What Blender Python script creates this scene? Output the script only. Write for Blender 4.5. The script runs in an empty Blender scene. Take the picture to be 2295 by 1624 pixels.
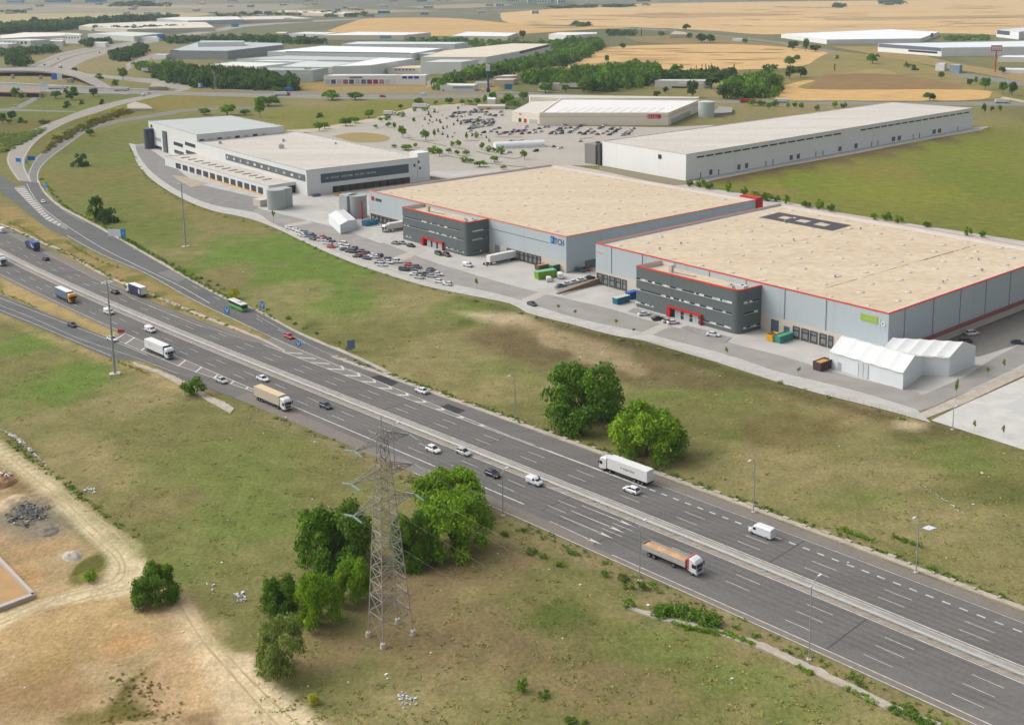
import bpy, bmesh, math, random
import numpy as np
from mathutils import Vector, Matrix, noise
from mathutils.geometry import tessellate_polygon
random.seed(7)
D, COL = bpy.data, bpy.context.scene.collection
PI = math.pi
# ---------------------------------------------------------------- camera (metres, eye 120 m above the ground)
F, PITCH, ROLL, CX, CY, H, IW = 2632.36, 0.19794, -0.00554, 1290.5, 473.23, 120.0, 2294.0
cp, sp = math.cos(PITCH), math.sin(PITCH)
_f = Vector((0, cp, -sp)); _u = Vector((0, sp, cp)); _x = Vector((1, 0, 0))
AX = math.cos(ROLL) * _x + math.sin(ROLL) * _u
AU = -math.sin(ROLL) * _x + math.cos(ROLL) * _u
def at(x, y, z=0.0):
    """a point of the surveyed photograph -> the spot on the level plane z"""
    d = AX * ((x - CX) / F) - AU * ((y - CY) / F) + _f
    t = (z - H) / d.z
    return Vector((t * d.x, t * d.y, z))
def a2(p, z=0.0): return at(p[0], p[1], z)
cam = D.cameras.new('camera'); camo = D.objects.new('camera', cam); COL.objects.link(camo)
cam.sensor_width = 36; cam.lens = F / IW * 36; cam.shift_x = (IW / 2 - CX) / IW; cam.shift_y = (CY - 812) / IW
cam.clip_start = 1; cam.clip_end = 60000
m = Matrix((AX, AU, -_f)).transposed().to_4x4(); m.translation = (0, 0, H); camo.matrix_world = m
bpy.context.scene.camera = camo
# ---------------------------------------------------------------- materials
EXPO = 1.35
def lin(c, k=1.0 / EXPO):
    return tuple((v / 255 / 12.92 if v <= 10 else ((v / 255 + 0.055) / 1.055) ** 2.4) * k for v in c)
MC = {}
def mat(name, c, rough=0.8, var=0.0, scale=0.2, c2=None, metal=0.0, bump=0.0, detail=4, stretch=None, spec=0.3, raw=False, fine=0, k=1.0, seam=None):
    """principled surface; var = strength of a noise mix towards c2 (or a darker shade) in object space"""
    if name in MC: return MC[name]
    mt = D.materials.new(name); mt.use_nodes = True; nt = mt.node_tree; b = nt.nodes['Principled BSDF']
    a = tuple(c) if raw else tuple(min(.82, v * k) for v in lin(c))
    b.inputs['Base Color'].default_value = (*a, 1); b.inputs['Roughness'].default_value = rough
    b.inputs['Metallic'].default_value = metal; b.inputs['Specular IOR Level'].default_value = spec
    if var:
        a_ = tuple(min(.82, v * k) for v in lin(c2)) if c2 else tuple(v * 0.6 for v in a)
        tc = nt.nodes.new('ShaderNodeNewGeometry'); mp = nt.nodes.new('ShaderNodeMapping')
        nt.links.new(tc.outputs['Position'], mp.inputs['Vector'])
        if stretch: mp.inputs['Rotation'].default_value = (0, 0, stretch[0]); mp.inputs['Scale'].default_value = (stretch[1], stretch[2], 1)
        nz = nt.nodes.new('ShaderNodeTexNoise'); nz.inputs['Scale'].default_value = scale; nz.inputs['Detail'].default_value = detail
        nz.inputs['Roughness'].default_value = 0.65
        nt.links.new(mp.outputs['Vector'], nz.inputs['Vector'])
        rp = nt.nodes.new('ShaderNodeMapRange'); rp.inputs['From Min'].default_value = 0.35; rp.inputs['From Max'].default_value = 0.68
        rp.inputs['To Max'].default_value = var
        nt.links.new(nz.outputs['Fac'], rp.inputs['Value'])
        mx = nt.nodes.new('ShaderNodeMix'); mx.data_type = 'RGBA'
        mx.inputs['A'].default_value = (*a, 1); mx.inputs['B'].default_value = (*a_, 1)
        nt.links.new(rp.outputs['Result'], mx.inputs['Factor']); out = mx.outputs['Result']
        if fine:
            n2 = nt.nodes.new('ShaderNodeTexNoise'); n2.inputs['Scale'].default_value = fine; n2.inputs['Detail'].default_value = 3
            nt.links.new(tc.outputs['Position'], n2.inputs['Vector'])
            r2 = nt.nodes.new('ShaderNodeMapRange'); r2.inputs['To Min'].default_value = 0.9; r2.inputs['To Max'].default_value = 1.1
            r2.inputs['From Min'].default_value = 0.3; r2.inputs['From Max'].default_value = 0.7
            nt.links.new(n2.outputs['Fac'], r2.inputs['Value'])
            m2 = nt.nodes.new('ShaderNodeMix'); m2.data_type = 'RGBA'; m2.blend_type = 'MULTIPLY'; m2.inputs['Factor'].default_value = 1
            nt.links.new(out, m2.inputs['A']); nt.links.new(r2.outputs['Result'], m2.inputs['B']); out = m2.outputs['Result']
        if seam:
            for ax_ in seam[2]:
                mp3 = nt.nodes.new('ShaderNodeMapping'); mp3.inputs['Rotation'].default_value = (0, 0, seam[0]); nt.links.new(tc.outputs['Position'], mp3.inputs['Vector'])
                sx_ = nt.nodes.new('ShaderNodeSeparateXYZ'); nt.links.new(mp3.outputs['Vector'], sx_.inputs[0])
                m1 = nt.nodes.new('ShaderNodeMath'); m1.operation = 'PINGPONG'; m1.inputs[1].default_value = seam[1] / 2; nt.links.new(sx_.outputs[ax_], m1.inputs[0])
                m3 = nt.nodes.new('ShaderNodeMapRange'); m3.inputs['From Max'].default_value = seam[4] if len(seam) > 4 else .14; m3.inputs['To Min'].default_value = seam[3]; m3.inputs['To Max'].default_value = 1; nt.links.new(m1.outputs[0], m3.inputs['Value'])
                m4 = nt.nodes.new('ShaderNodeMix'); m4.data_type = 'RGBA'; m4.blend_type = 'MULTIPLY'; m4.inputs['Factor'].default_value = 1
                nt.links.new(out, m4.inputs['A']); nt.links.new(m3.outputs['Result'], m4.inputs['B']); out = m4.outputs['Result']
        nt.links.new(out, b.inputs['Base Color'])
        if bump:
            bp = nt.nodes.new('ShaderNodeBump'); bp.inputs['Strength'].default_value = bump
            nt.links.new(nz.outputs['Fac'], bp.inputs['Height']); nt.links.new(bp.outputs['Normal'], b.inputs['Normal'])
    MC[name] = mt
    return mt
# ---------------------------------------------------------------- mesh builder
class MB:
    def __init__(s): s.v = []; s.f = []; s.m = []
    def add(s, vs, fs, mi=0):
        o = len(s.v); s.v += [tuple(p) for p in vs]; s.f += [tuple(i + o for i in f) for f in fs]; s.m += [mi] * len(fs); return s
    def quad(s, a, b, c, d, mi=0): return s.add([a, b, c, d], [(0, 1, 2, 3)], mi)
    def box(s, c, size, yaw=0.0, mi=0, taper=1.0):
        """c = centre of the bottom face"""
        hx, hy, hz = size[0] / 2, size[1] / 2, size[2]; ca, sa = math.cos(yaw), math.sin(yaw); vs = []
        for z, k in ((0, 1), (hz, taper)):
            for x, y in ((-hx, -hy), (hx, -hy), (hx, hy), (-hx, hy)):
                x *= k; y *= k
                vs.append((c[0] + x * ca - y * sa, c[1] + x * sa + y * ca, c[2] + z))
        return s.add(vs, [(3, 2, 1, 0), (4, 5, 6, 7), (0, 1, 5, 4), (1, 2, 6, 5), (2, 3, 7, 6), (3, 0, 4, 7)], mi)
    def prism(s, poly, z0, z1, mi=0, mtop=None, bottom=False, walls=True, top=True):
        P = [Vector((p[0], p[1], 0)) for p in poly]; n = len(P)
        if sum(P[i].x * P[(i + 1) % n].y - P[(i + 1) % n].x * P[i].y for i in range(n)) < 0: P.reverse()
        vs = [(p.x, p.y, z0) for p in P] + [(p.x, p.y, z1) for p in P]
        if walls: s.add(vs, [(i, (i + 1) % n, n + (i + 1) % n, n + i) for i in range(n)], mi)
        if top: s.flat([(p.x, p.y) for p in P], z1, mi if mtop is None else mtop)
        return s
    def flat(s, poly, z, mi=0):
        P = [Vector((p[0], p[1], 0)) for p in poly]; tr = tessellate_polygon([P]); vs = [(p.x, p.y, z) for p in P]; fs = []
        for t in tr:
            a, b, c = (P[i] for i in t)
            fs.append(t if (b - a).cross(c - a).z > 0 else t[::-1])
        return s.add(vs, fs, mi)
    def ribbon(s, A, B, z, mi=0):
        n = len(A); vs = [(p[0], p[1], z) for p in A] + [(p[0], p[1], z) for p in B]; fs = []
        for i in range(n - 1):
            a, b, c, d = i, i + 1, n + i + 1, n + i
            u = Vector(vs[b]) - Vector(vs[a]); w = Vector(vs[d]) - Vector(vs[a])
            fs.append((a, b, c, d) if u.cross(w).z > 0 else (d, c, b, a))
        return s.add(vs, fs, mi)
    def tube(s, pts, r, n=6, mi=0, r2=None, cap=True):
        pts = [Vector(p) for p in pts]; k = len(pts); vs = []
        for i, p in enumerate(pts):
            d = (pts[min(i + 1, k - 1)] - pts[max(i - 1, 0)]).normalized()
            u = d.orthogonal().normalized() if abs(d.z) > 0.9 else d.cross(Vector((0, 0, 1))).normalized(); w = d.cross(u)
            rr = r if r2 is None else r + (r2 - r) * i / max(1, k - 1)
            for j in range(n):
                a = 2 * PI * j / n; vs.append(p + u * math.cos(a) * rr + w * math.sin(a) * rr)
        fs = [(i * n + j, i * n + (j + 1) % n, (i + 1) * n + (j + 1) % n, (i + 1) * n + j) for i in range(k - 1) for j in range(n)]
        if cap: fs += [tuple(range(n - 1, -1, -1)), tuple(range((k - 1) * n, k * n))]
        return s.add(vs, fs, mi)
    def cyl(s, c, r, h, n=16, mi=0, r2=None): return s.tube([c, (c[0], c[1], c[2] + h)], r, n, mi, r2)
    def data(s, name, mats, smooth=False):
        me = D.meshes.new(name); me.from_pydata(s.v, [], s.f)
        for mm in (mats if isinstance(mats, (list, tuple)) else [mats]): me.materials.append(mm)
        me.polygons.foreach_set('material_index', s.m)
        if smooth: me.polygons.foreach_set('use_smooth', [True] * len(s.f))
        me.update(); return me
    def build(s, name, mats, parent=None, smooth=False, bevel=0):
        o = D.objects.new(name, s.data(name, mats, smooth)); COL.objects.link(o)
        if parent is not None: o.parent = parent
        if bevel:
            b = o.modifiers.new('bevel', 'BEVEL'); b.width = bevel; b.segments = 2; b.limit_method = 'ANGLE'
        return o
def tag(o, label=None, cat=None, group=None, kind=None):
    if label: o['label'] = label
    if cat: o['category'] = cat
    if group: o['group'] = group
    if kind: o['kind'] = kind
    return o
def empty(name, loc=(0, 0, 0), rz=0.0, label=None, cat=None, group=None):
    o = D.objects.new(name, None); COL.objects.link(o); o.location = loc; o.rotation_euler = (0, 0, rz); o.empty_display_size = 1
    return tag(o, label, cat, group)
def structure(o): o['kind'] = 'structure'; return o
KIDS = {}
def copy_tree(o, loc=None, rz=None, label=None, scale=None, group=None, parent=None):
    c = o.copy(); COL.objects.link(c)
    if parent is not None: c.parent = parent
    if loc is not None: c.location = loc
    if rz is not None: c.rotation_euler = (0, 0, rz)
    if scale is not None: c.scale = scale if isinstance(scale, tuple) else (scale,) * 3
    if label: c['label'] = label
    if group: c['group'] = group
    for ch in list(o.children): copy_tree(ch, parent=c)
    return c
def spline(pts, n=8):
    """Catmull-Rom through 2-D/3-D points"""
    P = [Vector((p[0], p[1], p[2] if len(p) > 2 else 0)) for p in pts]; P = [2 * P[0] - P[1]] + P + [2 * P[-1] - P[-2]]; out = []
    for i in range(1, len(P) - 2):
        for k in range(n):
            t = k / n; a, b, c, d = P[i - 1:i + 3]
            out.append(0.5 * (2 * b + (c - a) * t + (2 * a - 5 * b + 4 * c - d) * t * t + (3 * b - a - 3 * c + d) * t ** 3))
    return out + [P[-2]]
def resample(P, n):
    L = [0]
    for i in range(1, len(P)): L.append(L[-1] + (P[i] - P[i - 1]).length)
    out = []; j = 0
    for k in range(n):
        s = L[-1] * k / (n - 1)
        while j < len(L) - 2 and L[j + 1] < s: j += 1
        d = L[j + 1] - L[j]
        out.append(P[j].lerp(P[j + 1], (s - L[j]) / d if d else 0))
    return out
def trace(px, n=8): return spline([at(*p) for p in px], n)
def two(pa, pb, n=48): return resample(trace(pa), n), resample(trace(pb), n)
# motorway axis: southern edge line of the median, a along it (to the right and nearer), t across (to the far side)
RC, RA, RK = Vector((-72.60131569, 325.08821263)), Vector((0.72139403, -0.69252484)), (-3.14037319e-07, 3.13737857e-05, 1.24797684e-02, -8.03205976e-01)
RN = Vector((-RA.y, RA.x))
def ro(a, t, z=0.0):
    b = ((RK[0] * a + RK[1]) * a + RK[2]) * a + RK[3]
    p = RC + RA * a + RN * (b + t)
    return Vector((p.x, p.y, z))
def rang(a):
    d = ro(a + 1, 0) - ro(a - 1, 0); return math.atan2(d.y, d.x)
def roinv(x, y):
    p = at(x, y); q = Vector((p.x, p.y)) - RC; a = q.dot(RA); b = ((RK[0] * a + RK[1]) * a + RK[2]) * a + RK[3]
    return a, q.dot(RN) - b
def interp(tab, a):
    if a <= tab[0][0]: return tab[0][1]
    for (x0, y0), (x1, y1) in zip(tab, tab[1:]):
        if a <= x1: return y0 + (y1 - y0) * (a - x0) / (x1 - x0)
    return tab[-1][1]
YAW = -0.73331
DA = Vector((math.sin(YAW), math.cos(YAW), 0)); DB = Vector((math.cos(YAW), -math.sin(YAW), 0))   # the two directions of the warehouse park
# ================================================================ ground: one sheet, its soil and grass colours carried per vertex
def vnoise(x, y, s, seed=0):
    x = x / s + seed * 17.3; y = y / s + seed * 9.1; xi = np.floor(x); yi = np.floor(y); fx = x - xi; fy = y - yi
    def h(a, b):
        v = np.sin(a * 127.1 + b * 311.7 + seed * 74.7) * 43758.5453; return v - np.floor(v)
    fx = fx * fx * (3 - 2 * fx); fy = fy * fy * (3 - 2 * fy)
    return (h(xi, yi) * (1 - fx) + h(xi + 1, yi) * fx) * (1 - fy) + (h(xi, yi + 1) * (1 - fx) + h(xi + 1, yi + 1) * fx) * fy
def fbm(x, y, s, seed=0, o=4):
    r = 0; a = 0.5
    for i in range(o): r = r + a * vnoise(x, y, s / 2 ** i, seed + i); a /= 2
    return r
def axis(lo, hi, fine, outs): return np.array(sorted(set([-v for v in outs] + list(np.arange(lo, hi + .1, fine)) + outs)))
xs = axis(-300, 330, 2.2, [ 365, 390, 420, 460, 510, 570, 650, 750, 900, 1100, 1400, 1800, 2400, 3200, 4500, 7000, 12000])
xs = np.array(sorted(set(np.round(np.concatenate([xs, np.arange(-118, 4, 1.1)]), 3)) | {345.}))
ys = np.array([-1500, -600, -200, 0, 80, 120] + list(np.arange(140, 255, 1.1)) + list(np.arange(255.5, 620, 2.2)) + [625, 633, 643, 655, 670, 690, 710, 735, 760, 790, 820, 860, 900, 950, 1000, 1060, 1130, 1200, 1300, 1400, 1550, 1700, 1900, 2150, 2400, 2700, 3100, 3600, 4200, 5000, 6000, 7500, 9500, 12000, 16000])
GX, GY = np.meshgrid(xs, ys); gx, gy = GX.ravel(), GY.ravel()
OLIVE, GREEN, LUSH, DRY, BROWN, DIRT, PALE, DARKG = (122, 119, 74), (112, 124, 64), (102, 129, 54), (150, 138, 98), (138, 120, 88), (178, 147, 104), (206, 188, 152), (86, 92, 46)
col = np.tile(np.array(lin(OLIVE)), (len(gx), 1))
n1, n2 = fbm(gx, gy, 40, 3), fbm(gx, gy, 11, 8)
def mixc(w, c):
    global col
    w = np.clip(w, 0, 1)[:, None]; col = col * (1 - w) + np.array(lin(c)) * w
def blob(x, y, rx, ry, c, k=1.0):
    p = at(x, y); wx = rx * (at(x + 1, y) - p).length; wy = (at(x, y - ry) - at(x, y + ry)).length / 2
    d = ((gx - p.x) / wx) ** 2 + ((gy - p.y) / wy) ** 2
    mixc(k * np.clip(1.5 - d - (n2 - 0.45) * 2.2 - (n1 - .45) * 1.5, 0, 1), c)
def patch(px, c, soft=3.0, k=1.0, rough=6.0):
    P = np.array([at(*p)[:2] for p in px]); n = len(P); dist = np.full(len(gx), 1e9); ins = np.zeros(len(gx), bool)
    for i in range(n):
        a, b = P[i], P[(i + 1) % n]; e = b - a; wx = gx - a[0]; wy = gy - a[1]
        t = np.clip((wx * e[0] + wy * e[1]) / (e @ e + 1e-9), 0, 1)
        dist = np.minimum(dist, np.hypot(wx - e[0] * t, wy - e[1] * t))
        c1 = (a[1] > gy) != (b[1] > gy)
        with np.errstate(divide='ignore', invalid='ignore'):
            ins ^= c1 & (gx < (b[0] - a[0]) * (gy - a[1]) / (b[1] - a[1]) + a[0])
    sd = np.where(ins, dist, -dist) + (n2 - .45) * rough
    mixc(k * np.clip(sd / soft * .5 + .5, 0, 1), c)
# broad tone by noise, then the far plain
mixc((n1 - .42) * 1.9, DRY); mixc((fbm(gx, gy, 60, 21) - .5) * 2.6, GREEN); mixc((fbm(gx, gy, 26, 31) - .55) * 4, (152, 138, 98)); mixc((fbm(gx, gy, 18, 37) - .6) * 5, (94, 104, 52))
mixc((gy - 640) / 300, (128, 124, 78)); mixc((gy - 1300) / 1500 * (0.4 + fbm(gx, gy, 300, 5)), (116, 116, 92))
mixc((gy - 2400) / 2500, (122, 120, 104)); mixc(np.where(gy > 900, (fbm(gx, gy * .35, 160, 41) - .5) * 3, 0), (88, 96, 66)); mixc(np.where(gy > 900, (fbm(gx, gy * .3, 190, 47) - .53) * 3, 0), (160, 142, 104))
# ground of the near field left of the motorway
for b in [(90, 880, 110, 60, GREEN, .9), (180, 850, 70, 40, LUSH, .6), (60, 770, 80, 30, LUSH, .7), (330, 880, 110, 45, DRY, .8), (400, 960, 110, 60, OLIVE, .8), (150, 1010, 70, 40, DRY, .5), (520, 1060, 190, 90, GREEN, .55),
          (560, 1180, 120, 50, GREEN, .7), (350, 1130, 90, 40, BROWN, .5), (720, 1040, 90, 45, OLIVE, .6), (430, 1250, 110, 60, GREEN, .5), (500, 1340, 70, 60, OLIVE, .9), (470, 1420, 40, 30, DRY, .9),
          (700, 1450, 120, 50, BROWN, .7), (1000, 1420, 200, 90, BROWN, .75), (1130, 1260, 110, 60, BROWN, .8), (960, 1300, 90, 60, BROWN, .9), (1250, 1480, 130, 90, BROWN, .5), (1400, 1560, 170, 60, BROWN, .55),
          (1000, 1560, 200, 60, DRY, .5), (1280, 1300, 130, 45, OLIVE, .7), (1500, 1440, 130, 50, GREEN, .55), (1650, 1520, 120, 50, GREEN, .65), (1790, 1590, 120, 40, GREEN, .7), (860, 1590, 140, 40, DRY, .5), (760, 1560, 60, 40, OLIVE, .6), (1330, 1250, 60, 25, DRY, .7)]:
    blob(*b)
# the strip between the motorway and the warehouse park
for b in [(300, 540, 130, 40, GREEN, .6), (560, 560, 130, 45, LUSH, .8), (700, 610, 120, 40, LUSH, .75), (770, 680, 110, 35, LUSH, .7), (640, 660, 90, 30, DRY, .6), (500, 620, 60, 30, BROWN, .6), (950, 680, 110, 40, DRY, .7), (860, 560, 90, 30, OLIVE, .5),
          (900, 740, 110, 40, OLIVE, .7), (1040, 690, 80, 22, GREEN, .8), (1000, 800, 130, 50, DRY, .55), (1300, 770, 160, 45, (108, 94, 62), .95), (1170, 760, 110, 30, BROWN, .9), (1420, 830, 120, 40, DRY, .8), (1260, 740, 90, 22, (186, 166, 130), .7),
          (1560, 880, 130, 30, GREEN, .7), (1600, 930, 150, 40, OLIVE, .8), (1800, 880, 120, 30, BROWN, .5), (1790, 960, 130, 45, (116, 104, 66), .8), (1960, 920, 110, 40, BROWN, .7), (2060, 960, 110, 30, (108, 100, 68), .8),
          (2150, 1030, 130, 45, GREEN, .6), (2000, 1060, 120, 40, DRY, .6), (1780, 1060, 140, 45, DRY, .6), (2050, 1170, 130, 50, DRY, .7), (2200, 1180, 120, 50, DRY, .6), (1900, 1120, 110, 30, GREEN, .4), (2240, 1100, 80, 30, DARKG, .5), (1240, 870, 60, 30, DRY, .5), (340, 470, 60, 25, DRY, .6),
          (250, 440, 90, 25, DRY, .5), (240, 365, 60, 35, GREEN, .7), (200, 330, 60, 25, DARKG, .6), (300, 300, 40, 20, LUSH, .5), (320, 330, 30, 8, (180, 130, 90), .6)]:
    blob(*b)
patch([(1050, 748), (1180, 733), (1330, 733), (1500, 795), (1660, 848), (1600, 872), (1400, 855), (1250, 832), (1110, 790)], (110, 97, 68), 6, .85, 14)
patch([(1190, 735), (1290, 738), (1390, 785), (1430, 830), (1300, 805), (1200, 772)], (168, 150, 118), 2, .75, 15)
patch([(1180, 703), (1280, 729), (1480, 774), (1600, 811), (1800, 876), (2084, 951), (2120, 965), (2060, 962), (1800, 896), (1600, 834), (1450, 790), (1280, 748), (1190, 720)], (88, 82, 52), 2.5, .75, 5)
patch([(1020, 660), (1140, 686), (1180, 703), (1190, 712), (1100, 694), (1010, 672)], (98, 104, 56), 2, .7)
patch([(2010, 945), (2030, 940), (2075, 950), (2060, 960), (2020, 957)], PALE, 2, .8)
patch([(1015, 697), (1180, 705), (1200, 722), (1120, 730), (1060, 712)], (190, 172, 142), 3, .9)
# verge between motorway and side road, verge of the southern slip road
patch([(0, 432), (60, 480), (150, 538), (330, 620), (440, 682), (573, 744), (640, 785), (560, 750), (420, 712), (330, 670), (230, 618), (140, 575), (60, 528), (0, 500)], (158, 136, 92), 2, .9)
patch([(0, 612), (80, 650), (250, 736), (310, 765), (250, 760), (100, 700), (0, 660)], (176, 152, 108), 2, .95)
for x, y in [(30, 500), (110, 545), (170, 560), (240, 600), (300, 625), (390, 690), (60, 515), (350, 660)]: blob(x, y, 26, 7, (112, 112, 56), .8)
patch([(0, 700), (75, 735), (250, 810), (330, 825), (410, 862), (480, 880), (440, 890), (300, 830), (150, 775), (0, 715)], (178, 154, 112), 2, .7)
# dry verge along the southern carriageway
patch([(573, 915), (720, 975), (870, 1040), (1080, 1120), (1290, 1225), (1440, 1292), (1580, 1370), (1720, 1428), (1970, 1535), (2180, 1624), (2150, 1640), (1900, 1540), (1640, 1420), (1420, 1320), (1250, 1230), (1080, 1150), (850, 1050), (560, 925)], (138, 124, 92), 2.5, .8)
# building site and dirt tracks at the lower left
SITE, TRK = (176, 154, 118), (210, 194, 160)
patch([(-400, 1040), (0, 1040), (70, 1105), (135, 1165), (205, 1230), (235, 1262), (200, 1320), (310, 1340), (387, 1326), (436, 1374), (472, 1431), (512, 1463), (573, 1470), (573, 1495), (655, 1573), (730, 1630), (760, 1800), (-400, 1800)], SITE, .9, 1, 2)
patch([(-100, 1345), (80, 1330), (200, 1300), (320, 1262), (350, 1340), (300, 1440), (240, 1470), (100, 1480), (-100, 1500)], (188, 160, 116), 4, .9)
for b in [(60, 1225, 90, 30, (174, 146, 108), .8), (60, 1560, 130, 60, (160, 132, 96), .95), (20, 1310, 60, 40, (186, 150, 106), .8), (180, 1440, 110, 40, (176, 150, 106), .7), (290, 1440, 50, 30, (184, 146, 102), .7), (322, 1540, 42, 46, (112, 102, 64), 1.2), (300, 1590, 62, 22, (112, 106, 60), 1), (200, 1612, 80, 16, (124, 112, 64), .9),
          (470, 1612, 50, 16, (108, 92, 66), 1.2), (205, 1265, 26, 34, (104, 104, 54), 1.3), (196, 1290, 20, 10, (124, 122, 58), 1), (90, 1500, 70, 34, (170, 142, 96), .6), (420, 1520, 90, 60, (194, 164, 128), .8)]:
    blob(*b)
patch([(-300, 820), (0, 990), (30, 1013), (77, 1048), (125, 1080), (178, 1122), (226, 1164), (270, 1190), (312, 1222), (326, 1255), (335, 1290), (300, 1330), (200, 1345), (90, 1365), (0, 1410), (-200, 1450), (-200, 1420), (0, 1375), (100, 1340), (190, 1312), (235, 1290), (245, 1262), (238, 1240), (212, 1214), (170, 1180), (137, 1152), (105, 1122), (60, 1084), (30, 1056), (0, 1030), (-300, 850)], TRK, .7, .97, 1.5)
patch([(372, 1325), (404, 1334), (440, 1374), (458, 1400), (476, 1431), (514, 1461), (560, 1466), (585, 1500), (620, 1545), (655, 1572), (700, 1602), (760, 1640), (820, 1720), (540, 1720), (500, 1640), (470, 1560), (440, 1490), (405, 1420), (380, 1372)], (216, 197, 164), 1.2, .95, 2.2)
patch([(330, 1300), (390, 1340), (480, 1480), (560, 1640), (420, 1640), (380, 1560), (350, 1440)], (198, 166, 126), 5, .6)
patch([(0, 1042), (40, 1060), (110, 1132), (80, 1124), (0, 1078)], (132, 108, 74), 1.5, .9)
patch([(60, 1110), (140, 1150), (150, 1190), (60, 1215), (0, 1180), (0, 1130)], (128, 122, 112), 3, .8, 8)
patch([(0, 1122), (40, 1108), (60, 1118), (20, 1135)], (214, 190, 150), 1.5, .9)
patch([(0, 960), (25, 975), (110, 1050), (60, 1030), (0, 985)], (112, 110, 62), 2, .8)
patch([(150, 1118), (330, 1240), (345, 1290), (330, 1250), (250, 1190), (140, 1100)], (106, 112, 54), 2, .7)
# big field right of the white warehouse, bare strip along it
patch([(1560, 415), (2180, 296), (2330, 270), (2400, 300), (2400, 560), (2294, 560), (1748, 462), (1640, 440)], (122, 124, 60), 6, .95)
for b in [(1800, 400, 150, 30, (118, 128, 50), .8), (2000, 430, 150, 30, (128, 132, 56), .7), (2150, 500, 130, 30, (118, 122, 58), .8), (1950, 380, 130, 20, (134, 124, 66), .7), (2200, 400, 110, 40, (112, 124, 50), .7), (2150, 340, 120, 18, (120, 128, 52), .8), (1720, 430, 60, 14, (140, 122, 74), .6)]:
    blob(*b)
patch([(1545, 412), (1700, 378), (1900, 343), (2080, 312), (2190, 296), (2190, 302), (2050, 335), (1850, 372), (1700, 400), (1600, 414)], (112, 96, 68), 2, .95)
# green meadow and verges around the interchange
patch([(592, 246), (700, 236), (850, 231), (930, 232), (980, 245), (860, 268), (800, 285), (660, 288), (600, 283)], (124, 124, 60), 4, .95)
patch([(600, 235), (930, 233), (860, 242), (640, 246)], (134, 136, 66), 4, .6)
patch([(-60, 205), (300, 205), (420, 210), (330, 232), (230, 262), (130, 305), (60, 330), (-60, 360)], (108, 110, 58), 5, .85, 8)
patch([(90, 440), (130, 350), (200, 300), (330, 262), (330, 300), (300, 340), (330, 420), (420, 480), (420, 560), (260, 530), (130, 462)], (108, 116, 58), 6, .75, 12)
patch([(300, 400), (420, 450), (560, 492), (620, 515), (560, 520), (400, 480), (290, 420)], (132, 122, 76), 6, .7, 12)
for b in [(220, 400, 60, 30, (128, 118, 72), .8), (280, 330, 30, 14, (90, 104, 46), .9), (180, 360, 40, 16, (94, 106, 50), .8), (320, 312, 24, 7, (176, 132, 92), .9), (260, 340, 26, 5, (150, 122, 86), .8), (130, 400, 30, 20, (98, 110, 46), .8), (200, 250, 60, 8, (112, 126, 60), .7), (40, 290, 50, 20, (100, 96, 58), .8)]: blob(*b)
patch([(80, 232), (230, 214), (300, 226), (190, 248), (90, 250)], (116, 124, 62), 4, .9)
patch([(300, 228), (420, 208), (470, 225), (560, 238), (420, 246), (330, 248), (285, 236)], (136, 124, 66), 4, .9)
patch([(0, 262), (160, 256), (100, 285), (30, 330), (0, 360)], (116, 108, 60), 4, .9)
patch([(115, 305), (190, 268), (280, 238), (330, 252), (240, 272), (140, 318), (88, 350), (75, 350)], (112, 108, 56), 3, .9)
patch([(380, 190), (1125, 188), (1125, 206), (380, 206)], (150, 128, 82), 6, .7)
patch([(640, 192), (1120, 192), (1120, 200), (640, 203)], (172, 142, 90), 3, .8)
patch([(700, 212), (1150, 212), (1140, 216), (700, 216)], (150, 136, 88), 3, .7)
V = np.stack([gx, gy, np.zeros_like(gx)], 1); nx, ny = len(xs), len(ys)
idx = np.arange(nx * ny).reshape(ny, nx)
faces = np.stack([idx[:-1, :-1], idx[:-1, 1:], idx[1:, 1:], idx[1:, :-1]], -1).reshape(-1, 4)
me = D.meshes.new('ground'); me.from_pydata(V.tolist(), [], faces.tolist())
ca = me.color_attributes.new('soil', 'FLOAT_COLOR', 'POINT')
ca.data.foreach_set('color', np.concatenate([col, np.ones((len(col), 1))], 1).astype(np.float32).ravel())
gm = D.materials.new('ground'); gm.use_nodes = True; nt = gm.node_tree; bs = nt.nodes['Principled BSDF']; bs.inputs['Roughness'].default_value = 1; bs.inputs['Specular IOR Level'].default_value = 0.05
vc = nt.nodes.new('ShaderNodeVertexColor'); vc.layer_name = 'soil'; ge = nt.nodes.new('ShaderNodeNewGeometry')
def nz(scale, lo, hi, detail=4, rough=.6):
    n = nt.nodes.new('ShaderNodeTexNoise'); n.inputs['Scale'].default_value = scale; n.inputs['Detail'].default_value = detail; n.inputs['Roughness'].default_value = rough
    nt.links.new(ge.outputs['Position'], n.inputs['Vector'])
    r = nt.nodes.new('ShaderNodeMapRange'); r.inputs['From Min'].default_value = .32; r.inputs['From Max'].default_value = .68; r.inputs['To Min'].default_value = lo; r.inputs['To Max'].default_value = hi
    nt.links.new(n.outputs['Fac'], r.inputs['Value']); return r.outputs['Result']
def mul(a, b, typ='MULTIPLY', fac=None, const=None):
    x = nt.nodes.new('ShaderNodeMix'); x.data_type = 'RGBA'; x.blend_type = typ; x.inputs['Factor'].default_value = 1
    nt.links.new(a, x.inputs['A'])
    if const: x.inputs['B'].default_value = (*const, 1)
    else: nt.links.new(b, x.inputs['B'])
    if fac: nt.links.new(fac, x.inputs['Factor'])
    return x.outputs['Result']
o = vc.outputs['Color']
o = mul(o, nz(1.1, .84, 1.16, 3)); o = mul(o, nz(.16, .84, 1.16, 5))
o = mul(o, None, 'MULTIPLY', nz(.45, -.5, .75, 6, .75), (.80, .83, .70))
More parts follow.
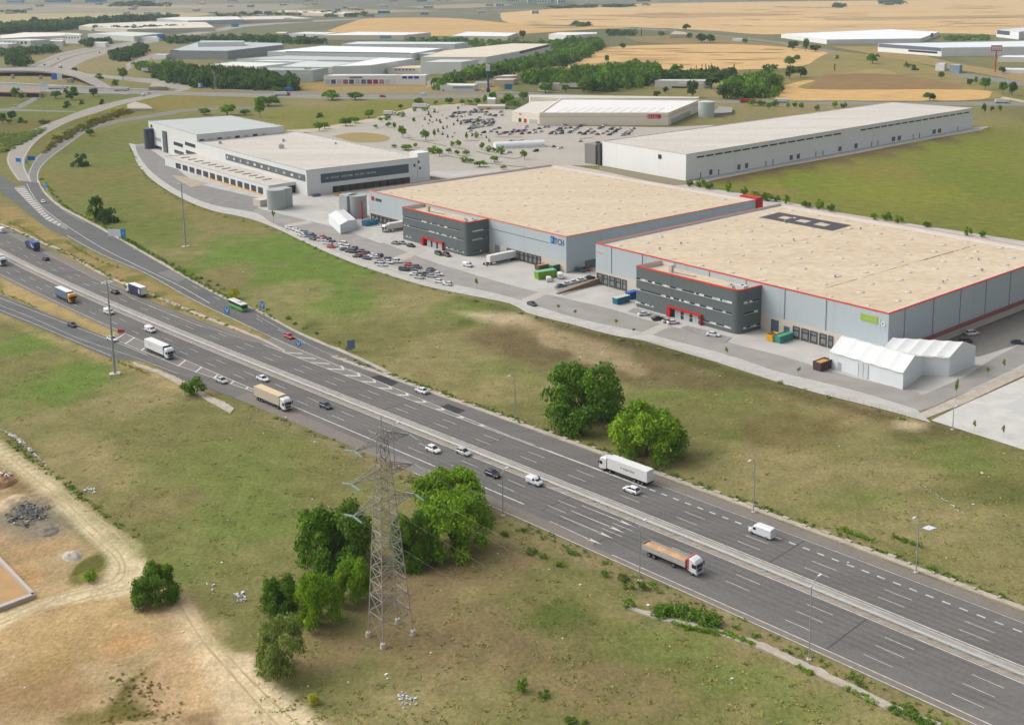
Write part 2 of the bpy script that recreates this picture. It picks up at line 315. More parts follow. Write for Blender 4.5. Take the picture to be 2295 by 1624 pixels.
o = mul(o, None, 'MULTIPLY', nz(.11, -.5, .6, 5, .7), (.84, .96, .80))
o = mul(o, None, 'MULTIPLY', nz(3.1, -.5, .6, 2), (1.28, 1.22, 1.2))
o = mul(o, None, 'MULTIPLY', nz(.23, -.9, .7, 6, .8), (1.14, 1.10, 1.04))
nt.links.new(o, bs.inputs['Base Color'])
bp = nt.nodes.new('ShaderNodeBump'); bp.inputs['Strength'].default_value = .6; bp.inputs['Distance'].default_value = .6
bn = nt.nodes.new('ShaderNodeTexNoise'); bn.inputs['Scale'].default_value = .9; bn.inputs['Detail'].default_value = 6; nt.links.new(ge.outputs['Position'], bn.inputs['Vector'])
nt.links.new(bn.outputs['Fac'], bp.inputs['Height']); nt.links.new(bp.outputs['Normal'], bs.inputs['Normal'])
me.materials.append(gm); go = D.objects.new('ground', me); COL.objects.link(go); structure(go)

# ---------------------------------------------------------------- far plain: fields as thin sheets, from far to near
FZ = 0
def field(name, px, c, z, var=.5, scale=.01, c2=None):
    global FZ
    FZ += .013
    P = trace(px + [px[0]], 4)[:-1]
    return structure(MB().flat([(p.x, p.y) for p in P], z + FZ).build(name, mat('field %d %d %d' % c, c, 1, var, scale, c2, stretch=(0.1, .35, 1.6), spec=.05, fine=.05)))
WH = (214, 182, 132)
for px, c, z, c2 in [
    ([(-200, 34), (350, 30), (480, 31), (400, 40), (200, 48), (0, 60), (-200, 66)], (186, 170, 124), .1, (160, 150, 116)),
    ([(-200, 12), (560, 9), (700, 14), (573, 26), (200, 33), (-200, 34)], (146, 140, 122), .05, (170, 156, 128)),
    ([(120, 14), (420, 15), (480, 17), (200, 18)], (190, 172, 136), .1, None),
    ([(560, 27), (700, 22), (1000, 25), (900, 34), (620, 36)], (176, 158, 122), .08, (140, 132, 108)),
    ([(900, 16), (1060, 9), (1150, 12), (1000, 20)], (170, 156, 128), .08, None),
    ([(760, 32), (1080, 22), (1260, 18), (1200, 30), (960, 38), (800, 42)], (128, 124, 104), .07, (104, 108, 88)),
    ([(733, 70), (790, 50), (830, 42), (1000, 41), (1147, 53), (1260, 60), (1420, 61), (1300, 68), (1147, 78), (960, 82), (800, 80)], (206, 172, 118), .12, (186, 152, 104)),
    ([(1120, 30), (1220, 22), (1330, 15), (1500, 8), (1900, 3), (2500, 0), (2500, 72), (2150, 76), (1900, 72), (1720, 78), (1600, 70), (1480, 64), (1300, 58), (1140, 52)], WH, .1, (190, 160, 116)),
    ([(1260, 142), (1290, 120), (1400, 104), (1640, 100), (1790, 110), (1860, 122), (1800, 148), (1700, 156), (1500, 158), (1350, 150)], (214, 178, 124), .12, (200, 166, 116)),
    ([(1147, 160), (1190, 148), (1270, 142), (1350, 150), (1280, 165), (1160, 172)], (196, 166, 116), .14, None),
    ([(1400, 84), (1560, 80), (1720, 98), (1860, 112), (1650, 104), (1450, 96)], (150, 130, 92), .09, (128, 118, 80)),
    ([(1740, 190), (1790, 160), (1850, 122), (1900, 118), (2020, 134), (2110, 158), (2190, 190), (2240, 222), (2000, 224), (1740, 226)], (150, 136, 88), .12, (128, 122, 74)),
    ([(1880, 168), (1960, 155), (2010, 168), (1950, 172)], (168, 150, 100), .15, None),
    ([(1808, 201), (1862, 169), (2010, 169), (2160, 201)], (150, 122, 84), .16, (132, 108, 76)),
    ([(1736, 226), (1745, 200), (1790, 184), (1826, 182), (1806, 201), (2170, 202), (2218, 214), (2150, 227)], (208, 172, 114), .18, (196, 160, 106)),
    ([(1860, 105), (2000, 108), (2120, 138), (2300, 168), (2400, 190), (2400, 210), (2250, 176), (2080, 146)], (162, 140, 96), .1, (150, 136, 88)),
    ([(1840, 42), (2294, 34), (2294, 40), (1900, 47)], (190, 162, 120), .2, None),
    ([(1300, 36), (1600, 30), (1800, 34), (1500, 40)], (190, 160, 118), .2, None),
    ([(1500, 52), (1850, 48), (2100, 54), (1800, 60)], (222, 190, 140), .2, None)]:
    field('wheat_field' if c[0] > 180 else 'field', px, c, z, .6, .006, c2)
rut = mat('wheel rut', (180, 158, 118), 1, .9, .5, (202, 182, 142), spec=.05)
for k_, pts in enumerate([[(20, 1022), (75, 1070), (140, 1118), (190, 1165), (235, 1206), (268, 1240), (280, 1275), (262, 1304), (187, 1326), (125, 1342), (70, 1368), (0, 1398)], [(8, 1027), (62, 1076), (128, 1124), (178, 1172), (222, 1214), (256, 1246), (268, 1272), (250, 1298), (180, 1320), (118, 1336), (60, 1360), (0, 1388)], [(40, 1020), (110, 1074), (180, 1130), (245, 1180), (300, 1240)], [(400, 1350), (450, 1430), (510, 1500), (590, 1590), (640, 1640)], [(330, 1310), (200, 1338), (80, 1376), (0, 1416)], [(420, 1340), (470, 1420), (530, 1490), (620, 1580), (690, 1640)]]):
    L = trace(pts); mb = MB(); A = []; B = []; r_ = random.Random(k_)
    for i, p in enumerate(L):
        d = (L[min(i + 1, len(L) - 1)] - L[max(i - 1, 0)]).normalized(); n = Vector((-d.y, d.x, 0)) * r_.uniform(.1, .3); A.append(p + n); B.append(p - n)
    mb.ribbon(A, B, .012 + .002 * k_); structure(mb.build('wheel_rut', rut))
fm = mat('furrow', (124, 108, 84), 1)
for pts in [[(1970, 66), (2080, 62), (2130, 55), (2160, 45)], [(2010, 66), (2110, 60), (2150, 52), (2185, 43)], [(2075, 40), (2130, 48), (2195, 58)], [(1147, 55), (1300, 58), (1430, 62)], [(1900, 36), (2000, 30), (2294, 27)], [(1760, 22), (1850, 16), (1990, 13)], [(1750, 60), (1880, 57), (1990, 55)], [(860, 62), (1000, 65), (1180, 68)], [(840, 50), (900, 46), (950, 46)], [(1430, 45), (1480, 48), (1510, 50)], [(1060, 25), (1250, 21), (1300, 14)]]:
    L = trace(pts); M = []; w = 2.2 if pts[0][1] > 30 else 5
    MBx = MB(); MBx.ribbon([p + Vector((0, w, 0)) for p in L], [p - Vector((0, w, 0)) for p in L], .3); structure(MBx.build('field_track', fm))

rs = random.Random(19)
for i in range(70):                                            # darker drill lines and fallow streaks in the wheat
    x, y = rs.uniform(1150, 2294), rs.choice([rs.uniform(10, 66), rs.uniform(10, 66), rs.uniform(108, 150)])
    if y > 100: x = 1330 + (x - 1150) * .36
    w_ = rs.uniform(15, 90); L = trace([(x - w_, y + rs.uniform(-.6, .6)), (x - w_ * .3, y + rs.uniform(-1, 1)), (x + w_ * .4, y + rs.uniform(-.6, .6)), (x + w_, y)], 3); n = len(L); t = rs.uniform(.25, .8) * (at(x, y - .5) - at(x, y + .5)).length
    mb = MB(); mb.ribbon([p + Vector((0, t * math.sin(PI * k / (n - 1)), 0)) for k, p in enumerate(L)], [p - Vector((0, t * math.sin(PI * k / (n - 1)), 0)) for k, p in enumerate(L)], .62 + i * .004); structure(mb.build('field_streak', mat('streak %d' % (i % 3), [(178, 146, 104), (158, 134, 98), (196, 162, 114)][i % 3], 1, spec=.05)))
# ================================================================ roads
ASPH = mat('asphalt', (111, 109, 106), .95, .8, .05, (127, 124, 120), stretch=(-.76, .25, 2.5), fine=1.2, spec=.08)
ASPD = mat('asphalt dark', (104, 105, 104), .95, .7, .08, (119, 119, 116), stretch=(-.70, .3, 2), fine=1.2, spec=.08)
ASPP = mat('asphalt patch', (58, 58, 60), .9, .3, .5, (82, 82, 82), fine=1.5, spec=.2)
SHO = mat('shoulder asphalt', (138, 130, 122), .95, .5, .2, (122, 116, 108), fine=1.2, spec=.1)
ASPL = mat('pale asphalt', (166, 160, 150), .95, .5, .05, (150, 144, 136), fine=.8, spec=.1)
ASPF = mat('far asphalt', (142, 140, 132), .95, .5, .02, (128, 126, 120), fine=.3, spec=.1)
PAINT = mat('road paint', (226, 222, 212), .7, .6, .5, (150, 146, 140), fine=1.5)
CONC = mat('concrete', (196, 186, 172), .95, .7, .25, (160, 150, 134), fine=1.4, spec=.1)
CONP = mat('pale concrete', (192, 189, 183), .95, .4, .08, (180, 176, 169), fine=.3, spec=.1)
GALV = mat('galvanised steel', (168, 172, 172), .5, metal=.4)
DARK = mat('dark gap', (62, 60, 56), .9)
def strip(mb, ta, tb, a0, a1, z, step=3.0, mi=0):
    n = max(2, int(abs(a1 - a0) / step) + 1); A = [a0 + (a1 - a0) * i / (n - 1) for i in range(n)]
    fa = ta if callable(ta) else (lambda a: ta); fb = tb if callable(tb) else (lambda a: tb)
    mb.ribbon([ro(a, fa(a)) for a in A], [ro(a, fb(a)) for a in A], z, mi)
NW = [(-430, 22), (-328, 21.5), (-281, 21.5), (-221, 19.8), (-177, 18.1), (-137, 15.4), (-98, 15.3), (-66, 18.3), (-50, 21), (-40, 27), (-19, 26), (16, 23.4), (54, 22.9), (105, 22.5), (330, 22)]
SO = [(-430, -12.4), (-222, -12.0), (-144, -11.4), (-100, -11.8), (-93, -14), (-80, -17), (-45, -18.6), (-8, -17.6), (51, -16.7), (100, -16.4), (330, -16.9)]
mb = MB(); strip(mb, 4.6, lambda a: interp(NW, a), -400, 330, .06); strip(mb, lambda a: interp(SO, a), .3, -400, 330, .06)
structure(mb.build('motorway', ASPH))
mb = MB(); strip(mb, .3, 4.6, -400, 330, .066); structure(mb.build('median_strip', mat('median ground', (176, 166, 154), 1, .8, .5, (138, 128, 116), stretch=(-.76, .12, 2.5), fine=1.2, spec=.1)))
mb = MB(); strip(mb, -14.7, lambda a: interp(SO, a) - .05, 118, 330, .066); strip(mb, -12.6, lambda a: interp(SO, a) - .05, -20, 118, .066); strip(mb, 19.2, lambda a: interp(NW, a) - .05, 95, 330, .066)
strip(mb, lambda a: interp(NW, a) - 3.6, lambda a: interp(NW, a) - .05, -400, -62, .066); strip(mb, lambda a: -10.6, lambda a: interp(SO, a) + .05, -400, -105, .066)
structure(mb.build('road_shoulder', SHO))
# side road on the far side and its two loop ramps
E_ = [(87, 406), (100, 431), (135, 464), (212, 506), (275, 541), (375, 599), (500, 668), (573, 697), (673, 751), (760, 787), (833, 818), (900, 852)]
W_ = [(44, 400), (64, 440), (100, 488), (150, 531), (225, 571), (325, 614), (390, 649), (437, 676), (500, 704), (573, 741), (648, 778), (733, 815), (800, 850), (860, 880)]
A, B = two(E_, W_, 90); mb = MB(); mb.ribbon(A, B, .05); structure(mb.build('side_road', ASPD))
A, B = two([(-60, 385), (0, 429), (50, 468), (100, 507), (150, 533)], [(-40, 368), (20, 405), (66, 440), (110, 482), (156, 520)], 30); mb = MB(); mb.ribbon(A, B, .045); structure(mb.build('slip_road', ASPD))
RA_o = [(430, 193), (381, 206), (297, 220), (200, 243), (133, 268), (83, 288), (50, 307), (30, 325), (18, 345), (15, 362), (24, 382), (40, 405)]
RA_i = [(428, 199), (381, 211), (283, 232), (217, 253), (163, 270), (117, 292), (90, 310), (72, 328), (60, 347), (55, 360), (57, 378), (72, 408)]
A, B = two(RA_o, RA_i, 80); mb = MB(); mb.ribbon(A, B, .055); structure(mb.build('loop_ramp', ASPL))
RB_o = [(640, 235), (547, 240), (480, 241), (415, 245), (381, 250), (333, 258), (250, 272), (200, 285), (167, 297), (125, 323), (88, 347), (75, 362), (62, 390), (64, 408)]
RB_i = [(640, 239), (547, 244), (480, 246), (415, 250), (381, 257), (333, 265), (275, 273), (208, 290), (183, 303), (150, 327), (123, 347), (100, 367), (88, 388), (88, 410)]
A, B = two(RB_o, RB_i, 80); mb = MB(); mb.ribbon(A, B, .052); structure(mb.build('loop_ramp', mat('ramp asphalt', (128, 126, 122), .95, .5, .05, (142, 140, 134), fine=.8, spec=.1)))
# southern slip road
A, B = two([(-90, 622), (0, 660), (75, 690), (200, 740), (262, 764), (330, 792), (430, 838), (573, 894)], [(-90, 662), (0, 700), (75, 730), (155, 763), (250, 803), (325, 811), (410, 850), (573, 911)], 60)
mb = MB(); mb.ribbon(A, B, .05); structure(mb.build('slip_road', ASPD))
# road through the warehouse park, pavements, yards
def slab(name, px, m_, z, smooth=False):
    P = trace(px + [px[0]], 5)[:-1] if smooth else [at(*p) for p in px]
    return structure(MB().flat([(p.x, p.y) for p in P], z).build(name, m_))
PARK = mat('park road', (160, 156, 150), .95, .35, .02, (150, 146, 140), fine=.12, spec=.1)
YARD = mat('concrete yard', (193, 190, 184), .95, .4, .02, (182, 178, 171), fine=.1, spec=.1, stretch=(-.73, .5, 1.5))
slab('yard', [(318, 336), (366, 366), (420, 412), (640, 500), (760, 545), (880, 600), (1010, 640), (1200, 694), (1380, 745), (1600, 810), (1760, 862), (2080, 915), (2230, 850), (2420, 770), (2420, 560), (1900, 480), (1700, 440), (1240, 365), (940, 345), (700, 300), (440, 290)], YARD, .03)
# outer pavement follows the property line; carriageway beside it
PV_o = [(290, 322), (300, 345), (312, 372), (345, 405), (400, 440), (470, 470), (560, 490), (620, 512), (700, 550), (800, 592), (930, 634), (1020, 655), (1144, 680), (1180, 700), (1280, 726), (1380, 752), (1480, 770), (1600, 808), (1700, 840), (1800, 872), (1960, 912), (2084, 946), (2294, 1012)]
PV_i = [(302, 324), (308, 346), (325, 372), (352, 398), (405, 432), (475, 460), (570, 478), (612, 503), (720, 545), (820, 585), (960, 626), (1045, 645), (1144, 668), (1240, 700), (1330, 724), (1420, 742), (1520, 768), (1640, 800), (1740, 834), (1840, 858), (1940, 884), (2056, 920), (2100, 935)]
RD_i = [(330, 322), (345, 345), (372, 368), (408, 400), (450, 425), (520, 446), (590, 470), (680, 492), (758, 512), (860, 545), (960, 584), (1050, 612), (1140, 638), (1262, 668), (1360, 690), (1460, 720), (1560, 745), (1650, 772), (1760, 800), (1830, 822), (1930, 850), (2060, 880), (2130, 850)]
A, B = two(PV_o[:22], PV_i[:22], 100); mb = MB(); mb.ribbon(A, B, .14); mb.ribbon([Vector((p.x, p.y, .14)) for p in B], [Vector((p.x, p.y, .14)) for p in B], .14)
structure(mb.build('pavement', CONP))
mb = MB(); mb.ribbon(A, [p + (p - q).normalized() * .5 for p, q in zip(A, B)], .16); mb.ribbon(B, [p + (p - q).normalized() * .35 for p, q in zip(B, A)], .15); structure(mb.build('kerb', mat('kerb stone', (224, 218, 206), .9, .5, .5, (190, 182, 168))))
A, B = two(PV_i[:22], RD_i[:22], 100); mb = MB(); mb.ribbon(A, B, .06); structure(mb.build('park_road', PARK))
slab('park_road', [(2050, 924), (2000, 900), (2080, 880), (2160, 845), (2230, 800), (2300, 765), (2420, 705), (2420, 745), (2294, 815), (2200, 860), (2090, 912)], PARK, .07)
slab('park_road', [(2080, 752), (2140, 736), (2294, 688), (2420, 650), (2420, 720), (2294, 768), (2190, 800)], mat('yard asphalt', (130, 126, 120), .95, .5, .1, (142, 138, 130), fine=.8, spec=.1), .065)
slab('pavement', [(2062, 926), (2294, 822), (2420, 765), (2420, 790), (2294, 842), (2160, 905), (2075, 938)], CONC, .15)
slab('forecourt', [(2086, 942), (2160, 906), (2294, 846), (2500, 760), (2500, 1080), (2294, 1008)], mat('pale forecourt', (206, 203, 197), .95, .5, .02, (196, 193, 187), fine=.2, spec=.1), .1)
slab('forecourt', [(2248, 912), (2294, 886), (2420, 830), (2420, 980), (2294, 932)], mat('forecourt bay', (196, 198, 196), .95, .4, .03, (186, 188, 186), spec=.1), .115)
for px in [[(1166, 672), (1234, 644), (1254, 646), (1182, 680)], [(1430, 748), (1490, 722), (1512, 726), (1452, 756)], [(884, 576), (942, 556), (958, 560), (905, 584)], [(640, 510), (700, 500), (690, 494), (636, 505)]]:
    slab('crossing', px, mat('crossing concrete', (192, 186, 176), .95, .5, .2, (178, 170, 160), fine=.8, spec=.1), .075)
slab('truck_yard', [(760, 512), (830, 480), (905, 525), (905, 545), (850, 545)], CONP, .08)
slab('forecourt', [(672, 455), (720, 440), (850, 425), (850, 452), (790, 462), (740, 466), (690, 464)], CONP, .09, True)
slab('park_road', [(300, 330), (324, 326), (370, 358), (392, 376), (440, 412), (560, 440), (600, 448), (560, 478), (470, 462), (380, 418), (330, 376)], mat('west yard asphalt', (140, 138, 135), .95, .4, .04, (150, 147, 143), fine=.2, spec=.1), .085)
slab('flower_bed', [(384, 392), (420, 398), (468, 412), (428, 420), (404, 408)], mat('bare soil', (186, 172, 150), 1, .6, .3, (150, 136, 108)), .12)
# parking bays along the park road
slab('car_park', [(640, 512), (690, 528), (800, 566), (880, 596), (960, 616), (1015, 636), (985, 642), (900, 616), (780, 575), (700, 545)], mat('bay surface', (184, 180, 172), .95, .5, .1, (168, 164, 156), fine=.8, spec=.1), .145)
slab('car_park', [(1405, 698), (1424, 690), (1518, 718), (1500, 724)], mat('grey bays', (150, 148, 146), .95, .5, .2, (162, 160, 156), fine=.8, spec=.1), .145)
slab('car_park', [(1525, 735), (1540, 730), (1640, 757), (1625, 768)], mat('grey bays', (0, 0, 0)), .145)
slab('car_park', [(1240, 645), (1330, 620), (1334, 640), (1262, 662)], mat('grey bays', (0, 0, 0)), .145)
slab('pavement', [(1545, 406), (1700, 372), (1890, 340), (2080, 304), (2180, 286), (2215, 284), (2200, 292), (2090, 311), (1900, 348), (1710, 382), (1560, 412)], CONP, .1)
slab('pavement', [(1345, 372), (1537, 408), (1545, 414), (1500, 416), (1340, 382)], mat('verge soil', (140, 134, 112), 1, .5, .3, (120, 116, 90)), .09)
# supermarket car park
CP = mat('car park asphalt', (184, 177, 166), .95, .5, .03, (170, 163, 152), fine=.5, spec=.1)
slab('car_park', [(680, 300), (800, 282), (870, 255), (930, 243), (1040, 235), (1180, 250), (1205, 282), (1500, 286), (1600, 280), (1560, 300), (1340, 330), (1340, 372), (1230, 370), (1100, 380), (960, 385), (930, 340), (830, 330)], CP, .05)
slab('roundabout', [(745, 306), (790, 298), (840, 300), (868, 306), (872, 313), (850, 319), (800, 320), (775, 314)], mat('dry island', (158, 140, 88), 1, .5, .05, (140, 128, 78)), .1, True)
HEDGE_GROUND = mat('kerb bed', (104, 104, 58), 1, .6, .4, (84, 88, 44))
for pts in [[(840, 290), (870, 282), (935, 262), (980, 250), (1008, 247)], [(912, 302), (920, 306), (916, 312), (950, 318), (1000, 328)], [(988, 345), (1030, 356), (1090, 366)], [(1038, 317), (1074, 316)], [(1066, 340), (1110, 350), (1150, 356), (1170, 352)], [(1090, 366), (1140, 372), (1180, 376)], [(1110, 308), (1170, 308)], [(1010, 330), (1050, 337)], [(980, 301), (998, 301)], [(1300, 312), (1330, 308)]]:
    L = trace(pts); mb = MB(); mb.ribbon([p + Vector((0, .9, 0)) for p in L], [p - Vector((0, .9, 0)) for p in L], .16); structure(mb.build('planting_bed', HEDGE_GROUND))
slab('road', [(640, 292), (700, 289), (800, 272), (850, 262), (930, 240), (1040, 232), (1040, 236), (940, 246), (872, 262), (800, 284), (720, 296), (650, 298)], mat('service road', (196, 184, 164), .95, .5, .05, (178, 166, 146), fine=.5, spec=.1), .07)
for up_, lo_ in ((RA_o, 1.0), (RA_i, -1.0), (RB_o, 1.0), (RB_i, -1.0)):
    L = trace(up_); mb = MB(); A = []; B = []
    for i, p in enumerate(L):
        d = (L[min(i + 1, len(L) - 1)] - L[max(i - 1, 0)]).normalized(); n = Vector((-d.y, d.x, 0)) * lo_; A.append(p + n * .7); B.append(p + n * 1.0)
    mb.ribbon(A, B, .095); structure(mb.build('road_markings', PAINT))
# roads behind: transverse highway, far motorway, interchange
def road(name, up, lo, m_, z, n=60):
    A, B = two(up, lo, n); return structure(MB().ribbon(A, B, z).build(name, m_))
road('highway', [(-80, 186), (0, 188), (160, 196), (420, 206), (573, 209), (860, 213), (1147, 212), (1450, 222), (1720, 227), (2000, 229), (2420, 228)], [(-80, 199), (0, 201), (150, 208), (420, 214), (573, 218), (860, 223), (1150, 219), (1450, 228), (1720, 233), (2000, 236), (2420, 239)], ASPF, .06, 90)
mb = MB()
for y0, y1, y2 in ((192.5, 200, 209.3), (196, 203.5, 213.5)):
    L = trace([(-80, y0 - 1), (0, y0), (160, y1), (420, y2), (573, y2 + 4), (860, y2 + 7)]); mb.ribbon([p + Vector((0, .9, 0)) for p in L], [p - Vector((0, .9, 0)) for p in L], .12)
structure(mb.build('crash_barrier_kerb', CONP))
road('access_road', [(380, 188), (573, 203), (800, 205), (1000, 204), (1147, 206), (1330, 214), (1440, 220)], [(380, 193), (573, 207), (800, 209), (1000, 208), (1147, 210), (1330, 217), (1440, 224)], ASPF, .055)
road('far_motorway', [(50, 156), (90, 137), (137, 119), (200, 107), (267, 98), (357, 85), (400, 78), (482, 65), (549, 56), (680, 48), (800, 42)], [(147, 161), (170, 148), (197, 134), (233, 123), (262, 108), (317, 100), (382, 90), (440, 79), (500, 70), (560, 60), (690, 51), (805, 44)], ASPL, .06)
L = trace([(101, 157), (130, 141), (165, 127), (205, 117), (245, 107)]); mb = MB(); mb.ribbon([p + Vector((-2.5, 0, 0)) for p in L], [p + Vector((2.5, 0, 0)) for p in L], .1); structure(mb.build('median_strip', mat('far median', (132, 122, 92), 1)))
L = trace([(75, 150), (110, 134), (150, 122), (205, 110), (270, 101)]); mb = MB(); mb.ribbon([p + Vector((-1.5, 0, 0)) for p in L], [p + Vector((1.5, 0, 0)) for p in L], .1); structure(mb.build('median_strip', MC['far median']))
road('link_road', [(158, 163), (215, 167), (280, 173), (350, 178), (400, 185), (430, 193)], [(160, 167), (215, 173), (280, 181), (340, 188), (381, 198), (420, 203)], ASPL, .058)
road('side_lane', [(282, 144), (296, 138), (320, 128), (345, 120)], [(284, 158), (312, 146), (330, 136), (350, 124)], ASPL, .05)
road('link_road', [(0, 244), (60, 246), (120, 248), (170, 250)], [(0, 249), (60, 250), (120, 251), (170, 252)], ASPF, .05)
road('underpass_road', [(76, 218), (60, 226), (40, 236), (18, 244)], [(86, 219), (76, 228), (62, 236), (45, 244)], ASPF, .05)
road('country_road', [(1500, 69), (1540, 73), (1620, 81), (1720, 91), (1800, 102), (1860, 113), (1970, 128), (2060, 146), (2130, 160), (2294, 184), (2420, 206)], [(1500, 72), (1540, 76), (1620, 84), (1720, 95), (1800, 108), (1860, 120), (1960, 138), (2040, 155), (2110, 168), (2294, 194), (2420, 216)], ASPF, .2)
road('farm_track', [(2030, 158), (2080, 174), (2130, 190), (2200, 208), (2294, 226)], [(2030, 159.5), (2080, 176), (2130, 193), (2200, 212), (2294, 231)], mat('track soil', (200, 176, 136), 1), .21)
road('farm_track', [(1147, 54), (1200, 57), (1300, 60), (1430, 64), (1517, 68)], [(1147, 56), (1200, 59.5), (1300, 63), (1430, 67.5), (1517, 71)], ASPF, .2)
# patches of fresh asphalt
for px in [[(828, 846), (852, 840), (893, 857), (872, 868), (858, 864)], [(986, 912), (1004, 905), (1044, 920), (1026, 927), (1012, 924)]]: slab('asphalt_patch', px, ASPP, .075)
slab('asphalt_patch', [(352, 612), (380, 605), (425, 622), (398, 632)], mat('asphalt light patch', (124, 122, 118), .9, .4, .3, (112, 110, 106), fine=1.2), .07)
# worn wheel tracks of the lanes, oil darkened strips, transverse joints
wear = mat('asphalt wheel track', (100, 98, 96), .95, .9, .05, (116, 113, 110), stretch=(-.76, .2, 2.5), fine=1.2, spec=.25); mb = MB()
for c_ in (6.65, 10.1, 13.7, -1.85, -5.3, -9.0):
    for d_ in (-.85, .85): strip(mb, c_ + d_ - .36, c_ + d_ + .36, -400, 330, .071)
structure(mb.build('wheel_track', wear)); mb = MB()
for a_, t0_, t1_ in ((-140, 5, 15), (-60, -9.8, -.3), (20, 5, 15), (98, -10, -.4), (118, -14, -.4), (60, 5, 15.2), (176, -14, -.4), (150, 5.1, 18.5)): strip(mb, t0_, t1_, a_, a_ + .3, .073, .3)
structure(mb.build('road_joint', mat('joint tar', (78, 76, 74), .8)))
# ---------------------------------------------------------------- painted markings
mb = MB()
def line(t, a0, a1, w=.2, z=.085): strip(mb, (lambda a: (t(a) if callable(t) else t) - w / 2), (lambda a: (t(a) if callable(t) else t) + w / 2), a0, a1, z)
def dashes(t, a0, a1, ph, per=16.9, ln=5.8, w=.15):
    a = ph + per * math.ceil((a0 - ph) / per)
    while a < a1: line(t, a, a + ln, w); a += per
line(0, -400, 330, .25); line(4.9, -400, 330, .28)
dashes(8.4, -400, 330, 156.7); dashes(11.8, -400, 330, 156.3); dashes(-3.55, -400, 330, 165); dashes(-7.1, -400, 330, 165); dashes(-11.15, 150, 330, 165)
line(15.65, 72, 108, .5); dashes(15.55, 108, 330, 109, 3.55, 1.7, .42)
line(lambda a: 18.8, 107, 330, .16); line(-10.35, 0, 93, .36); line(-14.65, 124, 330, .22)
line(lambda a: interp(SO, a) + .3, 60, 330, .2)
line(lambda a: interp(NW, a) - 3.7, -400, -62, .12)
line(-10.2, -400, -106, .2)
# chevron area of the far carriageway: between two lines, wedge from a=-36 to a=62
G0 = lambda a: 15.4; 
G1 = lambda a: interp([(-60, 22.3), (-40, 20.8), (-20, 20.0), (0, 19.0), (20, 18.0), (40, 16.8), (62, 15.9)], a)
line(G0, -58, 74, .22); line(G1, -16, 70, .22)
for a in [-46, -38.5, -31]: mb.flat([tuple(ro(a, 15.4)[:2]), tuple(ro(a + 1.2, 15.4)[:2]), tuple(ro(a + 6.8, 18.6)[:2]), tuple(ro(a + 6.0, 18.9)[:2])], .086)
for a in [-22, -13, -4.5, 4, 12.5, 21, 30, 39, 48]:
    t0, t1 = 15.4, G1(a); tm = t0 + (t1 - t0) * .62; L = (t1 - t0) * 1.25
    for ta, tb in ((t0, tm), (t1, tm)):
        d = L * abs(tb - ta) / (t1 - t0)
        mb.flat([tuple(ro(a + (0 if ta == t0 else L * .2), ta)[:2]), tuple(ro(a + 1.5 + (0 if ta == t0 else L * .2), ta)[:2]), tuple(ro(a + L * .75 + 1.5, tb)[:2]), tuple(ro(a + L * .75 + .2, tb)[:2])], .086)
# chevron wedge of the southern merge
S1 = lambda a: interp([(-105, -16.0), (-60, -14.8), (-30, -12.3), (-12, -10.9)], a)
line(lambda a: -10.3, -106, 0, .22); line(S1, -100, -14, .22)
for a in [-104, -97, -86, -72, -62, -52, -42, -33, -25]:
    t0, t1 = -10.3, S1(a); w = t0 - t1
    mb.flat([tuple(ro(a, t0)[:2]), tuple(ro(a + .8, t0)[:2]), tuple(ro(a + w * .8 + .8, t1)[:2]), tuple(ro(a + w * .8, t1)[:2])], .086)
# arrows on the near carriageway
for (x0, y0), (x1, y1), (x2, y2) in [((1304, 1133), (1387, 1166), (1422, 1181)), ((1279.5, 1144.5), (1366, 1180), (1399, 1194.5)), ((1256, 1156), (1342, 1193), (1374, 1207)), ((1232, 1168), (1317, 1207), (1349, 1220))]:
    p, q, r = at(x0, y0), at(x1, y1), at(x2, y2); d = (q - p).normalized(); n = Vector((-d.y, d.x, 0))
    mb.flat([tuple((p + n * .09)[:2]), tuple((p - n * .09)[:2]), tuple((q - n * .12)[:2]), tuple((q + n * .12)[:2])], .087)
    mb.flat([tuple((q - n * .5)[:2]), tuple(r[:2]), tuple((q + n * .5)[:2]), tuple((q + d * .9)[:2])], .088)
for pts, w in [([(60, 412), (70, 432), (92, 462), (140, 500), (225, 554), (300, 592), (400, 640), (470, 680)], .3), ([(98, 412), (110, 436), (140, 470), (190, 500)], .15), ([(573, 706), (673, 762), (720, 786), (777, 808)], .15), ([(573, 739), (648, 774), (733, 809), (800, 838)], .2), ([(150, 528), (225, 569), (325, 612), (437, 674), (573, 739)], .3), ([(0, 684), (75, 714), (180, 760), (300, 800), (400, 838)], .16), ([(0, 668), (75, 697), (200, 745), (262, 768), (330, 796)], .2), ([(0, 695), (75, 725), (155, 759), (250, 798)], .2), ([(612, 503), (720, 545), (820, 585), (960, 626), (1045, 645)], .2)]:
    L = trace(pts); A = []; B = []
    for i, p in enumerate(L):
        d = (L[min(i + 1, len(L) - 1)] - L[max(i - 1, 0)]).normalized(); n = Vector((-d.y, d.x, 0)) * w / 2; A.append(p + n); B.append(p - n)
    mb.ribbon(A, B, .09 if pts[0][0] != 612 else .17)
